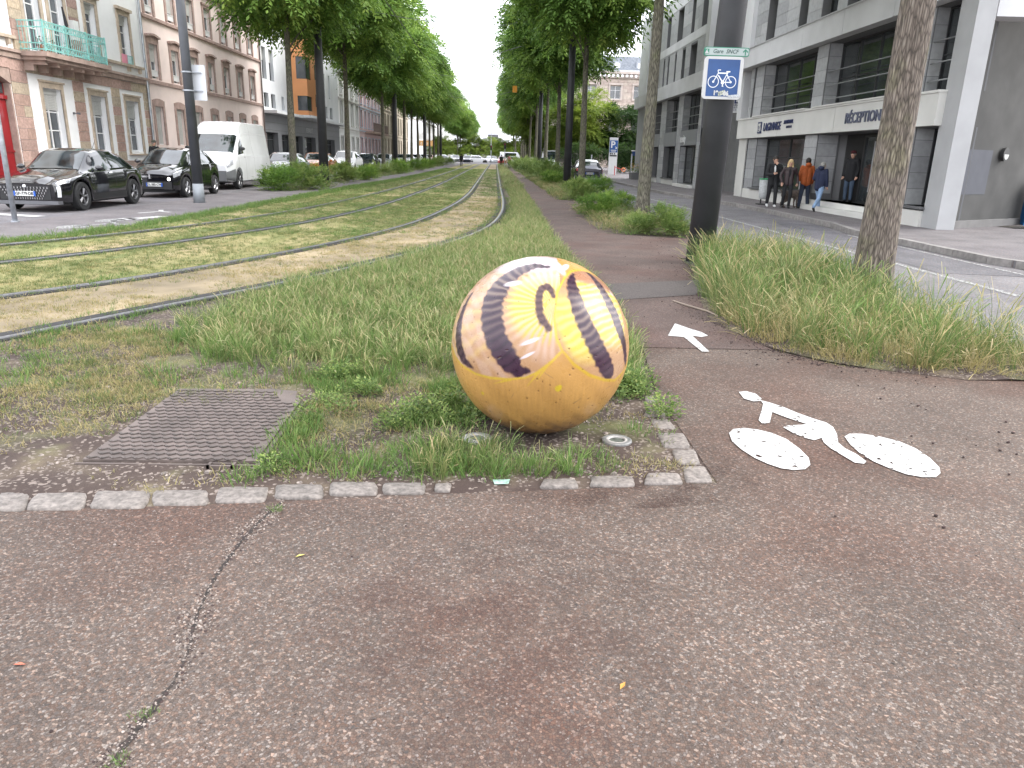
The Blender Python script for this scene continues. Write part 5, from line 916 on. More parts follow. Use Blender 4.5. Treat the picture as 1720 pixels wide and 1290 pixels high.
mb = MB(); RX.box(mb, 18.35, 19.04, .12, 12.4, -.42, .03); mb.build('white_end_frame', M('weathered_white_pillar', (.4, .4, .405), .8, var=.05, scale=1.2, dirt=.25, bmp=.12), H)
# the oblique exposed-concrete side wall with its beam, plinth and lamp
con = M('raw_concrete', (.068, .067, .064), .9, var=.12, scale=1.6, dirt=.2, bmp=.3, bscale=70)
def slabpoly(a, b, th, z0, z1, name, mat, par):
    d = Vector((b[0]-a[0], b[1]-a[1])).normalized(); n = (-d.y*th, d.x*th); mb = MB(); mb.prism([a, b, (b[0]+n[0], b[1]+n[1]), (a[0]+n[0], a[1]+n[1])], z0, z1); return mb.build(name, mat, par)
slabpoly((11.33, 18.75), (17.5, 22.6), .4, .12, 12, 'concrete_side_wall', con, H); slabpoly((11.33, 18.62), (17.5, 22.5), .12, .12, .3, 'concrete_footing', M('footing', (.16, .155, .15), .9, var=.1, bmp=.3), H)
slabpoly((11.38, 18.42), (18.6, 18.2), .6, 4.93, 6.3, 'white_side_beam', pw, H); slabpoly((11.63, 18.93), (12.72, 19.61), .01, .95, 2.04, 'repainted_patch', M('repaint_grey', (.08, .083, .096), .85, var=.05), H)
slabpoly((13.36, 19.62), (13.62, 19.8), .0, 0, 0, 'x', con, None) if False else None
e = thing('wall_lamp', 'round black half-moon wall lamp on the bare concrete wall', 'lamp', (13.12, 19.82, 1.95)); dv = Vector((6.05, 4.1, 0)).normalized(); nv_ = Vector((dv.y, -dv.x, 0))
def disc(c, n, r, t, mat, nm, par, half=False):
    n = n.normalized(); u = Vector((n.y, -n.x, 0)).normalized(); w = Vector((0, 0, 1)); mb = MB(); K = 24; rng_ = range(K) if not half else range(K//2+1); A_ = [tuple(Vector(c)+u*r*math.cos(2*math.pi*k/K-(math.pi if half else 0))+w*r*math.sin(2*math.pi*k/K-(math.pi if half else 0))) for k in rng_]
    B_ = [tuple(Vector(q)+n*t) for q in A_]; mb.poly(B_); k = len(A_)
    for i in range(k): mb.quad(A_[i], A_[(i+1) % k], B_[(i+1) % k], B_[i])
    return mb.build(nm, mat, par)
lp = Vector((13.12, 19.82, 1.95)); disc(lp, nv_, .17, .09, M('black_plastic', (.02, .02, .02), .5), 'lamp_housing', e); disc(lp+nv_*.09, nv_, .125, .012, M('frosted_glass', (.5, .5, .48), .4), 'lamp_glass', e, True)
# lettering on the band
navy = M('navy_letters', (.03, .04, .11), .4)
text('LAGRANGE', .42, navy, H, RX.p(30.2, 2.93, .225), RLEFT, 'hotel_lettering', .03, shear=.2, sx=.86, bold=.006); text("APART'HOTEL", .19, navy, H, RX.p(28.5, 3.04, .225), RLEFT, 'hotel_lettering', .03, shear=.2, sx=.72, bold=.002); text('* * * *', .2, navy, H, RX.p(28.4, 2.83, .225), RLEFT, 'star_lettering', .03)
text('RÉCEPTION', .42, M('grey_navy_letters', (.1, .11, .16), .4), H, RX.p(22.75, 2.93, .225), RLEFT, 'reception_lettering', .03, bold=.008)
mb = MB(); RX.box(mb, 31.35, 31.78, 2.72, 3.16, .22, .25); mb.build('logo_square', navy, H); mb = MB(); RX.box(mb, 31.41, 31.72, 2.78, 3.1, .25, .255); mb.build('logo_ground', lbeige, H)
mb = MB(); [mb.poly([RX.p(a, z, .262) for a, z in q]) for q in (((31.69, 3.0), (31.63, 3.04), (31.55, 2.9), (31.6, 2.84)), ((31.6, 2.84), (31.55, 2.9), (31.44, 3.08), (31.42, 3.0)), ((31.68, 2.83), (31.42, 2.78), (31.44, 2.81), (31.66, 2.87)))]; mb.build('logo_tick', navy, H)
e = thing('door_plaque', 'small red classification plaque on the stone pier right of the near trunk', 'plaque', RX.p(20.75, 1.72, .03)); mb = MB(); RX.box(mb, 20.55, 20.88, 1.78, 2.12, .022, .04); mb.build('red_plate', M('red_enamel', (.55, .03, .05), .3), e); mb = MB(); RX.box(mb, 20.56, 20.87, 1.7, 1.77, .022, .035); mb.build('white_plate', winw, e); mb = MB(); [RX.box(mb, 20.62, 20.8-.03*(k % 2), 1.84+k*.06, 1.86+k*.06, .04, .043) for k in range(4)]; mb.build('print_lines', winw, e)
# recessed gap with downpipe and louvres
gm_ = M('grey_recess_wall', (.15, .15, .15), .8, var=.1, dirt=.2); mb = MB(); RX.box(mb, 34.6, 41.6, .12, 12, -2.6, -1.2); mb.build('recess_wall', gm_, H); mb = MB(); RX.box(mb, 36.0, 36.6, .12, 7.4, -1.25, -1.0); mb.build('recess_pier', gm_, H)
for k in range(9): mb = MB(); RX.box(mb, 36, 40.5, 7.9+k*.32, 8.06+k*.32, -1.2, -1.0); mb.build('louvre', M('louvre_metal', (.25, .25, .26), .5), H)
mb = MB(); [RX.box(mb, 34.7, 35.4, .3+k*.14, .38+k*.14, -1.2, -1.14) for k in range(14)]; mb.build('vent_grille', drk, H)
mb = MB(); mb.tube([(11.5, 36.5, .15), (11.5, 36.5, 3.85)], .07, 8); mb.build('sign_post', M('galvanised_post', (.4, .4, .4), .5, .5, var=.25, scale=8), None, loc=(11.5, 36.5, .15), label='pale pipe rising from the pavement under the hotel flag sign', category='pipe')
e = thing('flag_sign', 'white hanging hotel sign with blue square logo and four stars', 'sign', (11.15, 36.4, 3.8)); mb = MB(); mb.box(10.72, 11.52, 36.4, 36.5, 3.78, 4.58); mb.build('panel', winw, e); mb = MB(); mb.box(10.98, 11.42, 36.38, 36.4, 4.18, 4.54); mb.build('logo_square', navy, e)
mb = MB(); mb.poly([(x, 36.372, z) for x, z in ((11.04, 4.24), (11.16, 4.24), (11.36, 4.5), (11.28, 4.5), (11.14, 4.32), (11.08, 4.38))]); mb.build('logo_tick', winw, e); text('LAGRANGE', .15, navy, e, (11.12, 36.39, 4.1), RNEG, ext=.003); text("APART'HOTEL", .1, navy, e, (11.12, 36.39, 3.99), RNEG, ext=.003); text('* * * *', .16, navy, e, (11.12, 36.39, 3.85), RNEG, ext=.003, bold=.004)
# second building with the real-estate shop
S2 = thing('corner_building', 'grey stone and white office building with dark shopfronts beyond the hotel', 'building', (10.9, 50, .12))
ug = [(42.2, 45.1, .3, 2.41), (47.1, 50.35, .5, 2.41), (51.95, 53.9, .5, 2.41), (54.9, 57.2, .5, 2.41)]; uu = [(42.2, 45.1, 3.26, 5.24), (47.1, 50.5, 3.26, 5.24), (51.95, 53.9, 3.26, 5.24), (54.9, 57.2, 3.26, 5.24)]
ug[0] = (42.2, 45.9, .3, 2.41); uu[0] = (42.2, 45.95, 3.26, 5.24)
wall(RX, S2, 41.62, 60.6, .12, 2.42, ug, slabd, .6, 'ground_floor_wall', core=5); cladding(RX, S2, 'stone_slab', 41.64, 57.6, .12, 5.24, [(a, b, 0.1, 5.3) for a, b, _, _ in ug], slab, .41, 1.2, (.0, .02), .011, False)
wall(RX, S2, 41.62, 60.6, 3.25, 5.25, uu, slabd, .6, 'first_floor_wall', core=5); mb = MB(); RX.box(mb, 57.65, 60.6, .12, 5.4, -.1, .02); mb.build('grey_corner_pier', M('smooth_grey_pier', (.27, .275, .28), .8, var=.05, dirt=.1), S2)
for y0 in (45.92, 50.45, 54.0):
    for z0, z1 in ((.3, 2.4), (3.27, 5.2)):
        z = z0
        while z < z1-.1: mb = MB(); mb.box(10.93, 11.4, y0-.022, y0-.001, z+.006, min(z+.41, z1)-.006); mb.build('reveal_slab', slab, S2); z += .41
panm = M('grey_fascia_panel', (.22, .225, .24), .45, .2, var=.04)
for a0, a1 in ((42.2, 45.95), (47.1, 50.5), (51.9, 53.9), (54.9, 57.2)): mb = MB(); RX.box(mb, a0+.02, a1-.02, 2.42, 3.24, -.3, .05); mb.build('fascia_panel', panm, S2)
text('nexity', .62, M('white_letters', (.75, .75, .75), .4), S2, RX.p(45.2, 2.78, .055), RLEFT, 'shop_lettering', .02, sx=.8)
poster = M('red_white_poster', (.5, .12, .14), .6, var=.5, scale=2.2)
for i, (l, r, b, t) in enumerate(ug):
    window(RX, S2, l, r, b, t, ((.5,), ()), .4, drk, gld)
    if i: mb = MB(); RX.box(mb, l+.1, l+1.0, b+.15, t-.1, -.375, -.37); mb.build('window_poster', poster, S2); mb = MB(); RX.box(mb, l-.1, r+.1, .44, .5, -.4, .12); mb.build('window_sill', slabd, S2); mb = MB(); RX.box(mb, l, r, .12, .44, -.1, .04); mb.build('plinth', lbeige, S2)
mb = MB(); RX.box(mb, 42.2, 45.9, .12, .27, -.5, .3); mb.build('step', lbeige, S2)
for l, r, b, t in uu:
    window(RX, S2, l, r, b, t, (tuple((i+1)/4 for i in range(3)), ()), .45, drk, gld)
    for z in (3.55, 4.0, 4.45): mb = MB(); mb.tube([RX.p(l, z, -.06), RX.p(r, z, -.06)], .02, 6); mb.build('guard_rail', steel, S2)
for a0, a1 in ((41.0, 44.5), (44.52, 48.6), (48.62, 52.6), (52.62, 56.6), (56.62, 60.7)): mb = MB(); RX.box(mb, a0, a1, 5.26, 6.07, -.4, .35); mb.build('band_panel', pw, S2)
su = [(43.9, 45.35, 6.15, 7.8), (46.5, 47.3, 6.15, 7.8), (48.75, 49.2, 6.1, 7.78), (50.7, 51.2, 6.1, 7.78), (52.0, 52.5, 6.1, 7.8), (41.9, 43.4, 8.45, 10.2), (44.95, 45.7, 8.45, 10.2), (47.7, 49.1, 8.45, 10.2), (51, 52, 8.45, 10.2), (54, 55, 8.45, 10.2), (54.2, 54.8, 6.15, 7.8)]
wall(RX, S2, 41.62, 57.5, 6.07, 11.2, su, slabd, .45, 'upper_wall', core=5); cladding(RX, S2, 'stone_slab', 41.64, 57.5, 6.1, 8.0, su, slab, .6, 1.5, (.0, .02), .012, False); cladding(RX, S2, 'stone_slab', 41.64, 57.5, 8.45, 10.3, su, slab, .6, 1.5, (.0, .02), .012, False)
mb = MB(); RX.box(mb, 41.62, 57.5, 8.0, 8.45, -.1, .03); mb.build('white_floor_band', pw, S2); mb = MB(); RX.box(mb, 41.62, 57.5, 10.3, 11.2, -.1, .03); mb.build('white_floor_band', pw, S2)
for h in su: window(RX, S2, *h, ((), ()), .4, drk, gld)
mb = MB(); RX.box(mb, 40.9, 41.6, 6.07, 11.4, -2.2, .2); mb.build('white_frame', pw, S2); mb = MB(); RX.box(mb, 57.52, 60.7, 6.07, 11.4, -1.2, .1); mb.build('white_frame', pw, S2); mb = MB(); RX.box(mb, 57.62, 60.6, 5.41, 11, -5, -.02); RX.box(mb, 41.7, 60.5, 5.3, 11.2, -5, -.8); mb.build('inner_core', slabd, S2)
# --- sandstone palace behind
FY_ = Face('F', 140.0); Pn = stone_mat('palace_stone', [(.42, .34, .3), (.47, .39, .34), (.5, .43, .37)], .85, 2, .2, .25); ptr = M('palace_trim', (.5, .43, .39), .85, var=.12, scale=1.2, dirt=.2)
PL = thing('palace', 'sandstone palace with slate mansard roof and white cross windows behind the trees', 'building', (26, 140, 0)); wx = [12.6, 16.5, 20.9-.05, 25.05, 29.2, 33.3, 37.4]
ph_ = [(x-.95, x+.95, 11.7, 13.9) for x in wx]+[(x-1.0, x+1.0, 6.0, 9.2) for x in wx]+[(x-.9, x+.9, 1.8, 4.2) for x in wx]
wall(FY_, PL, 10.9, 40, 0, 15.2, ph_, Pn, .5, 'wall', core=22)
for h in ph_: window(FY_, PL, *h, ((.5,), (.66,)), .4, winw, gl)
for x in wx:
    mb = MB(); [FY_.box(mb, a, b, 11.5, 14.2, -.01, .12) for a, b in ((x-1.25, x-.95), (x+.95, x+1.25))]; FY_.box(mb, x-1.3, x+1.3, 14.0, 14.3, -.01, .2); FY_.box(mb, x-1.2, x+1.2, 11.45, 11.7, -.01, .2); mb.build('stone_surround', ptr, PL)
    mb = MB(); FY_.box(mb, x-1.5, x+1.5, 9.9, 10.2, -.01, .3); FY_.box(mb, x-1.2, x+1.2, 9.5, 9.9, -.01, .2); mb.build('window_hood', ptr, PL)
cladding(FY_, PL, 'sandstone_block', 10.9, 30, 10.6, 15.0, [(x-1.3, x+1.3, 11.4, 14.35) for x in wx], Pn, .55, 1.6, (.0, .05), .05)
for z, h in ((10.25, .3), (4.9, .35), (15.1, .25)): mb = MB(); FY_.box(mb, 10.7, 40.2, z, z+h, -.01, .4); mb.build('string_course', ptr, PL)
mb = MB(); [FY_.box(mb, 10.9+k*.8, 11.25+k*.8, 15.35, 15.75, -.01, .7) for k in range(36)]; mb.build('cornice_modillions', ptr, PL, kind='stuff'); mb = MB(); FY_.box(mb, 10.4, 40.6, 15.75, 16.15, -.5, 1.0); mb.build('cornice', ptr, PL); mb = MB(); FY_.box(mb, 10.6, 40.4, 16.15, 16.4, -.6, .7); mb.build('zinc_gutter', M('zinc_gutter', (.45, .47, .52), .5, .4), PL)
mb = MB(); mb.quad((10.7, 139.6, 16.4), (40.3, 139.6, 16.4), (39.5, 141.2, 18.8), (11.6, 141.2, 18.8)); mb.quad((10.7, 160, 16.4), (10.7, 139.6, 16.4), (11.6, 141.2, 18.8), (11.6, 160, 18.8)); mb.quad((11.6, 141.2, 18.8), (39.5, 141.2, 18.8), (39.5, 160, 18.8), (11.6, 160, 18.8)); mb.build('mansard_roof', M('blue_slate', (.13, .145, .17), .5, var=.2, scale=3, bmp=.2), PL)
for x in (16.4, 20.8, 25.0, 29.2):
    mb = MB(); FY_.box(mb, x-.75, x+.75, 16.6, 17.9, -1.2, .1); mb.build('dormer', M('dormer_zinc', (.3, .32, .36), .5), PL); mb = MB(); FY_.box(mb, x-.5, x+.5, 16.75, 17.6, .1, .13); mb.build('dormer_window', winw, PL)
# ---------------------------------------------------------------- trees
def crown_mesh(name, nl, rx, ry, z0, z1, leaf, mat, seed, clumps=60, droop=.5, csz=(.8, 1.5), low=0.0):
    g_ = np.random.default_rng(seed); zc, rz = (z0+z1)/2, (z1-z0)/2
    d = g_.normal(size=(clumps, 3)); d /= np.linalg.norm(d, axis=1)[:, None]; rr = g_.uniform(.35, 1.0, clumps)**.6
    d[:, 2] = np.where(g_.random(clumps) < low, -np.abs(d[:, 2])*.9, d[:, 2])
    Cc = d*rr[:, None]*np.array((rx, ry, rz))*.86+np.array((0, 0, zc)); S = g_.uniform(*csz, clumps); T = g_.uniform(-.18, .18, clumps)
    # sprays: each clump holds compound sprays whose leaflets droop outwards
    ns = nl//9; ci = g_.integers(0, clumps, ns); v = g_.normal(size=(ns, 3)); v /= np.linalg.norm(v, axis=1)[:, None]; v[:, 2] = np.where(v[:, 2] < -.3, -v[:, 2], v[:, 2])
    rad = g_.uniform(.45, 1.05, ns); B = Cc[ci]+v*(S[ci]*rad)[:, None]*np.array((1, 1, .72))
    out = v+.35*(B-np.array((0, 0, zc)))/np.array((rx, ry, rz)); out[:, 2] -= droop; out /= np.linalg.norm(out, axis=1)[:, None]
    k = 9; t = np.tile(np.arange(k), ns); bi = np.repeat(np.arange(ns), k); o = out[bi]; side = np.cross(o, (0, 0, 1.)); side /= np.linalg.norm(side, axis=1)[:, None]+1e-6
    up = np.cross(side, o); sgn = np.where(t % 2, 1., -1.)[:, None]; along = (t//2)*.62*leaf
    base = B[bi]+o*along[:, None]-np.array((0, 0, 1.))*(along**2*.5)[:, None]
    ld = o*.75+side*sgn*np.where(t == 8, 0, 1.)[:, None]*.9+g_.normal(0, .22, (len(t), 3)); ld[:, 2] -= .35; ld /= np.linalg.norm(ld, axis=1)[:, None]
    L = leaf*g_.uniform(.65, 1.2, len(t)); wv = np.cross(ld, up[:]+g_.normal(0, .35, (len(t), 3))); wv /= np.linalg.norm(wv, axis=1)[:, None]+1e-6; w = (L*.2)[:, None]
    tip = base+ld*L[:, None]; mid = base+ld*(L*.45)[:, None]; V = np.stack([base, mid+wv*w, tip, mid-wv*w], 1).reshape(-1, 3); Q = np.arange(len(V)).reshape(-1, 4)
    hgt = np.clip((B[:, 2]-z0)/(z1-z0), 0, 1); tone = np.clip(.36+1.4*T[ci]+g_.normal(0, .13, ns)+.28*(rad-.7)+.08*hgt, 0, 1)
    return npmesh(name, V, Q, mat, np.repeat(np.repeat(tone, k), 4)), Cc, S
def trunk_mesh(name, h, r0, r1, seed, mat, lean=(0, 0), limbs=None, n=16, bend=.12, ridges=0., steps=26):
    g_ = np.random.default_rng(seed); V = []; Q = []
    def tube(P, Rr, n, rg):
        s = len(V); P = [np.array(p, float) for p in P]
        for i, p in enumerate(P):
            d = P[min(i+1, len(P)-1)]-P[max(i-1, 0)]; d /= np.linalg.norm(d); u = np.cross(d, (0, 1., 0)); u /= np.linalg.norm(u)+1e-9; w = np.cross(d, u)
            for q in range(n):
                a = 2*math.pi*q/n; rr = Rr[i]*(1+rg*(.35*math.sin(a*9+p[2]*2.1+math.sin(p[2]*5)*1.3)+.35*math.sin(a*16-p[2]*1.7+math.sin(p[2]*9+a*2))+.3*mn.noise(Vector((math.cos(a)*9, math.sin(a)*9, p[2]*2.5)))))
                V.append(tuple(p+(u*math.cos(a)+w*math.sin(a))*rr))
        for i in range(len(P)-1):
            for q in range(n): Q.append((s+i*n+q, s+i*n+(q+1) % n, s+(i+1)*n+(q+1) % n, s+(i+1)*n+q))
    ph = g_.uniform(0, 6, 4); P = []; Rr = []
    for i in range(steps+1):
        t = i/steps; P.append((lean[0]*t+bend*t*math.sin(t*4+ph[0]), lean[1]*t+bend*t*math.sin(t*3.4+ph[1]), h*t)); Rr.append((r0+(r1-r0)*t**.8)*(1+.28*math.exp(-t*h/.18))*(1+.03*math.sin(t*23+ph[2])))
    P[0] = (0, 0, -.06); tube(P, Rr, n, ridges)
    for (c, s) in (limbs or []):
        t0 = g_.uniform(.42, .9); b = np.array(P[int(t0*steps)]); e = np.array(c); m = b*.5+e*.5+np.array((0, 0, -.25)); R0 = r0*(.3-.18*t0)
        tube([b, b*.72+m*.28+np.array((0, 0, .15)), m, e], [R0, R0*.8, R0*.55, R0*.18], 6, 0)
    return npmesh(name, np.array(V), Q, mat, smooth=ridges == 0)
def leafshape_tree(name, seed, nl, rx, ry, z0, z1, leaf, mat, h, r0, bark=None, clumps=60, low=.3, **kw):
    cm, Cc, S = crown_mesh('crown', nl, rx, ry, z0, z1, leaf, mat, seed, clumps, low=low, **kw); idx = np.random.default_rng(seed).choice(len(Cc), min(14, len(Cc)), replace=False)
    return cm, trunk_mesh('trunk', h, r0, r0*.32, seed, bark or MAT_BARK, limbs=[(Cc[i], S[i]) for i in idx])
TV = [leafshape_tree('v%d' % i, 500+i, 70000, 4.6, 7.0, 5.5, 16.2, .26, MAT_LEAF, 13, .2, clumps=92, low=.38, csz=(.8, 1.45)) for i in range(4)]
def tree(x, y, v, rz, label, group, s=1, name='street_tree', kit=None, cat='tree', sz=None):
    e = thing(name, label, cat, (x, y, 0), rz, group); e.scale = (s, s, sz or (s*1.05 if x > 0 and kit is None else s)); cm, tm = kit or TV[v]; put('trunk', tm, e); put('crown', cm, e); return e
LT = [(37.5, 'left row: first street tree, between the white van and the grey parked car'), (51.2, 'left row: second street tree, beside the orange parked car'), (67.2, 'left row: third street tree, just before the second catenary column'), (82.8, 'left row: fourth street tree, in front of the cream stone house'), (97, 'left row: fifth street tree, thin pale trunk by the white modern block'), (114, 'left row: sixth street tree, beside the fourth catenary column')]
g1, g2 = 'street trees in the row left of the tram lawn', 'street trees in the row right of the cycle path'
for i, (y, lb) in enumerate(LT): tree(-9.8, y, [1, 0, 2, 3, 1, 0][i], [0, math.pi, 0, math.pi, math.pi, 0][i], lb, g1, 1+.05*math.sin(i*2.3))
for i, y in enumerate((-1,)): pass
for i, y in enumerate(range(130, 262, 16)):
    if 140 < y < 180: continue
    tree(-9.8, y, (i+2) % 4, (i % 2)*math.pi, 'far street tree of the left row, %s of those crowding together before the crossing' % ['first', 'second', 'third', 'fourth', 'fifth', 'sixth', 'seventh', 'eighth', 'ninth'][i], g1, .98)
for i, y in enumerate(range(60, 140, 16)): tree(-9.9, y-1.4, (i+1) % 4, ((i+1) % 2)*math.pi, 'slim street tree between two larger trunks of the left row, %s from the front' % ['', 'first', 'second', 'third', 'fourth'][i], g1, .94) if i else None
RT = [(22.9, 'right row: bare-trunked street tree in a weedy patch, before the corner building'), (40.5, 'right row: leaning pale-trunked street tree in front of the dark parked car'), (56.4, 'right row: dark-trunked street tree left of the tapering column'), (71.3, 'right row: fifth street tree, pale trunk by the fence'), (88.5, 'right row: sixth street tree beyond the second column')]
for i, (y, lb) in enumerate(RT): tree(4.45+.05*(i % 2), y, [2, 1, 3, 0, 2][i], [0, math.pi, 0, math.pi, 0][i], lb, g2, 1+.04*math.cos(i*1.7))
for i, y in enumerate((104, 112, 121, 130, 139, 180, 196, 212)): tree(4.4, y, (i+1) % 4, (i % 2)*math.pi, 'street tree beside the far end of the cycle path, %s nearest of that group' % ['first', 'second', 'third', 'fourth', 'fifth', 'sixth', 'seventh', 'eighth'][i], g2, .97)
# the near trunk, modelled ridge by ridge; its crown is above the frame
e = thing('street_tree', 'thick-barked nearest tree standing in tall dry grass in front of the hotel', 'tree', (4.83, 9.35, 0), 0, g2)
tm = trunk_mesh('trunk', 13, .235, .08, 77, MAT_BARKN, n=150, bend=.05, ridges=.05, steps=260, limbs=[(TVc, 1) for TVc in [(2, 1, 9), (-2, 1.5, 10), (1, -3, 10.5), (-1, -2, 8), (.5, 3, 11)]]); put('trunk', tm, e); put('crown', TV[3][0], e, (0, 0, .6))
# bushy trees by the palace
KY = leafshape_tree('ky', 601, 60000, 4.6, 4.6, .9, 9.6, .26, MAT_LEAFY, 6, .2, clumps=80, csz=(.8, 1.4)); KD = leafshape_tree('kd', 602, 42000, 4.2, 4.2, .4, 9.0, .26, MAT_LEAFD, 6, .2, clumps=60, csz=(.8, 1.4))
tree(10.4, 94, 0, 0, 'bushy bright yellow-green tree in front of the sandstone palace', None, kit=KY, name='bushy_tree'); tree(5.9+1.6, 112, 0, 1, 'second yellow-green tree, half hidden behind the tapering column', None, 1.1, kit=KY, name='bushy_tree')
tree(15.2, 93, 0, 0, 'dark green tree between the palace and the white office corner', None, .95, kit=KD, name='bushy_tree'); tree(18.5, 80, 0, 2, 'dark green tree behind the corner of the white office building', None, .8, kit=KD, name='bushy_tree')
for i, (x, y, s) in enumerate(((-14, 205, 1.1), (-6, 215, 1.25), (1.5, 208, 1.05), (9, 216, 1.2), (16, 206, 1.1), (-22, 210, 1.2), (-30, 214, 1.2), (24, 212, 1.2), (-1, 228, 1.2), (-10, 212, 1.1), (5, 209, 1.1), (-18, 207, 1.2), (12.5, 211, 1.1))): tree(x, y, 0, i*1.3, 'pale green tree beyond the far crossing, %s' % ['second from the left of those near the centre', 'just left of the tall mast', 'straight down the tracks', 'right of the tracks', 'rightmost but one', 'behind the left tree row', 'leftmost', 'rightmost, behind the right row', 'behind the tall mast', 'between the left row and the centre', 'between the tracks and the right row', 'half hidden by the left row', 'half hidden by the right row'][i], 'trees closing the view beyond the crossing', s*.68, kit=KY, name='avenue_end_tree', sz=s*.6)
# bushes
def bushmesh(seed, rx, ry, h, leaf, mat, nl=9000): return crown_mesh('bush', nl, rx, ry, -.25*h, h, leaf, mat, seed, 26, droop=-.25, csz=(.18*(rx+ry), .3*(rx+ry)))[0]
bmg = bushmesh(701, .62, .95, .85, .06, MAT_SHRUB, 11000); bmg2 = bushmesh(702, .55, .8, .75, .055, MAT_LEAF, 11000); bmf = bushmesh(703, .7, 1.2, .8, .07, MAT_SHRUB, 9000)
for i, (x, y, me, s, lb) in enumerate(((-8.95, 31.6, bmg2, 1.35, 'left green weed bush at the foot of the first left street tree'), (-8.1, 33.2, bmg, 1.35, 'right-hand weed bush next to the tapering dark column'), (-8.4, 42.6, bmg, 1.25, 'dry olive bush just beyond the dark column on the left'), (-7.75, 45.5, bmg2, 1.15, 'green bush at the foot of the second left street tree'), (-8.6, 58, bmf, 1.1, 'leafy bush by the third left street tree'), (-7.7, 62, bmg2, 1.5, 'dark green rounded bush right of the second left column'), (-7.8, 76, bmg2, 1.5, 'rounded bush at the fourth left street tree'), (-8, 90, bmg2, 1.4, 'bush at the fifth left street tree'), (-8, 105, bmf, 1.5, 'low far bush along the left path'), (-8, 120, bmf, 1.5, 'farthest bush along the left path'), (-8.3, 50, bmf, .9, 'low dry weed clump between two left street trees'),
    (3.9, 16.75, bmg, .75, 'green weed bush against the tall dark column on the right'), (2.9, 21.6, bmg2, .85, 'weed bush on the path side of the right-hand tree pit'), (3.3, 17.2, bmf, .5, 'yellowing low weeds at the front of the right-hand tree pit'), (3.9, 24.2, bmg2, .8, 'tall weeds behind the right-hand tree trunk'), (3.3, 30.5, bmg, .95, 'left weed bush under the leaning tree'), (4.2, 32.5, bmg2, 1.1, 'right weed bush under the leaning tree'), (3.3, 44.5, bmg2, 1.1, 'bushy weeds under the dark trunk right of the path'), (3.6, 50, bmg, 1.6, 'tall weed bush behind the right column'), (3.3, 57, bmf, 1.4, 'yellow-green weeds along the far cycle path'), (3.2, 70, bmf, 1.6, 'farther weeds along the cycle path'), (3.1, 85, bmf, 1.6, 'distant weeds along the cycle path'), (3.1, 103, bmf, 1.8, 'farthest weeds along the cycle path'))):
    e = put('weed_bush', me, None, (x, y, 0), label=lb, category='bush', group='weed bushes in the planting strips'); e.rotation_euler = (0, 0, i*1.9); e.scale = (s, s, s*(.9 if x < 0 else .95))
def pit(x, y): return ((x > 2.5) & (x < 4.6) & (y > 16.5) & (y < 25)) | ((x > 2.4) & (x < 4.6) & (y > 29.5) & (y < 60))
P = spread(lambda x, y: pit(x, y), 2.4, 4.7, 16, 60, 900); scat('tree_pit_grass', P, .5, .9, TALLY+WSTRAW[:1]+TALL[:2], hw=(1, 1.8))
P = spread(lambda x, y: (x > 2.4), 2.4, 4.5, 60, 140, 600); scat('distant_pit_grass', P, .5, .9, TALLY+TALL[:2], hw=(2, 3))
P = np.c_[rng.uniform(-9.5, -7.7, 500), rng.uniform(30.5, 125, 500)]; scat('left_pit_grass', P, .4, .8, TALLY+TALL[:3], hw=(1.5, 2.5))
# ---------------------------------------------------------------- columns, poles, signs, wires
colm = M('dark_grey_column_paint', (.033, .034, .038), .55, var=.15, scale=3, dirt=.2, bmp=.15, bscale=120); galv = M('galvanised_steel', (.36, .38, .41), .5, .5, var=.15, scale=10)
def column(x, y, r0, r1, h, label, group='tapering catenary columns'):
    e = thing('catenary_column', label, 'column', (x, y, 0), 0, group); mb = MB(); lx = .33 if x == 3.37 else 0; mb.tube([(x, y, -.03), (x+lx*.5, y, h*.5), (x+lx, y, h)], [r0, (r0+r1)/2, r1], 40); mb.build('shaft', colm, e, smooth=True); mb = MB(); mb.tube([(x, y, h), (x, y, h+.08)], [r1+.03, r1*.6], 24); mb.build('cap', colm, e); mb = MB(); mb.tube([(x, y, -.03), (x, y, .015)], [r0+.02, r0+.015], 40); mb.build('base_ring', colm, e)
    s = 1 if x < 0 else -1; mb = MB(); mb.lathe([(r1+.03, -.05), (r1+.03, .05)], (x, y, 8.9), 20); mb.build('wire_collar', galv, e); return e
column(3.37, 12.2, .218, .19, 9.5, 'thick dark column nearest the camera, carrying the blue bicycle sign'); column(3.95, 42.8, .21, .165, 9.5, 'second column on the right, left of the leaning tree'); column(4.0, 72.5, .21, .165, 9.5, 'third column on the right, far down the path')
column(-8.95, 40.2, .25, .17, 9.5, 'dark column on the left next to the two weed bushes'); column(-9.0, 69.2, .22, .17, 9.5, 'second dark column of the left row, before the cream house'); column(-9, 97.6, .21, .17, 9.5, 'third dark column of the left row'); column(-9, 125, .21, .17, 9.5, 'far dark column of the left row')
e = thing('lamp_post', 'slim dark grey post with pale foot, standing behind the small black car', 'post', (-9.0, 23.3, 0)); mb = MB(); mb.tube([(-9, 23.3, .55), (-9, 23.3, 8)], [.15, .11], 28); mb.build('shaft', M('blue_grey_paint', (.055, .059, .068), .5, var=.1), e, smooth=True); mb = MB(); mb.tube([(-9, 23.3, -.03), (-9, 23.3, .56)], [.17, .155], 28); mb.build('foot_sleeve', M('pale_grey_sleeve', (.27, .29, .31), .55, var=.1), e, smooth=True)
e = thing('road_sign_back', 'blank white back of a square road sign clamped to the slim post', 'sign', (-8.88, 23.05, 3.4)); shell = M('white_sign_back', (.62, .64, .68), .45, .1, var=.03); mb = MB(); mb.box(-9.2, -8.56, 23.5, 23.53, 2.93, 3.9); mb.build('panel', shell, e)
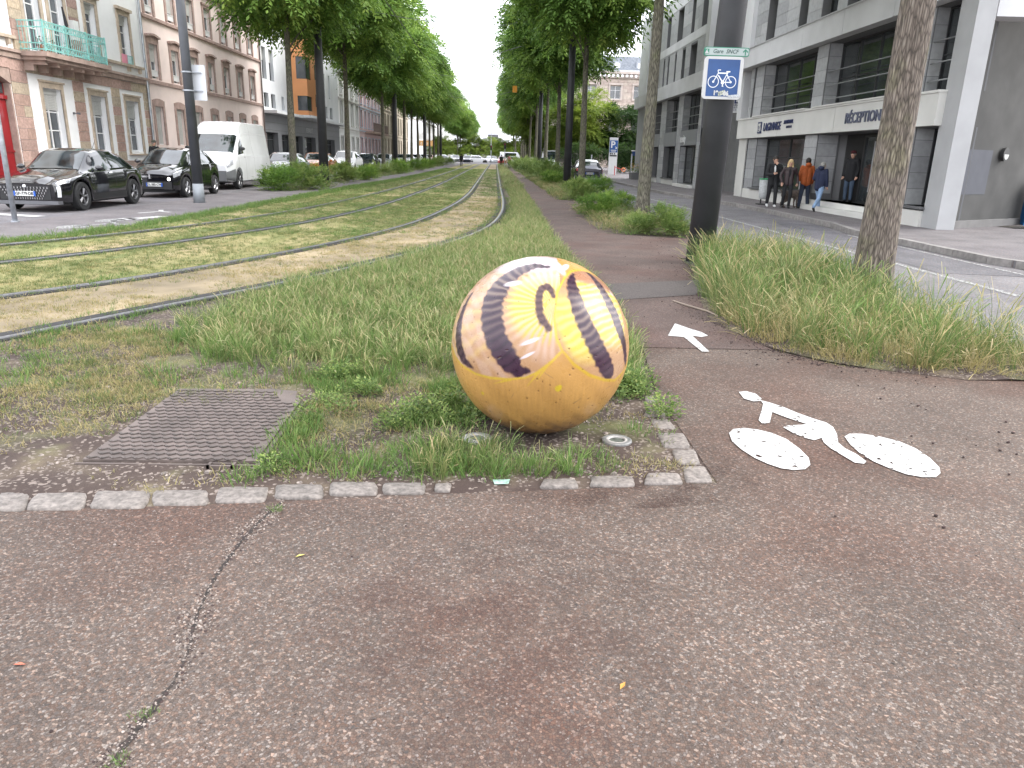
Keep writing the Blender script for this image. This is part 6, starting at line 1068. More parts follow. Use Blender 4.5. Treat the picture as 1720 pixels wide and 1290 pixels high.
for z in (3.18, 3.68): mb = MB(); mb.box(-9.1, -8.66, 23.46, 23.49, z-.015, z+.015); mb.lathe([(.165, -.02), (.165, .02)], (-9, 23.3, z), 20); mb.build('clamp', galv, e)
e = thing('thin_pole', 'thin grey pole leaning into the left edge in front of the first black car', 'pole', (-10.14, 16.15, 0)); mb = MB(); mb.tube([(-10.14, 16.15, -.02), (-10.14, 16.15, 3.4)], .052, 16); mb.build('shaft', galv, e, smooth=True); mb = MB(); mb.tube([(-10.14, 16.15, -.02), (-10.14, 16.15, .03)], .08, 16); mb.build('base_collar', galv, e)
# bicycle route sign on the column
sw = M('sign_white', (.5, .5, .5), .4, var=.03); sb = M('sign_blue', (.005, .055, .2), .35, var=.08, scale=5); sg = M('sign_green', (.02, .2, .12), .4); sgr = M('sign_grey_green', (.05, .09, .08), .45); swl = M('sign_symbol_white', (.7, .72, .75), .4, var=.03)
BX, BY, BZ = 3.39, 11.95, 2.8; e = thing('bicycle_sign', 'square blue sign with white bicycle and white border on the thick dark column', 'sign', (BX, BY, BZ))
def rrect(w, h, r, n=6): return [(sx*(w/2-r)+r*math.cos(a), sz*(h/2-r)+r*math.sin(a)) for sx, sz, a0 in ((1, 1, 0), (-1, 1, .5), (-1, -1, 1), (1, -1, 1.5)) for a in [math.pi*(a0+.5*k/n) for k in range(n+1)]]
def plate(pts, y0, y1, mat, nm, par, ox, oz):
    mb = MB(); k = len(pts); mb.v = [(ox+x, y0, oz+z) for x, z in pts]+[(ox+x, y1, oz+z) for x, z in pts]; mb.f = [tuple(range(k)), tuple(range(2*k-1, k-1, -1))]+[(i, i+k, (i+1) % k+k, (i+1) % k) for i in range(k)]; mb.mi = [0]*len(mb.f); return mb.build(nm, mat, par)
plate(rrect(.59, .6, .055), BY, BY+.035, sw, 'panel', e, BX, BZ); plate(rrect(.485, .52, .008, 2), BY-.003, BY, sb, 'blue_field', e, BX, BZ)
def sgn_line(mb, a, b, w, y): a, b = Vector(a), Vector(b); d = (b-a).normalized(); n = Vector((-d.y, d.x))*w/2; mb.quad(*[(BX+q.x*.93, y, BZ+q.y*.93) for q in (a+n, a-n, b-n, b+n)])
mb = MB(); yb = BY-.006
for cx in (-.152, .132):
    K = 28
    for i in range(K):
        a0, a1 = 2*math.pi*i/K, 2*math.pi*(i+1)/K; mb.quad(*[(BX+(cx+r_*math.cos(a))*.93, yb, BZ+(-.06+r_*math.sin(a))*.93) for r_, a in ((.079, a0), (.079, a1), (.091, a1), (.091, a0))])
    mb.poly([(BX+(cx+.018*math.cos(t))*.93, yb, BZ+(-.06+.018*math.sin(t))*.93) for t in np.linspace(0, 6.1, 12)])
for a, b, w in (((-.078, .072), (.07, .072), .02), ((-.078, .08), (-.152, -.06), .014), ((-.08, .04), (.0, -.065), .018), ((.07, .078), (.0, -.065), .014), ((.062, .05), (.132, -.06), .014), ((0, -.065), (.132, -.063), .014), ((.045, .095), (.11, .095), .02), ((.07, .07), (.076, .09), .012), ((-.08, .07), (-.09, .112), .012), ((-.09, .118), (-.045, .118), .014), ((-.092, .118), (-.086, .09), .012), ((.003, -.03), (.006, -.13), .014), ((-.01, -.12), (.02, -.128), .01)): sgn_line(mb, a, b, w, yb-.001*random.random())
mb.poly([(BX+.0+.026*math.cos(t), yb-.002, BZ-.065+.026*math.sin(t)) for t in np.linspace(0, 6.1, 14)]); mb.build('bicycle_symbol', swl, e)
st = thing('sticker', 'torn white sticker reading 19 06 low on the bicycle sign', 'sticker', (BX, BY-.008, BZ-.24)); text('19', .085, sw, st, (BX-.09, BY-.008, BZ-.215), RNEG, bold=.006, ext=.001, sx=.9); text('06', .085, sw, st, (BX+.065, BY-.008, BZ-.22), RNEG, bold=.006, ext=.001, sx=.9)
mb = MB(); mb.quad(*[(BX+x, BY-.007, BZ+z) for x, z in ((-.05, -.255), (.06, -.23), (.05, -.165), (-.055, -.195))]); mb.build('torn_patch', M('sticker_grey', (.4, .42, .36), .6, var=.5, scale=60), st); mb = MB(); mb.quad(*[(BX+x, BY-.009, BZ+z) for x, z in ((.1, -.275), (.28, -.265), (.27, -.225), (.1, -.24))]); mb.build('sticker_strip', M('sticker_pale', (.5, .52, .54), .6, var=.4, scale=70), st)
for z in (2.62, 3.02): mb = MB(); mb.box(BX-.25, BX+.27, BY+.036, BY+.06, z-.015, z+.015); mb.build('bracket', galv, e)
e = thing('direction_sign', 'narrow white cycle direction sign to the station above the bicycle sign', 'sign', (BX+.02, BY, 3.14)); plate(rrect(.68, .125, .03), BY, BY+.03, sg, 'panel', e, BX+.02, 3.165); plate(rrect(.657, .1, .025), BY-.003, BY, M('sign_panel_pale', (.36, .42, .41), .4, var=.03), 'field', e, BX+.02, 3.165)
text('Gare  SNCF', .08, sgr, e, (BX-.0, BY-.005, 3.166), RNEG, ext=.001, shear=.25, sx=.95, bold=.0012); mb = MB(); mb.quad(*[(BX-.28+x, BY-.005, 3.165+z) for x, z in ((-.035, -.035), (.035, -.035), (.035, .035), (-.035, .035))]); mb.build('green_square', sg, e)
mb = MB(); mb.poly([(BX-.28+x, BY-.007, 3.165+z) for x, z in ((-.03, -.028), (.03, -.028), (.02, -.01), (.005, .005), (.012, .026), (-.004, .02), (-.012, .0))]); mb.build('cyclist_pictogram', sw, e)
mb = MB(); [mb.poly([(BX+.3+x, BY-.006, 3.165+z) for x, z in q]) for q in (((-.008, -.045), (.008, -.045), (.008, .02), (-.008, .02)), ((0, .045), (-.042, .002), (-.03, -.008), (0, .022)), ((0, .045), (0, .022), (.03, -.008), (.042, .002)))]; mb.build('up_arrow', sg, e)
# overhead wires
wm_ = M('copper_wire', (.1, .1, .1), .5, .5)
for x, lb in ((-.5, 'tram contact wire over the right-hand track'), (-3.7, 'tram contact wire over the left-hand track')):
    mb = MB(); mb.tube([(x, 10, 6.4), (x, 60, 6.15), (x, 142, 6.2), (x, 200, 6.2)], .014, 5); mb.tube([(x, 10, 7.9), (x, 30, 7.3), (x, 50, 7.5), (x, 98, 7.4), (x, 140, 7.4)], .01, 5); mb.build('contact_wire', wm_, None, loc=(x, 20, 6.2), label=lb, category='wire')
for y, lb in ((42.3, 'nearest cross-span wire between the two tree rows'), (71, 'second cross-span wire'), (98, 'third cross-span wire'), (125, 'farthest cross-span wire')):
    mb = MB(); mb.tube([(-9, y, 8.9), (-5, y, 8.3), (-.5, y, 7.9), (4, y, 8.9)], .014, 5); mb.tube([(-.5, y, 7.9), (-.5, y, 6.25)], .012, 5); mb.tube([(-.5, y, 6.6), (1.2, y, 7.1)], .015, 5); mb.build('cross_wire', wm_, None, loc=(-9, y, 8.9), label=lb+', above the lawn', category='wire')
# ---------------------------------------------------------------- vehicles
rubber = M('tyre_rubber', (.02, .02, .021), .8, var=.1); alu = M('alloy_dark', (.2, .2, .21), .35, .8); alul = M('alloy_light', (.5, .5, .52), .3, .8); cblk = M('car_black', (.008, .008, .011), .12, .2, var=.1, coat=1, coord='Object'); trimb = M('black_trim', (.015, .015, .016), .6)
cgl = M('car_glass', (.025, .032, .036), .03, var=.6, scale=2.5, coord='Object', spec=1); lampc = M('headlamp_glass', (.38, .39, .41), .1, var=.3, scale=30, coord='Object', coat=1); lit = emit('lit_headlamp', (1, .95, .9), 2.2); redl = M('tail_lamp', (.3, .01, .01), .2, coat=1); chrome = M('chrome', (.6, .6, .62), .12, 1); plw = M('number_plate', (.7, .7, .68), .4, var=.03); plb = M('plate_blue', (.02, .1, .45), .4); blacktxt = M('plate_characters', (.01, .01, .01), .5)
def lerp(P, s): xs = [p[0] for p in P]; return float(np.interp(s, xs, [p[1] for p in P]))
class Car:
    def __init__(c, L, w, ht, zb, hood, belt, roof, wid, wroof, whl, rw, mat, glassm=None):
        c.L, c.w, c.zb, c.hood, c.belt, c.roof, c.wid, c.wr, c.wh, c.rw, c.mat = L, w, zb, hood, belt, roof, wid, wroof, whl, rw, mat
    def sm(c, P, s): return (lerp(P, max(0, s-.012))+2*lerp(P, s)+lerp(P, min(1, s+.012)))/4
    def sec(c, s, v):
        """point on half section; v 0 (sill) .. 10 (roof centre line)"""
        y = (s-.5)*c.L; w = c.w*c.sm(c.wid, s); zt = c.sm(c.roof, s); zs = min(c.sm(c.belt, s), zt-.004); zb = c.zb+.1*max(0, .06-s)/.06*0+lerp([(0, .06), (.08, 0), (.92, 0), (1, .1)], s)
        for yw in c.wh:
            R_ = c.rw+.075; d = abs(y-yw)
            if d < R_: zb = max(zb, c.rw+math.sqrt(R_*R_-d*d)-.02)
        zb = min(zb, zs-.05); wr = c.w*c.sm(c.wr, s); q = [(w-.1, zb), (w-.015, zb+.03), (w+.0, zb+.3*(zs-zb)), (w+.004, zb+.55*(zs-zb)), (w-.008, zb+.8*(zs-zb)), (w-.03, zs-.012), (w-.055, zs), (w-.055+(wr-w+.055)*.5, zs+(zt-.055-zs)*.52), (wr, max(zs, zt-.06)), (wr-.12, max(zs+.001, zt-.012)), (0, zt)]
        i = min(int(v), 9); t = v-i; a, b = q[i], q[i+1]; return (a[0]+(b[0]-a[0])*t, y, a[1]+(b[1]-a[1])*t)
    def body(c, par):
        S = sorted(set([i/90 for i in range(91)])); vs = [0, 1, 2, 3, 4, 5, 6, 7, 8, 9, 9.5, 10]; mb = MB(); rows = []
        for s in S:
            i = len(mb.v); h = [c.sec(s, v) for v in vs]; mb.v += h+[(-x, y, z) for x, y, z in h[-2::-1]]; rows.append(i)
        n = 2*len(vs)-1
        for a, b in zip(rows, rows[1:]):
            for j in range(n-1): mb.f.append((a+j, a+j+1, b+j+1, b+j)); mb.mi.append(0)
        mb.f += [tuple(rows[0]+j for j in range(n)), tuple(rows[-1]+j for j in range(n-1, -1, -1))]; mb.mi += [0, 0]
        o = put('body', mb.mesh('body', c.mat, smooth=True), par); o.data.set_sharp_from_angle(angle=R(38)); u = MB(); u.box(-c.w+.2, c.w-.2, -c.L/2+.12, c.L/2-.12, c.zb-.03, c.zb+.3)
        for yw in c.wh: u.box(-c.w+.08, c.w-.08, yw-c.rw-.04, yw+c.rw+.04, c.rw, c.rw*2+.02) if False else None
        put('underbody', u.mesh('underbody', trimb), par); return o
    def patch(c, nm, s0, s1, v0, v1, mat, par, off=.008, both=True, ns=10, nv=4, kind=None, s0b=None, s1b=None):
        """a panel laid on the body surface; s0b/s1b are the ends at its upper edge"""
        s0b = s0 if s0b is None else s0b; s1b = s1 if s1b is None else s1b; objs = []
        for sg in ((1, -1) if both else (0,)):
            mb = MB(); G = []
            for j in range(nv+1):
                row = []
                for i in range(ns+1):
                    t = j/nv; ss = (s0+(s0b-s0)*t)+((s1+(s1b-s1)*t)-(s0+(s0b-s0)*t))*i/ns
                    if sg == 0:
                        row = None; break
                    v = v0+(v1-v0)*t; p = Vector(c.sec(ss, v)); pa = Vector(c.sec(min(1, ss+.01), v)); pb = Vector(c.sec(ss, min(10, v+.05))) if v < 9.9 else None
                    nrm = (pb-p).cross(pa-p) if pb is not None else Vector((0, -(pa.z-p.z), pa.y-p.y))
                    nrm.normalize()
                    if pb is not None and nrm.x*1+nrm.z*.6 < 0: nrm = -nrm
                    p = p+nrm*off; row.append((p.x*sg, p.y, p.z))
                G.append(row)
            if sg == 0: continue
            mb.v = [q for r in G for q in r]
            for j in range(nv):
                for i in range(ns): a = j*(ns+1)+i; mb.f.append((a, a+1, a+ns+2, a+ns+1)); mb.mi.append(0)
            objs.append(put(nm, mb.mesh(nm, mat, smooth=True), par))
        return objs
    def screen(c, nm, s0, s1, vlo, mat, par, off=.01, ns=10, corner=.015):
        mb = MB(); vs = np.r_[np.linspace(vlo, 9, 4), np.linspace(9.2, 10, 5)]; rows = []
        for i in range(ns+1):
            row = []
            for v in vs:
                ss = s0+(s1-s0)*i/ns; p = Vector(c.sec(ss, v)); pa = Vector(c.sec(ss+.01, v)); n = Vector((0, -(pa.z-p.z), pa.y-p.y)).normalized(); p += n*off; row.append(p)
            rows.append([tuple(p) for p in row]+[(-p.x, p.y, p.z) for p in row[-2::-1]])
        k = len(rows[0]); mb.v = [q for r in rows for q in r]
        for i in range(ns):
            for j in range(k-1): mb.f.append((i*k+j, i*k+j+1, (i+1)*k+j+1, (i+1)*k+j)); mb.mi.append(0)
        return put(nm, mb.mesh(nm, mat, smooth=True), par)
    def wheels(c, par, rim, spokes=5, tw=.2):
        for yw in c.wh:
            for sg in (1, -1):
                x = sg*(c.w-.0); r = c.rw; mb = MB(); mb.lathe([(r*.62, -tw), (r*.95, -tw), (r, -tw+.03), (r, -.035), (r*.95, -.005), (r*.66, -.0), (r*.62, -.02)], (0, 0, 0), 30, 'x'); me = mb.mesh('tyre', rubber, smooth=False)
                e = put('wheel', me, par, (x, yw, r)); e.scale = (sg, 1, 1); k = MB(); k.lathe([(r*.63, -.03), (r*.6, -.012), (r*.56, -.025), (r*.55, -.1)], (0, 0, 0), 30, 'x'); k.lathe([(.0, -.012), (r*.14, -.018), (r*.15, -.06)], (0, 0, 0), 14, 'x')
                for q in range(spokes):
                    for dq in (-.13, .13):
                        a = 2*math.pi*q/spokes; b = a+dq; p0 = (-.03, r*.12*math.cos(a), r*.12*math.sin(a)); p1 = (-.022, r*.58*math.cos(b), r*.58*math.sin(b)); k.tube([p0, p1], [r*.055, r*.04], 4)
                put('rim', k.mesh('rim', rim), e); d = MB(); d.lathe([(.0, -.1), (r*.6, -.1)], (0, 0, 0), 20, 'x'); put('brake_disc', d.mesh('brake_disc', trimb), e)
                a_ = MB(); a_.lathe([(r+.078, -.16), (r+.078, -.02), (r+.05, -.005)], (0, 0, 0), 40, 'x'); a_.v = [v for v in a_.v]; 
    def mirrors(c, par, s, mat, z, dx=.1):
        for sg in (1, -1):
            p = c.sec(s, 6); mb = MB(); mb.ball((sg*(p[0]+.13), p[1]+.02, z), .1, 7, (1.05, .6, .68)); mb.box(*sorted((sg*(p[0]-.02), sg*(p[0]+.1))), p[1]-.02, p[1]+.03, z-.05, z-.03); put('wing_mirror', mb.mesh('wing_mirror', mat, smooth=True), par)
    def seam(c, par, s, v0=1, v1=8, w=.006, bot=None): c.patch('door_seam', s-w/c.L, s+w/c.L, v0, v1, trimb, par, .003, ns=1, nv=8)
    def plate(c, par, y, z, chars, x=0, face=-1, w=.52):
        mb = MB(); mb.box(x-w/2, x+w/2, y-.008, y+.008, z-.055, z+.055); e = put('number_plate', mb.mesh('number_plate', plw), par); mb = MB()
        for sx_ in (-1, 1): mb.box(x+sx_*(w/2-.045), x+sx_*(w/2), y-.012, y+.012, z-.055, z+.055)
        put('blue_strip', mb.mesh('blue_strip', plb), e); t = text(chars, .1, blacktxt, None, (0, 0, 0), RNEG, 'plate_characters', .001, sx=.9, bold=.003); t.parent = e; t.location = (x, y+face*.012, z-.002)
        if face > 0: t.rotation_euler = (R(90), 0, R(180))
def small_bits(c, par, wins, ws, rwn, lights=(.012, .07, 4.4, 5.6), vlo=8.25):
    c.screen('windscreen', ws[0], ws[1], vlo+.35, cgl, par); c.screen('rear_window', rwn[0], rwn[1], vlo, cgl, par)
    for (a, b, a2, b2) in wins: c.patch('side_window', a, b, 6.15, 7.6, cgl, par, .007, s0b=a2, s1b=b2)
# 1 black hatchback nearest
def finish_hatch(c, par, wheelsp, rimm, sp=5):
    c.body(par); c.wheels(par, rimm, sp)
def place(name, label, x, y, rz=0): return thing(name, label, 'car', (x, y, 0), rz, 'cars parked along the street')
e1_ = place('hatchback', 'shiny black hatchback with lit headlamps and striped grille, nearest in the parked row', -11.35, 20.9)
c = Car(4.5, .93, 1.5, .2, None, [(0, .66), (.04, .74), (.28, .92), (.6, .97), (.9, 1.0), (1, .9)], [(0, .68), (.03, .79), (.08, .86), (.29, 1.0), (.43, 1.44), (.52, 1.51), (.68, 1.49), (.82, 1.38), (.93, 1.07), (.97, 1.03), (1, .92)], [(0, .74), (.03, .86), (.09, .96), (.2, 1), (.85, 1), (.95, .94), (1, .82)], [(0, .5), (.28, .78), (.42, .68), (.7, .66), (.85, .62), (1, .6)], (-1.38, 1.35), .35, cblk)
finish_hatch(c, e1_, 5, alu, 5); small_bits(c, e1_, [(.335, .57, .43, .57), (.585, .79, .585, .74), (.805, .87, .755, .79)], (.285, .428), (.83, .925)); c.mirrors(e1_, .36, cblk, 1.03)
for s in (.33, .577, .77): c.seam(e1_, s, 1.5, 6)
c.patch('door_handle', .51, .545, 4.55, 4.75, chrome, e1_, .02, ns=2, nv=1); c.patch('door_handle', .7, .735, 4.6, 4.8, chrome, e1_, .02, ns=2, nv=1); c.patch('sill_trim', .26, .74, 1.1, 1.9, trimb, e1_, .008)
c.patch('headlamp', .008, .085, 4.3, 5.5, lampc, e1_, .012, s0b=.015, s1b=.12); c.patch('headlamp_bulb', .02, .06, 4.5, 5.2, lit, e1_, .02); c.patch('fang_light', .01, .026, 1.8, 4.1, M('daylight_strip', (.75, .77, .8), .2), e1_, .014, ns=1); c.patch('door_strip', .34, .76, 2.2, 2.5, cblk, e1_, .004)  # the strip along the doors has the same black as the body
Y0 = -c.L/2; mb = MB(); mb.box(-.6, .6, Y0-.012, Y0+.05, .3, .62); put('grille', mb.mesh('grille', trimb), e1_)
for k in range(15):
    for r_ in range(5): xk = (k-7)*.078*(1-.07*r_); mb = MB(); mb.box(xk-.012, xk+.012, Y0-.03, Y0-.01, .6-r_*.062-.045, .6-r_*.062); put('grille_bar', mb.mesh('grille_bar', chrome), e1_) if abs(xk) < .56-r_*.02 else None
c.plate(e1_, Y0-.04, .44, 'GF-779-DB'); mb = MB(); mb.ball((0, Y0-.02, .6), .05, 6, (.8, .3, 1.1)); put('badge', mb.mesh('badge', chrome), e1_); mb = MB(); mb.box(-.78, .78, Y0-.06, Y0+.15, .19, .27); put('lower_lip', mb.mesh('lower_lip', M('grey_lip', (.12, .12, .13), .4)), e1_); mb = MB(); mb.box(-.12, .12, Y0+.06, Y0+.065, .735, .755); put('bonnet_lettering', mb.mesh('bonnet_lettering', chrome), e1_)
mb = MB(); mb.tube([(.1, .9, 1.48), (.1, 1.15, 1.75)], [.008, .004], 5); put('roof_aerial', mb.mesh('roof_aerial', trimb), e1_)
# 2 small black city car
e2_ = place('city_car', 'small round black city car behind the slim post, lit lamp and blue-edged plate', -11.15, 27.0)
c = Car(3.95, .88, 1.55, .2, None, [(0, .72), (.05, .84), (.25, 1.0), (.6, 1.05), (.9, 1.08), (1, .98)], [(0, .74), (.03, .86), (.1, .97), (.2, 1.05), (.4, 1.5), (.5, 1.58), (.75, 1.56), (.88, 1.45), (.96, 1.12), (1, .98)], [(0, .76), (.04, .9), (.12, .98), (.25, 1), (.85, 1), (.96, .95), (1, .85)], [(0, .5), (.2, .8), (.42, .7), (.75, .68), (.9, .66), (1, .64)], (-1.28, 1.3), .33, cblk)
finish_hatch(c, e2_, 5, alul, 5); small_bits(c, e2_, [(.27, .56, .385, .56), (.575, .77, .575, .74)], (.2, .395), (.89, .95)); c.mirrors(e2_, .32, cblk, 1.12)
for s in (.27, .567, .76): c.seam(e2_, s, 1.5, 6)
c.patch('headlamp', .01, .1, 3.9, 5.7, lampc, e2_, .012, s0b=.02, s1b=.13); c.patch('door_moulding', .3, .72, 2.0, 2.15, chrome, e2_, .01); Y0 = -c.L/2
mb = MB(); mb.box(-.55, .55, Y0-.015, Y0+.05, .64, .69); put('chrome_bar', mb.mesh('chrome_bar', chrome), e2_); mb = MB(); mb.prism([(-.06, Y0-.04), (0, Y0-.05), (.06, Y0-.04), (0, Y0-.03)], .6, .74); mb.box(-.045, .045, Y0-.045, Y0-.02, .6, .74); put('badge', mb.mesh('badge', chrome), e2_); mb = MB(); mb.ball((.57, Y0+.0, .6), .05, 8, (1, .35, 1)); mb.ball((-.57, Y0+.0, .6), .05, 8, (1, .35, 1)); put('running_lamp', mb.mesh('running_lamp', lit), e2_)
mb = MB(); mb.box(-.65, .65, Y0-.012, Y0+.05, .28, .52); put('lower_grille', mb.mesh('lower_grille', trimb), e2_); c.plate(e2_, Y0-.03, .42, 'DL-385-CW', .1)
# 3 white van
vw = M('van_white', (.72, .73, .74), .25, var=.03, scale=2, coat=.4, dirt=.15, coord='Object'); vg = M('van_grey_bumper', (.13, .135, .14), .6, var=.05)
ev = thing('van', 'tall white panel van with grey bumper, parked behind the small black car', 'van', (-11.6, 33.6, 0))
c = Car(5.6, 1.05, 2.65, .3, None, [(0, .95), (.05, 1.1), (.16, 1.32), (.3, 1.34), (1, 1.36)], [(0, .98), (.03, 1.12), (.08, 1.25), (.16, 1.42), (.3, 2.15), (.36, 2.55), (.42, 2.68), (.97, 2.68), (1, 2.5)], [(0, .82), (.03, .93), (.1, 1), (.97, 1), (1, .96)], [(0, .6), (.16, .84), (.3, .8), (.42, .78), (1, .78)], (-1.75, 1.75), .36, vw)
c.body(ev); c.wheels(ev, alu, 6); c.screen('windscreen', .17, .3, 8.05, cgl, ev); c.patch('side_window', .215, .34, 6.15, 7.3, cgl, ev, .007, s0b=.29, s1b=.34); c.mirrors(ev, .25, trimb, 1.6)
for s in (.2, .355, .56): c.seam(ev, s, 1.2, 8)
c.patch('body_rib', .37, .97, 5.85, 6.0, M('van_crease', (.5, .5, .51), .4), ev, .006); c.patch('body_rib', .37, .97, 7.3, 7.36, M('van_crease', (.5, .5, .51), .4), ev, .006); c.patch('wheel_trim', .06, .26, 1.0, 1.5, vg, ev, .01); c.patch('headlamp', .008, .075, 4.0, 6.0, lampc, ev, .014, s0b=.015, s1b=.1); Y0 = -c.L/2
c.patch('bumper_corner', 0, .1, 0.4, 3.1, vg, ev, .02); mb = MB(); mb.box(-.88, .88, Y0-.06, Y0+.1, .34, .74); put('bumper', mb.mesh('bumper', vg), ev); mb = MB(); mb.box(-.5, .5, Y0-.03, Y0+.1, .78, 1.0); put('grille', mb.mesh('grille', vg), ev)
for k in range(3): mb = MB(); mb.box(-.48, .48, Y0-.05, Y0-.02, .8+k*.07, .83+k*.07); put('grille_bar', mb.mesh('grille_bar', trimb), ev)
mb = MB(); mb.box(-.3, .3, Y0+.5, Y0+.51, 1.2, 1.23) ; put('bonnet_vent', mb.mesh('bonnet_vent', trimb), ev); c.plate(ev, Y0-.08, .5, 'AB-412-RT'); c.patch('door_handle', .325, .345, 4.6, 4.75, trimb, ev, .02, ns=2, nv=1); mb = MB(); mb.tube([(.1, Y0+1.0, 1.44), (-.6, Y0+.85, 1.4)], .015, 5); put('wiper', mb.mesh('wiper', trimb), ev)
# 4-7 cars half hidden by the weeds
def estate(label, x, y, mat, L=4.4, h=1.48, suv=0, rz=0, w=.9, front=True, plate_=None, whiteroof=None):
    e = place('parked_car', label, x, y, rz); k = h/1.48
    c = Car(L, w, h, .2+suv*.05, None, [(0, .68*k), (.04, .78*k), (.28, .95*k), (.9, 1.0*k), (1, .92*k)], [(0, .7*k), (.03, .82*k), (.08, .9*k), (.27, 1.03*k), (.42, 1.42*k), (.5, 1.48*k), (.75, 1.46*k), (.86, 1.36*k), (.96, 1.08*k), (1, .94*k)], [(0, .76), (.03, .88), (.1, .97), (.2, 1), (.88, 1), (.96, .95), (1, .84)], [(0, .5), (.27, .78), (.42, .7), (.8, .67), (1, .62)], (-1.36, 1.36), .34, mat)
    c.body(e); c.wheels(e, alul, 5); small_bits(c, e, [(.33, .57, .42, .57), (.585, .83, .585, .78)], (.275, .415), (.865, .945)); c.mirrors(e, .35, mat, 1.02*k); c.patch('headlamp', .008, .08, 4.2, 5.6, lampc, e, .012, s0b=.015, s1b=.11); c.patch('tail_lamp', .93, .99, 4.0, 5.6, redl, e, .012)
    for s in (.32, .577, .79): c.seam(e, s, 1.5, 6)
    Y0 = -c.L/2; mb = MB(); mb.box(-.5, .5, Y0-.015, Y0+.05, .42*k, .66*k); put('grille', mb.mesh('grille', trimb), e); mb = MB(); mb.box(-.7, .7, Y0-.03, Y0+.1, .2, .3); put('lower_grille', mb.mesh('lower_grille', trimb), e); c.plate(e, Y0-.03, .42, plate_ or 'CK-208-PA')
    if suv:
        for sg in (1, -1): mb = MB(); mb.tube([(sg*.58, -.3, h), (sg*.58, .9, h)], .02, 6); put('roof_rail', mb.mesh('roof_rail', chrome), e)
    if whiteroof: c.patch('roof_panel', .43, .86, 8.02, 10, whiteroof, e, .006); mb = MB(); mb.box(-.55, .55, c.L/2-.02, c.L/2+.02, .55, .8); put('tailgate_panel', mb.mesh('tailgate_panel', trimb), e); c.plate(e, c.L/2+.03, .68, 'EX-640-NV', face=1); mb = MB(); mb.box(-.8, .8, c.L/2-.03, c.L/2+.06, .28, .42); put('rear_bumper', mb.mesh('rear_bumper', M('grey_bumper', (.3, .3, .31), .5)), e)
    return e
silv = M('car_silver', (.42, .44, .46), .22, .5, var=.05, coat=.8, coord='Object'); oran = M('car_orange', (.42, .14, .035), .25, .4, var=.08, coat=.9, coord='Object'); whc = M('car_white', (.7, .71, .73), .25, var=.03, coat=.7, coord='Object'); dkg = M('car_dark_grey', (.05, .055, .06), .2, .3, coat=1, coord='Object'); nvy = M('car_navy', (.01, .012, .03), .15, .3, coat=1, coord='Object')
estate('silver-grey car half hidden by weeds behind the white van', -11.3, 41.5, silv); estate('copper-orange car behind the grey car, hidden by the dark column', -11.35, 49.3, oran, 4.3, 1.5); estate('white sport utility car with dark grille and roof rails', -11.1, 57.5, whc, 4.5, 1.66, 1); estate('small dark grey car with pale windscreen, last of the near parked group', -10.8, 64.5, dkg, 4.0, 1.5)
estate('dark navy car with white roof seen from behind on the right-hand road', 5.75, 49.3, nvy, 4.3, 1.5, 0, math.pi, .86, whiteroof=whc)
def mini(x, y, mat, label, rz=0, van=False):
    e = thing('distant_van' if van else 'distant_car', label, 'van' if van else 'car', (x, y, 0), rz, 'far vehicles at the end of the avenue'); c = Car(4.3 if not van else 5, .88, 1.5, .2, None, [(0, .7), (.2, .95), (1, .95)], [(0, .75), (.08, .9), (.27, 1.0), (.42, 1.48), (.8, 1.46), (.95, 1.05), (1, .95)] if not van else [(0, .9), (.12, 1.2), (.28, 2.3), (1, 2.3)], [(0, .8), (.1, 1), (.9, 1), (1, .85)], [(0, .6), (.27, .8), (.42, .7), (.8, .68), (1, .62)], (-1.35, 1.35), .33, mat)
    c.body(e); c.screen('windscreen', .28, .41, 8.1, cgl, e, ns=3) if not van else c.screen('windscreen', .13, .27, 8.1, cgl, e, ns=3); c.patch('side_window', .34, .8, 6.1, 7.8, cgl, e, .01, ns=4, nv=2); return e
mm = [whc, silv, dkg, nvy, whc, silv, M('car_red', (.35, .03, .03), .3, coat=.8), whc, dkg, silv]
for i in range(11): mini(-13+i*2.35+(.4 if i % 2 else 0), 147+(i % 3)*4.5, mm[i % 10], '%s car waiting at the far crossing, %s in the queue from the left' % (['white', 'silver', 'dark grey', 'navy', 'white', 'silver', 'red', 'white', 'dark grey', 'silver', 'white'][i], ['first', 'second', 'third', 'fourth', 'fifth', 'sixth', 'seventh', 'eighth', 'ninth', 'tenth', 'eleventh'][i]), [0, math.pi/2, .4][i % 3])
for i, y in enumerate((80, 93, 101, 112, 121, 133)): mini(-11.6, y, mm[(i*3+1) % 10], 'far %s car in the left parking lane, %s of the far ones' % (['silver', 'white', 'white', 'silver', 'navy', 'white'][i], ['first', 'second', 'third', 'fourth', 'fifth', 'sixth'][i]))
mini(3.2, 158, whc, 'white van with dark windows at the far crossing', math.pi/2, True); mini(6.6, 92, whc, 'white and blue van standing on the right-hand road beyond the trees', 0, True); mini(7.0, 118, nvy, 'far dark car on the right-hand road')
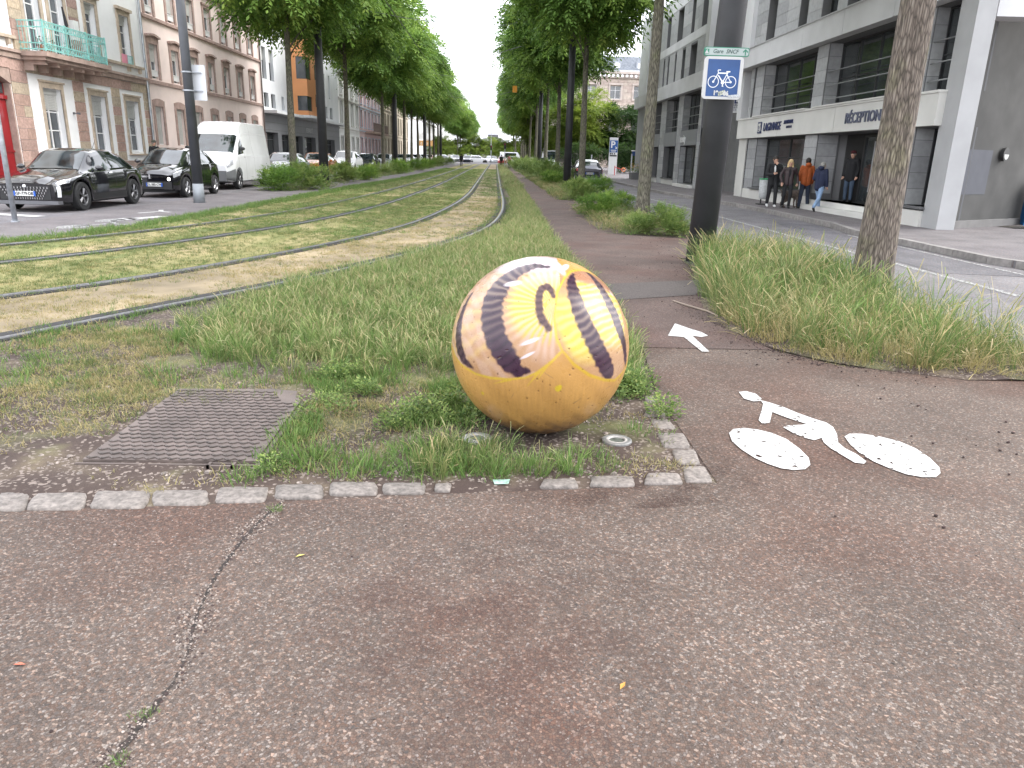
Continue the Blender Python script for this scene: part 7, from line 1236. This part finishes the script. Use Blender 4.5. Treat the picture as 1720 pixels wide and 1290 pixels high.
# ---------------------------------------------------------------- people (one remeshed body each, clothes as children)
def capsule(mb, a, b, ra, rb_, n=10): mb.tube([a, b], [ra, rb_], n); mb.ball(a, ra, 5); mb.ball(b, rb_, 5)
def blobmesh(mb, name, mat, par, vox=.014, smooth=4):
    o = put(name, mb.mesh(name, mat), par); r = o.modifiers.new('r', 'REMESH'); r.mode = 'VOXEL'; r.voxel_size = vox; r.use_smooth_shade = True; s = o.modifiers.new('s', 'SMOOTH'); s.iterations = smooth; s.factor = .5; return o
skin = M('skin', (.48, .28, .2), .6, var=.05, coord='Object')
def person(label, loc, rz, ht, J, top, legs, shoes, hair, jacket_open=None, longhair=False, hood=None, bag=None, build=1.0, sleeve=.055, jacket_len=.0, cap=None, female=False):
    """J: joints in a 1.75 m figure facing -Y; x to the figure's left"""
    e = thing('person', label, 'person', loc, rz); e.scale = (ht/1.75,)*3; b = build; V_ = lambda k: Vector(J[k])
    sk = MB(); capsule(sk, V_('neck')-Vector((0, 0, .08)), V_('head')-Vector((0, -.01, .08)), .05, .05); h = V_('head'); sk.ball(h, .098, 10, (.82, .98, 1.15)); sk.ball(h+Vector((0, -.03, -.07)), .06, 7, (.9, .95, .8)); f = J.get('face', (0, -1)); fx, fy = f
    P = lambda s, o, z: h+Vector((fx*o-fy*s*-1*0+(-fy)*s, fy*o+fx*s, z))
    sk.ball(P(0, .098, -.012), .017, 5, (1, 1, 1.3)); [sk.ball(P(s*.088, -.005, -.005), .024, 5, (.5, .9, 1.3)) for s in (1, -1)]
    for s in 'LR':
        w, ha = V_('wr'+s), V_('ha'+s); capsule(sk, V_('el'+s), w, .038, .027); d = (ha-w).normalized(); capsule(sk, w, w+d*.055, .028, .034); u = d.cross(Vector((0, 1, 0.2))).normalized(); n_ = d.cross(u)
        for q in range(4): o_ = u*(q-1.5)*.019; L_ = (.068, .078, .074, .058)[q]; p0 = w+d*.085+o_; p1 = p0+d*L_*.5+n_*.006; capsule(sk, w+d*.05+o_*.8, p0, .012, .0105, 6); capsule(sk, p0, p1, .0105, .0095, 6); capsule(sk, p1, p1+d*L_*.4+n_*.022, .0095, .0075, 6)
        t0 = w+d*.03+u*.032; capsule(sk, t0, t0+d*.035+u*.022, .012, .0105, 6); capsule(sk, t0+d*.035+u*.022, t0+d*.065+u*.02+n_*.01, .0105, .008, 6)
    for s in 'LR': capsule(sk, V_('hip'+s), V_('kn'+s), .075, .05); capsule(sk, V_('kn'+s), V_('an'+s), .05, .035)
    capsule(sk, V_('pel'), V_('chest'), .075, .08)
    blobmesh(sk, 'body', skin, e, .009, 2)
    for s in (1, -1):
        mb = MB(); mb.ball(P(s*.033, .083, .012), .0105, 5, (1, .6, .8)); put('eye', mb.mesh('eye', M('eye_dark', (.03, .02, .02), .3)), e); mb = MB(); mb.tube([P(s*.018, .09, .036), P(s*.05, .08, .034)], .006, 5); put('eyebrow', mb.mesh('eyebrow', hair), e)
    mb = MB(); mb.tube([P(-.024, .089, -.052), P(.024, .089, -.052)], .006, 5); put('mouth', mb.mesh('mouth', M('lips', (.35, .12, .1), .5)), e)
    hb = MB(); hb.ball(h+Vector((-fx*.012, -fy*.012, .022)), .108, 10, (.87, 1.0, 1.08)); 
    if longhair:
        for s in (-1, 0, 1): capsule(hb, P(s*.06, -.04, 0), P(s*.085, -.03 if s else -.08, -.27), .055, .04)
    ho = blobmesh(hb, 'hair', hair, e, .012, 3)
    # carve the face free: hair stays behind the hairline
    cut = MB(); c0 = P(0, .105, -.055); cut.ball(c0, .112, 8, (.78 if abs(fy) > .5 else 1, 1 if abs(fy) > .5 else .78, 1.0)); co_ = cut.mesh('cut', hair); tmp = bpy.data.objects.new('hair_cut', co_)
    hb2 = bmesh.new(); me_ = ho.data
    tr = MB(); sw_, pe, ch = V_('shL'), V_('pel'), V_('chest'); pm = legs
    for s in 'LR': capsule(tr, V_('hip'+s)+Vector((0, 0, .02)), V_('kn'+s), .092*b, .068*b); capsule(tr, V_('kn'+s), V_('an'+s)+Vector((0, 0, .03)), .066*b, .055*b)
    capsule(tr, pe+Vector((0.05, 0, -.04)), pe+Vector((-.05, 0, -.04)), .095*b, .095*b); blobmesh(tr, 'trousers', pm, e)
    jk = MB(); bt = pe+Vector((0, 0, -.06-jacket_len)); capsule(jk, V_('shL')-Vector((.03, 0, .03)), V_('shR')+Vector((.03, 0, -.03)), .075*b, .075*b)
    for s in (-1, 1): capsule(jk, ch+Vector((s*.07, 0, .04)), bt+Vector((s*.065, 0, 0)), .115*b, .115*b*(1 if not female else .95))
    jk.ball(V_('neck')-Vector((0, 0, .04)), .075, 6)
    for s in 'LR': capsule(jk, V_('sh'+s), V_('el'+s), .066*b, sleeve*b); capsule(jk, V_('el'+s), V_('wr'+s), sleeve*b, sleeve*.85*b)
    if hood: jk.ball(V_('neck')+Vector((-fx*.06, -fy*.08, .03)), .1, 8, (1.15, .8, .75))
    blobmesh(jk, 'jacket', top, e)
    if jacket_open: 
        mb = MB(); z0, z1 = jacket_open[1:]; mb.ball(ch+Vector((fx*.085, fy*.085, .03)), .08, 8, (.5, .6, 2.0)); blobmesh(mb, 'shirt', jacket_open[0], e)
    if cap: mb = MB(); mb.ball(h+Vector((0, 0, .055)), .112, 8, (.9, 1, .72)); mb.ball(P(0, .1, .05), .06, 6, (1, 1, .2)); blobmesh(mb, 'cap', cap, e)
    for s in 'LR':
        a = V_('an'+s); d = Vector(J.get('toe'+s, (0, -1, 0))).normalized(); mb = MB(); capsule(mb, a+Vector((0, 0, -.03)), a+d*.13+Vector((0, 0, -.045)), .046, .038); capsule(mb, a-d*.03+Vector((0, 0, -.04)), a+d*.02+Vector((0, 0, -.04)), .042, .045); blobmesh(mb, 'shoe', shoes, e, .012, 2)
    bpy.data.objects.remove(tmp); return e
def pose(**k):
    J = dict(head=(0, -.02, 1.63), neck=(0, 0, 1.49), chest=(0, 0, 1.25), pel=(0, 0, .95), shL=(.18, 0, 1.43), shR=(-.18, 0, 1.43), elL=(.25, .02, 1.14), elR=(-.25, .02, 1.14), wrL=(.24, -.06, .9), wrR=(-.24, -.06, .9), haL=(.24, -.1, .8), haR=(-.24, -.1, .8), hipL=(.09, 0, .9), hipR=(-.09, 0, .9), knL=(.1, -.02, .48), knR=(-.1, -.02, .48), anL=(.1, .02, .08), anR=(-.1, .02, .08)); J.update(k); return J
bk = M('black_fabric', (.012, .012, .014), .85, var=.1, coord='Object'); dkb = M('dark_brown_leather', (.035, .02, .022), .5, var=.15, coord='Object'); orj = M('orange_jacket', (.36, .08, .015), .75, var=.12, scale=8, coord='Object'); nvj = M('navy_jacket', (.012, .018, .05), .8, coord='Object'); jean = M('light_jeans', (.22, .32, .48), .85, var=.12, scale=9, coord='Object'); djean = M('dark_jeans', (.02, .028, .05), .85, var=.2, scale=9, coord='Object'); wsh = M('white_shoes', (.7, .7, .7), .5); bsh = M('black_shoes', (.02, .02, .02), .5); wshirt = M('white_shirt', (.7, .7, .7), .8); hd = M('dark_hair', (.015, .01, .008), .6); hbl = M('blonde_hair', (.5, .36, .18), .6); hgr = M('grey_hair', (.25, .24, .22), .7)
person('man in open black jacket, white shirt and white shoes, hand raised to his mouth', (9.52, 26.15, .12), R(-8), 1.7, pose(wrR=(-.08, -.26, 1.12), haR=(-.02, -.28, 1.16), elR=(-.27, -.08, 1.13), elL=(.25, -.14, 1.2), wrL=(.08, -.2, 1.46), haL=(.03, -.15, 1.52), knL=(.1, -.13, .5), anL=(.1, -.16, .1), knR=(-.1, .02, .48), anR=(-.1, .16, .12), toeR=(0, -1, -.3)), bk, bk, wsh, hd, (wshirt, 1.2, 1.4), build=1.08, jacket_len=.08)
person('blonde woman in dark brown leather jacket and black trousers, walking left', (9.9, 25.75, .12), R(-12), 1.6, pose(elR=(-.3, .05, 1.15), wrR=(-.25, -.1, .95), elL=(.3, .06, 1.16), wrL=(.33, -.02, .9), knL=(.1, -.1, .5), anL=(.09, -.08, .09), knR=(-.11, .0, .48), anR=(-.12, .1, .1)), dkb, bk, bsh, hbl, (bk, 1.1, 1.4), longhair=True, female=True)
person('man in orange hooded jacket and dark trousers, seen from behind beside the dog', (10.55, 25.9, .12), R(176), 1.66, pose(wrL=(.26, -.05, .95), knL=(.12, 0, .48), anL=(.14, .0, .08), knR=(-.12, 0, .48), anR=(-.15, .04, .08)), orj, djean, bsh, hd, hood=True, build=1.12)
person('grey-haired person in navy jacket and pale jeans striding towards the entrance', (10.45, 24.5, .12), R(128), 1.56, pose(head=(0, -.06, 1.6), wrL=(.2, -.2, 1.05), knL=(.1, -.2, .5), anL=(.1, -.3, .1), knR=(-.1, .12, .47), anR=(-.1, .4, .14), toeR=(0, -.7, -.7)), nvj, jean, bsh, hgr, hood=True, build=1.1, jacket_len=.06)
person('old man in black coat and red cap standing inside the dark doorway', (11.45, 24.6, .43), R(-50), 1.6, pose(), bk, M('worn_jeans', (.06, .09, .14), .85, coord='Object'), bsh, hgr, cap=M('dark_red_cap', (.08, .015, .02), .8), build=1.12, jacket_len=.1)
person('person in dark coat and grey cap behind the small black car', (-15.3, 35.0, .12), R(60), 1.75, pose(), bk, djean, bsh, hgr, cap=M('olive_cap', (.08, .08, .06), .9)); bpy.context.view_layer.update()
far = lambda lb, x, y, t, l_, z=.004: person(lb, (x, y, z), R(170), 1.7, pose(), t, l_, bsh, hd)
far('far pedestrian in bright pink jacket at the end of the cycle path', 1.75, 105, M('pink_jacket', (.65, .05, .25), .7), djean); far('far pedestrian in black at the end of the tram lawn', .75, 118, bk, bk); far('far pedestrian in black crossing the left path', -4.9, 108, bk, bk)
# dog
dg = thing('dog', 'stocky grey-brown dog standing behind the man in orange, head raised', 'dog', (10.15, 26.05, .12), R(100)); fur = M('grey_brown_fur', (.13, .1, .085), .9, var=.3, scale=25, coord='Object', bmp=.3); mb = MB()
capsule(mb, (0, .22, .46), (0, -.2, .46), .115, .14); mb.ball((0, -.2, .43), .14, 7, (.85, 1, 1.15)); mb.ball((0, .24, .45), .11, 7); capsule(mb, (0, -.28, .5), (0, -.42, .66), .085, .07); mb.ball((0, -.46, .7), .08, 7); capsule(mb, (0, -.5, .68), (0, -.62, .65), .05, .035)
for s in (-1, 1):
    capsule(mb, (s*.08, -.22, .4), (s*.085, -.2, .2), .05, .032); capsule(mb, (s*.085, -.2, .2), (s*.085, -.22, .04), .03, .026); mb.ball((s*.085, -.25, .03), .036, 5, (1, 1.4, .8)); capsule(mb, (s*.08, .24, .42), (s*.085, .16, .26), .075, .045); capsule(mb, (s*.085, .16, .26), (s*.085, .3, .17), .04, .027); capsule(mb, (s*.085, .3, .17), (s*.085, .27, .04), .026, .024); mb.ball((s*.085, .24, .03), .034, 5, (1, 1.4, .8)); capsule(mb, (s*.06, -.44, .76), (s*.09, -.42, .7), .022, .014)
capsule(mb, (0, .32, .5), (0, .42, .62), .025, .015); blobmesh(mb, 'body', fur, dg, .011, 3); mb = MB(); mb.lathe([(.09, -.015), (.092, .015)], (0, -.34, .57), 14); put('collar', mb.mesh('collar', M('red_collar', (.3, .02, .02), .6)), dg)
# plastic bag rack beside the man
e = thing('waste_bag_stand', 'pale translucent waste bag hanging in a green-rimmed stand behind the man in black', 'bin', (9.75, 27.6, .12)); mb = MB(); mb.lathe([(.2, .88), (.21, .92), (.19, .93)], (9.75, 27.6, .12), 18); mb.build('green_rim', M('green_rim', (.04, .3, .12), .5), e); mb = MB(); mb.lathe([(.19, .9), (.18, .5), (.16, .25), (.1, .2), (0, .19)], (9.75, 27.6, .12), 18); mb.build('bag', M('milky_bag', (.5, .52, .52), .35, var=.12, scale=20), e, smooth=True); mb = MB(); mb.tube([(9.75, 27.82, .12), (9.75, 27.82, 1.05)], .025, 8); mb.box(9.6, 9.9, 27.6, 27.9, .12, .15); mb.build('stand', trimb, e)
# blue bin at the right edge
e = thing('recycling_container', 'blue container with white lid at the foot of the concrete wall, right edge', 'container', (15, 20.5, .12)); mb = MB(); mb.prism([(14.42, 20.3), (15.6, 20.0), (15.8, 21.0), (14.6, 20.75)], .13, 1.0); mb.build('body', M('blue_plastic', (.01, .15, .42), .45, var=.06), e); mb = MB(); mb.prism([(14.48, 20.33), (15.55, 20.05), (15.7, 20.9), (14.62, 20.72)], 1.0, 1.28); mb.build('lid', winw, e)
# ---------------------------------------------------------------- things beyond, right side
e = thing('parking_totem', 'tall white car park totem with blue P panel and arrow on the far pavement', 'sign', (11.15, 74, .12)); mb = MB(); mb.box(10.78, 11.58, 74, 74.25, .12, 3.5); mb.build('body', sw, e); mb = MB(); mb.box(10.8, 11.56, 73.985, 73.998, 2.15, 3.25); mb.build('blue_panel', sb, e); text('P', .85, sw, e, (11.1, 73.97, 2.83), RNEG, bold=.02); mb = MB(); mb.poly([(x, 73.975, z) for x, z in ((11.5, 2.48), (11.5, 2.68), (11.44, 2.62), (11.36, 2.7), (11.32, 2.66), (11.4, 2.58), (11.32, 2.48))]); mb.box(10.9, 11.45, 73.97, 73.98, 2.32, 2.38); mb.box(10.95, 11.4, 73.97, 73.98, 2.22, 2.26); mb.build('white_print', sw, e); mb = MB(); mb.box(10.84, 11.52, 73.98, 73.999, 1.78, 1.92); mb.box(10.86, 11.0, 73.98, 73.999, 1.96, 2.1); mb.box(11.05, 11.15, 73.98, 73.999, 1.96, 2.1); mb.box(11.25, 11.35, 73.98, 73.999, 1.96, 2.1); mb.build('dark_print', drk, e); mb = MB(); mb.box(10.85, 11.5, 73.98, 73.999, 3.33, 3.42); mb.build('grey_header', M('header_grey', (.4, .42, .45), .5), e)
e = thing('barrier_post', 'small red barrier post with orange ring beside the parking totem', 'barrier', (11.0, 71, .12)); mb = MB(); mb.tube([(10.95, 71, .12), (10.95, 71, .95)], .04, 8); mb.tube([(10.95, 71, .85), (11.7, 71, .6)], .03, 6); mb.build('post', M('barrier_red', (.45, .03, .03), .4), e); mb = MB(); [mb.lathe([(.15, -.03), (.2, 0), (.15, .03), (.11, 0), (.15, -.03)], (11.75, 71, .62), 16, 'y')]; mb.build('ring', M('barrier_orange', (.6, .2, .08), .5), e)
e = thing('street_name_post', 'thin pale post with small dark blue sign near the white office corner', 'sign', (10.95, 62.5, .12)); mb = MB(); mb.tube([(10.95, 62.5, .12), (10.95, 62.5, 2.0)], .05, 8); mb.build('post', galv, e); mb = MB(); mb.box(10.95, 11.75, 62.48, 62.54, 1.85, 2.2); mb.build('panel', M('dark_blue_sign', (.02, .06, .18), .4), e); mb = MB(); mb.box(10.9, 11.8, 62.44, 62.6, 2.2, 2.27); mb.build('top_strip', winw, e)
e = thing('flower_planter', 'planter with yellow and orange flowers at the corner of the office building', 'planter', (10.6, 58.5, .12)); mb = MB(); mb.box(10.3, 10.85, 58.2, 59.4, .12, .6); mb.build('box', slabd, e); wput('foliage', broadleaf('plf', 220, .8, .5, .12, MAT_LEAFY, 900), e, (10.55, 58.7, .55)); wput('flower', broadleaf('pfl', 60, .7, .4, .1, M('yellow_petals', (.75, .35, .03), .6), 901), e, (10.5, 58.6, .9))
put('shrub_belt', crown_mesh('belt', 30000, 42, 2.5, -.5, 3.6, .3, MAT_LEAFY, 820, 260, csz=(1.0, 1.8))[0], None, (-4, 190, 0), label='long low belt of pale green shrubs beyond the far crossing', category='shrubs')
hd_ = crown_mesh('hedge', 26000, 3.2, .8, .0, 3.0, .12, MAT_LEAFD, 801, 70, csz=(.5, .8))[0]
for x, lb in ((9.0, 'clipped dark hedge left of the parking totem'), (13.6, 'clipped dark hedge right of the parking totem')): put('hedge', hd_, None, (x, 82, 0), label=lb, category='hedge')
fm = M('old_iron_fence', (.1, .09, .085), .7); e = thing('iron_fence', 'rusty iron railing on a stone base in front of the palace garden', 'fence', (9.2, 100, .12)); mb = MB(); mb.box(9.1, 9.4, 84, 138, .12, .9); mb.build('stone_base', ptr, e); bar_ = MB(); bar_.box(-.03, .03, -.03, .03, 0, 1.5); bme = bar_.mesh('bar', fm)
for k in range(108): wput('bar', bme, e, (9.25, 84.2+k*.5, .9))
mb = MB(); mb.box(9.22, 9.28, 84, 138, 1.15, 1.2); mb.box(9.22, 9.28, 84, 138, 2.2, 2.25); mb.build('rail', fm, e)
e = thing('concrete_wall', 'low pale concrete wall beyond the dark car on the right', 'wall', (9.6, 84, .12)); mb = MB(); mb.box(8.8, 10.3, 83.2, 83.4, .1, 1.9); mb.build('panel', M('pale_concrete', (.3, .29, .27), .9, var=.15, bmp=.2), e)
for i, (x, y, lb) in enumerate(((9.6, 78, 'pale bollard post left of the parking totem'), (8.35, 86, 'slim grey post by the far fence'))): mb = MB(); mb.tube([(x, y, .12), (x, y, 1.9)], .06, 10); mb.build('slim_post', galv, None, loc=(x, y, .12), label=lb, category='post')
# distant buildings closing the view and beyond the crossing
far_st = M('far_grey_stone', (.3, .28, .27), .9, var=.1, scale=.3); e = thing('domed_building', 'distant grey building with big pitched roof at the end of the avenue', 'building', (-2, 420, 0)); mb = MB(); mb.box(-11, 5, 420, 450, 0, 8); mb.build('wall', far_st, e)
mb = MB(); mb.poly([(-12, 419, 8), (6, 419, 8), (2.5, 426, 11), (-7, 426, 11)]); mb.poly([(-12, 419, 8), (-7, 426, 11), (-7, 445, 11), (-12, 451, 8)]); mb.poly([(6, 419, 8), (6, 451, 8), (2.5, 445, 11), (2.5, 426, 11)]); mb.box(-5, 1, 424, 440, 11, 12.2); mb.poly([(-5.5, 423, 12.2), (1.5, 423, 12.2), (-.5, 430, 13.6), (-3.5, 430, 13.6)]); mb.build('roof', M('far_slate', (.16, .16, .18), .6, var=.15, scale=.5), e)
for k in range(5): mb = MB(); mb.box(-10+k*3.1, -8.8+k*3.1, 419.8, 420.05, 2, 6); mb.build('window', gld, e)
def block(label, x0, x1, y0, y1, h, mat, rows, ncol, face='x'):
    e = thing('apartment_block', label, 'building', ((x0+x1)/2, (y0+y1)/2, 0)); mb = MB(); mb.box(x0, x1, y0, y1, -.02, h); mb.build('wall', mat, e); mb = MB(); mb.box(x0-.3, x1+.3, y0-.3, y1+.3, h, h+.4); mb.build('roof_edge', lt, e)
    for r_ in range(rows):
        for k in range(ncol):
            mb = MB(); z = 1.2+r_*(h-1)/rows; hh = (h-1)/rows*.55
            if face == 'x+': yy = y0+(k+.3)*(y1-y0)/ncol; mb.box(x1-.02, x1+.03, yy, yy+1.2, z, z+hh)
            elif face == 'x-': yy = y0+(k+.3)*(y1-y0)/ncol; mb.box(x0-.03, x0+.02, yy, yy+1.2, z, z+hh)
            else: xx = x0+(k+.3)*(x1-x0)/ncol; mb.box(xx, xx+1.2, y0-.03, y0+.02, z, z+hh)
            mb.build('window', gld, e)
    return e
block('plain white block behind the last trees of the left row', -30, -17, 216, 300, 10, white, 3, 16, 'x+'); block('pale grey block on the right far beyond the crossing', 11, 30, 185, 290, 12, pw, 4, 16, 'x-')
block('beige block facing the crossing on the left', -70, -18, 300, 320, 14, crm, 4, 14, 'y'); block('beige block facing the crossing on the right', 20, 80, 300, 320, 14, crm, 4, 14, 'y')
# small things at the far end
e = thing('advertising_panel', 'orange and white illuminated-style shop sign above the far left pavement', 'sign', (-13.2, 150, 2)); mb = MB(); mb.box(-15.4, -12.0, 150, 150.3, 3.0, 4.0); mb.build('orange_board', M('orange_board', (.62, .35, .14), .5), e); mb = MB(); mb.box(-15.4, -12, 150, 150.2, 4.2, 5.4); mb.build('white_board', winw, e); mb = MB(); mb.tube([(-13, 150.1, 0), (-13, 150.1, 6)], .12, 8); mb.build('post', winw, e); text('o o o o', .8, winw, e, (-13.7, 149.98, 3.5), RNEG, sx=.8)
for i, (x, y, lb) in enumerate(((1.15, 108, 'far traffic signal at the end of the cycle path'), (-1.0, 143, 'far signal mast between the tracks'))): e = thing('traffic_signal', lb, 'signal', (x, y, 0)); mb = MB(); mb.tube([(x, y, 0), (x, y, 2.6)], .06, 8); mb.build('pole', galv, e); mb = MB(); mb.box(x-.15, x+.15, y-.12, y+.12, 2.5, 3.3); mb.build('signal_head', trimb, e); mb = MB(); mb.ball((x, y-.13, 3.1), .08, 6, (1, .4, 1)); mb.build('red_lens', redl, e)
mb = MB(); mb.tube([(-1.2, 165, 0), (-1.2, 165, 9)], [.07, .04], 8); mb.build('tall_mast', galv, None, loc=(-1.2, 165, 0), label='thin tall lamp mast in the middle beyond the crossing', category='mast')
mb = MB(); mb.box(1.35, 1.75, 71.8, 72.05, 7.1, 7.65); mb.build('amber_signal_box', M('amber_paint', (.7, .3, .03), .5), None, loc=(1.5, 72, 7.1), label='small amber box hanging on the wire in front of the right tree row', category='box')
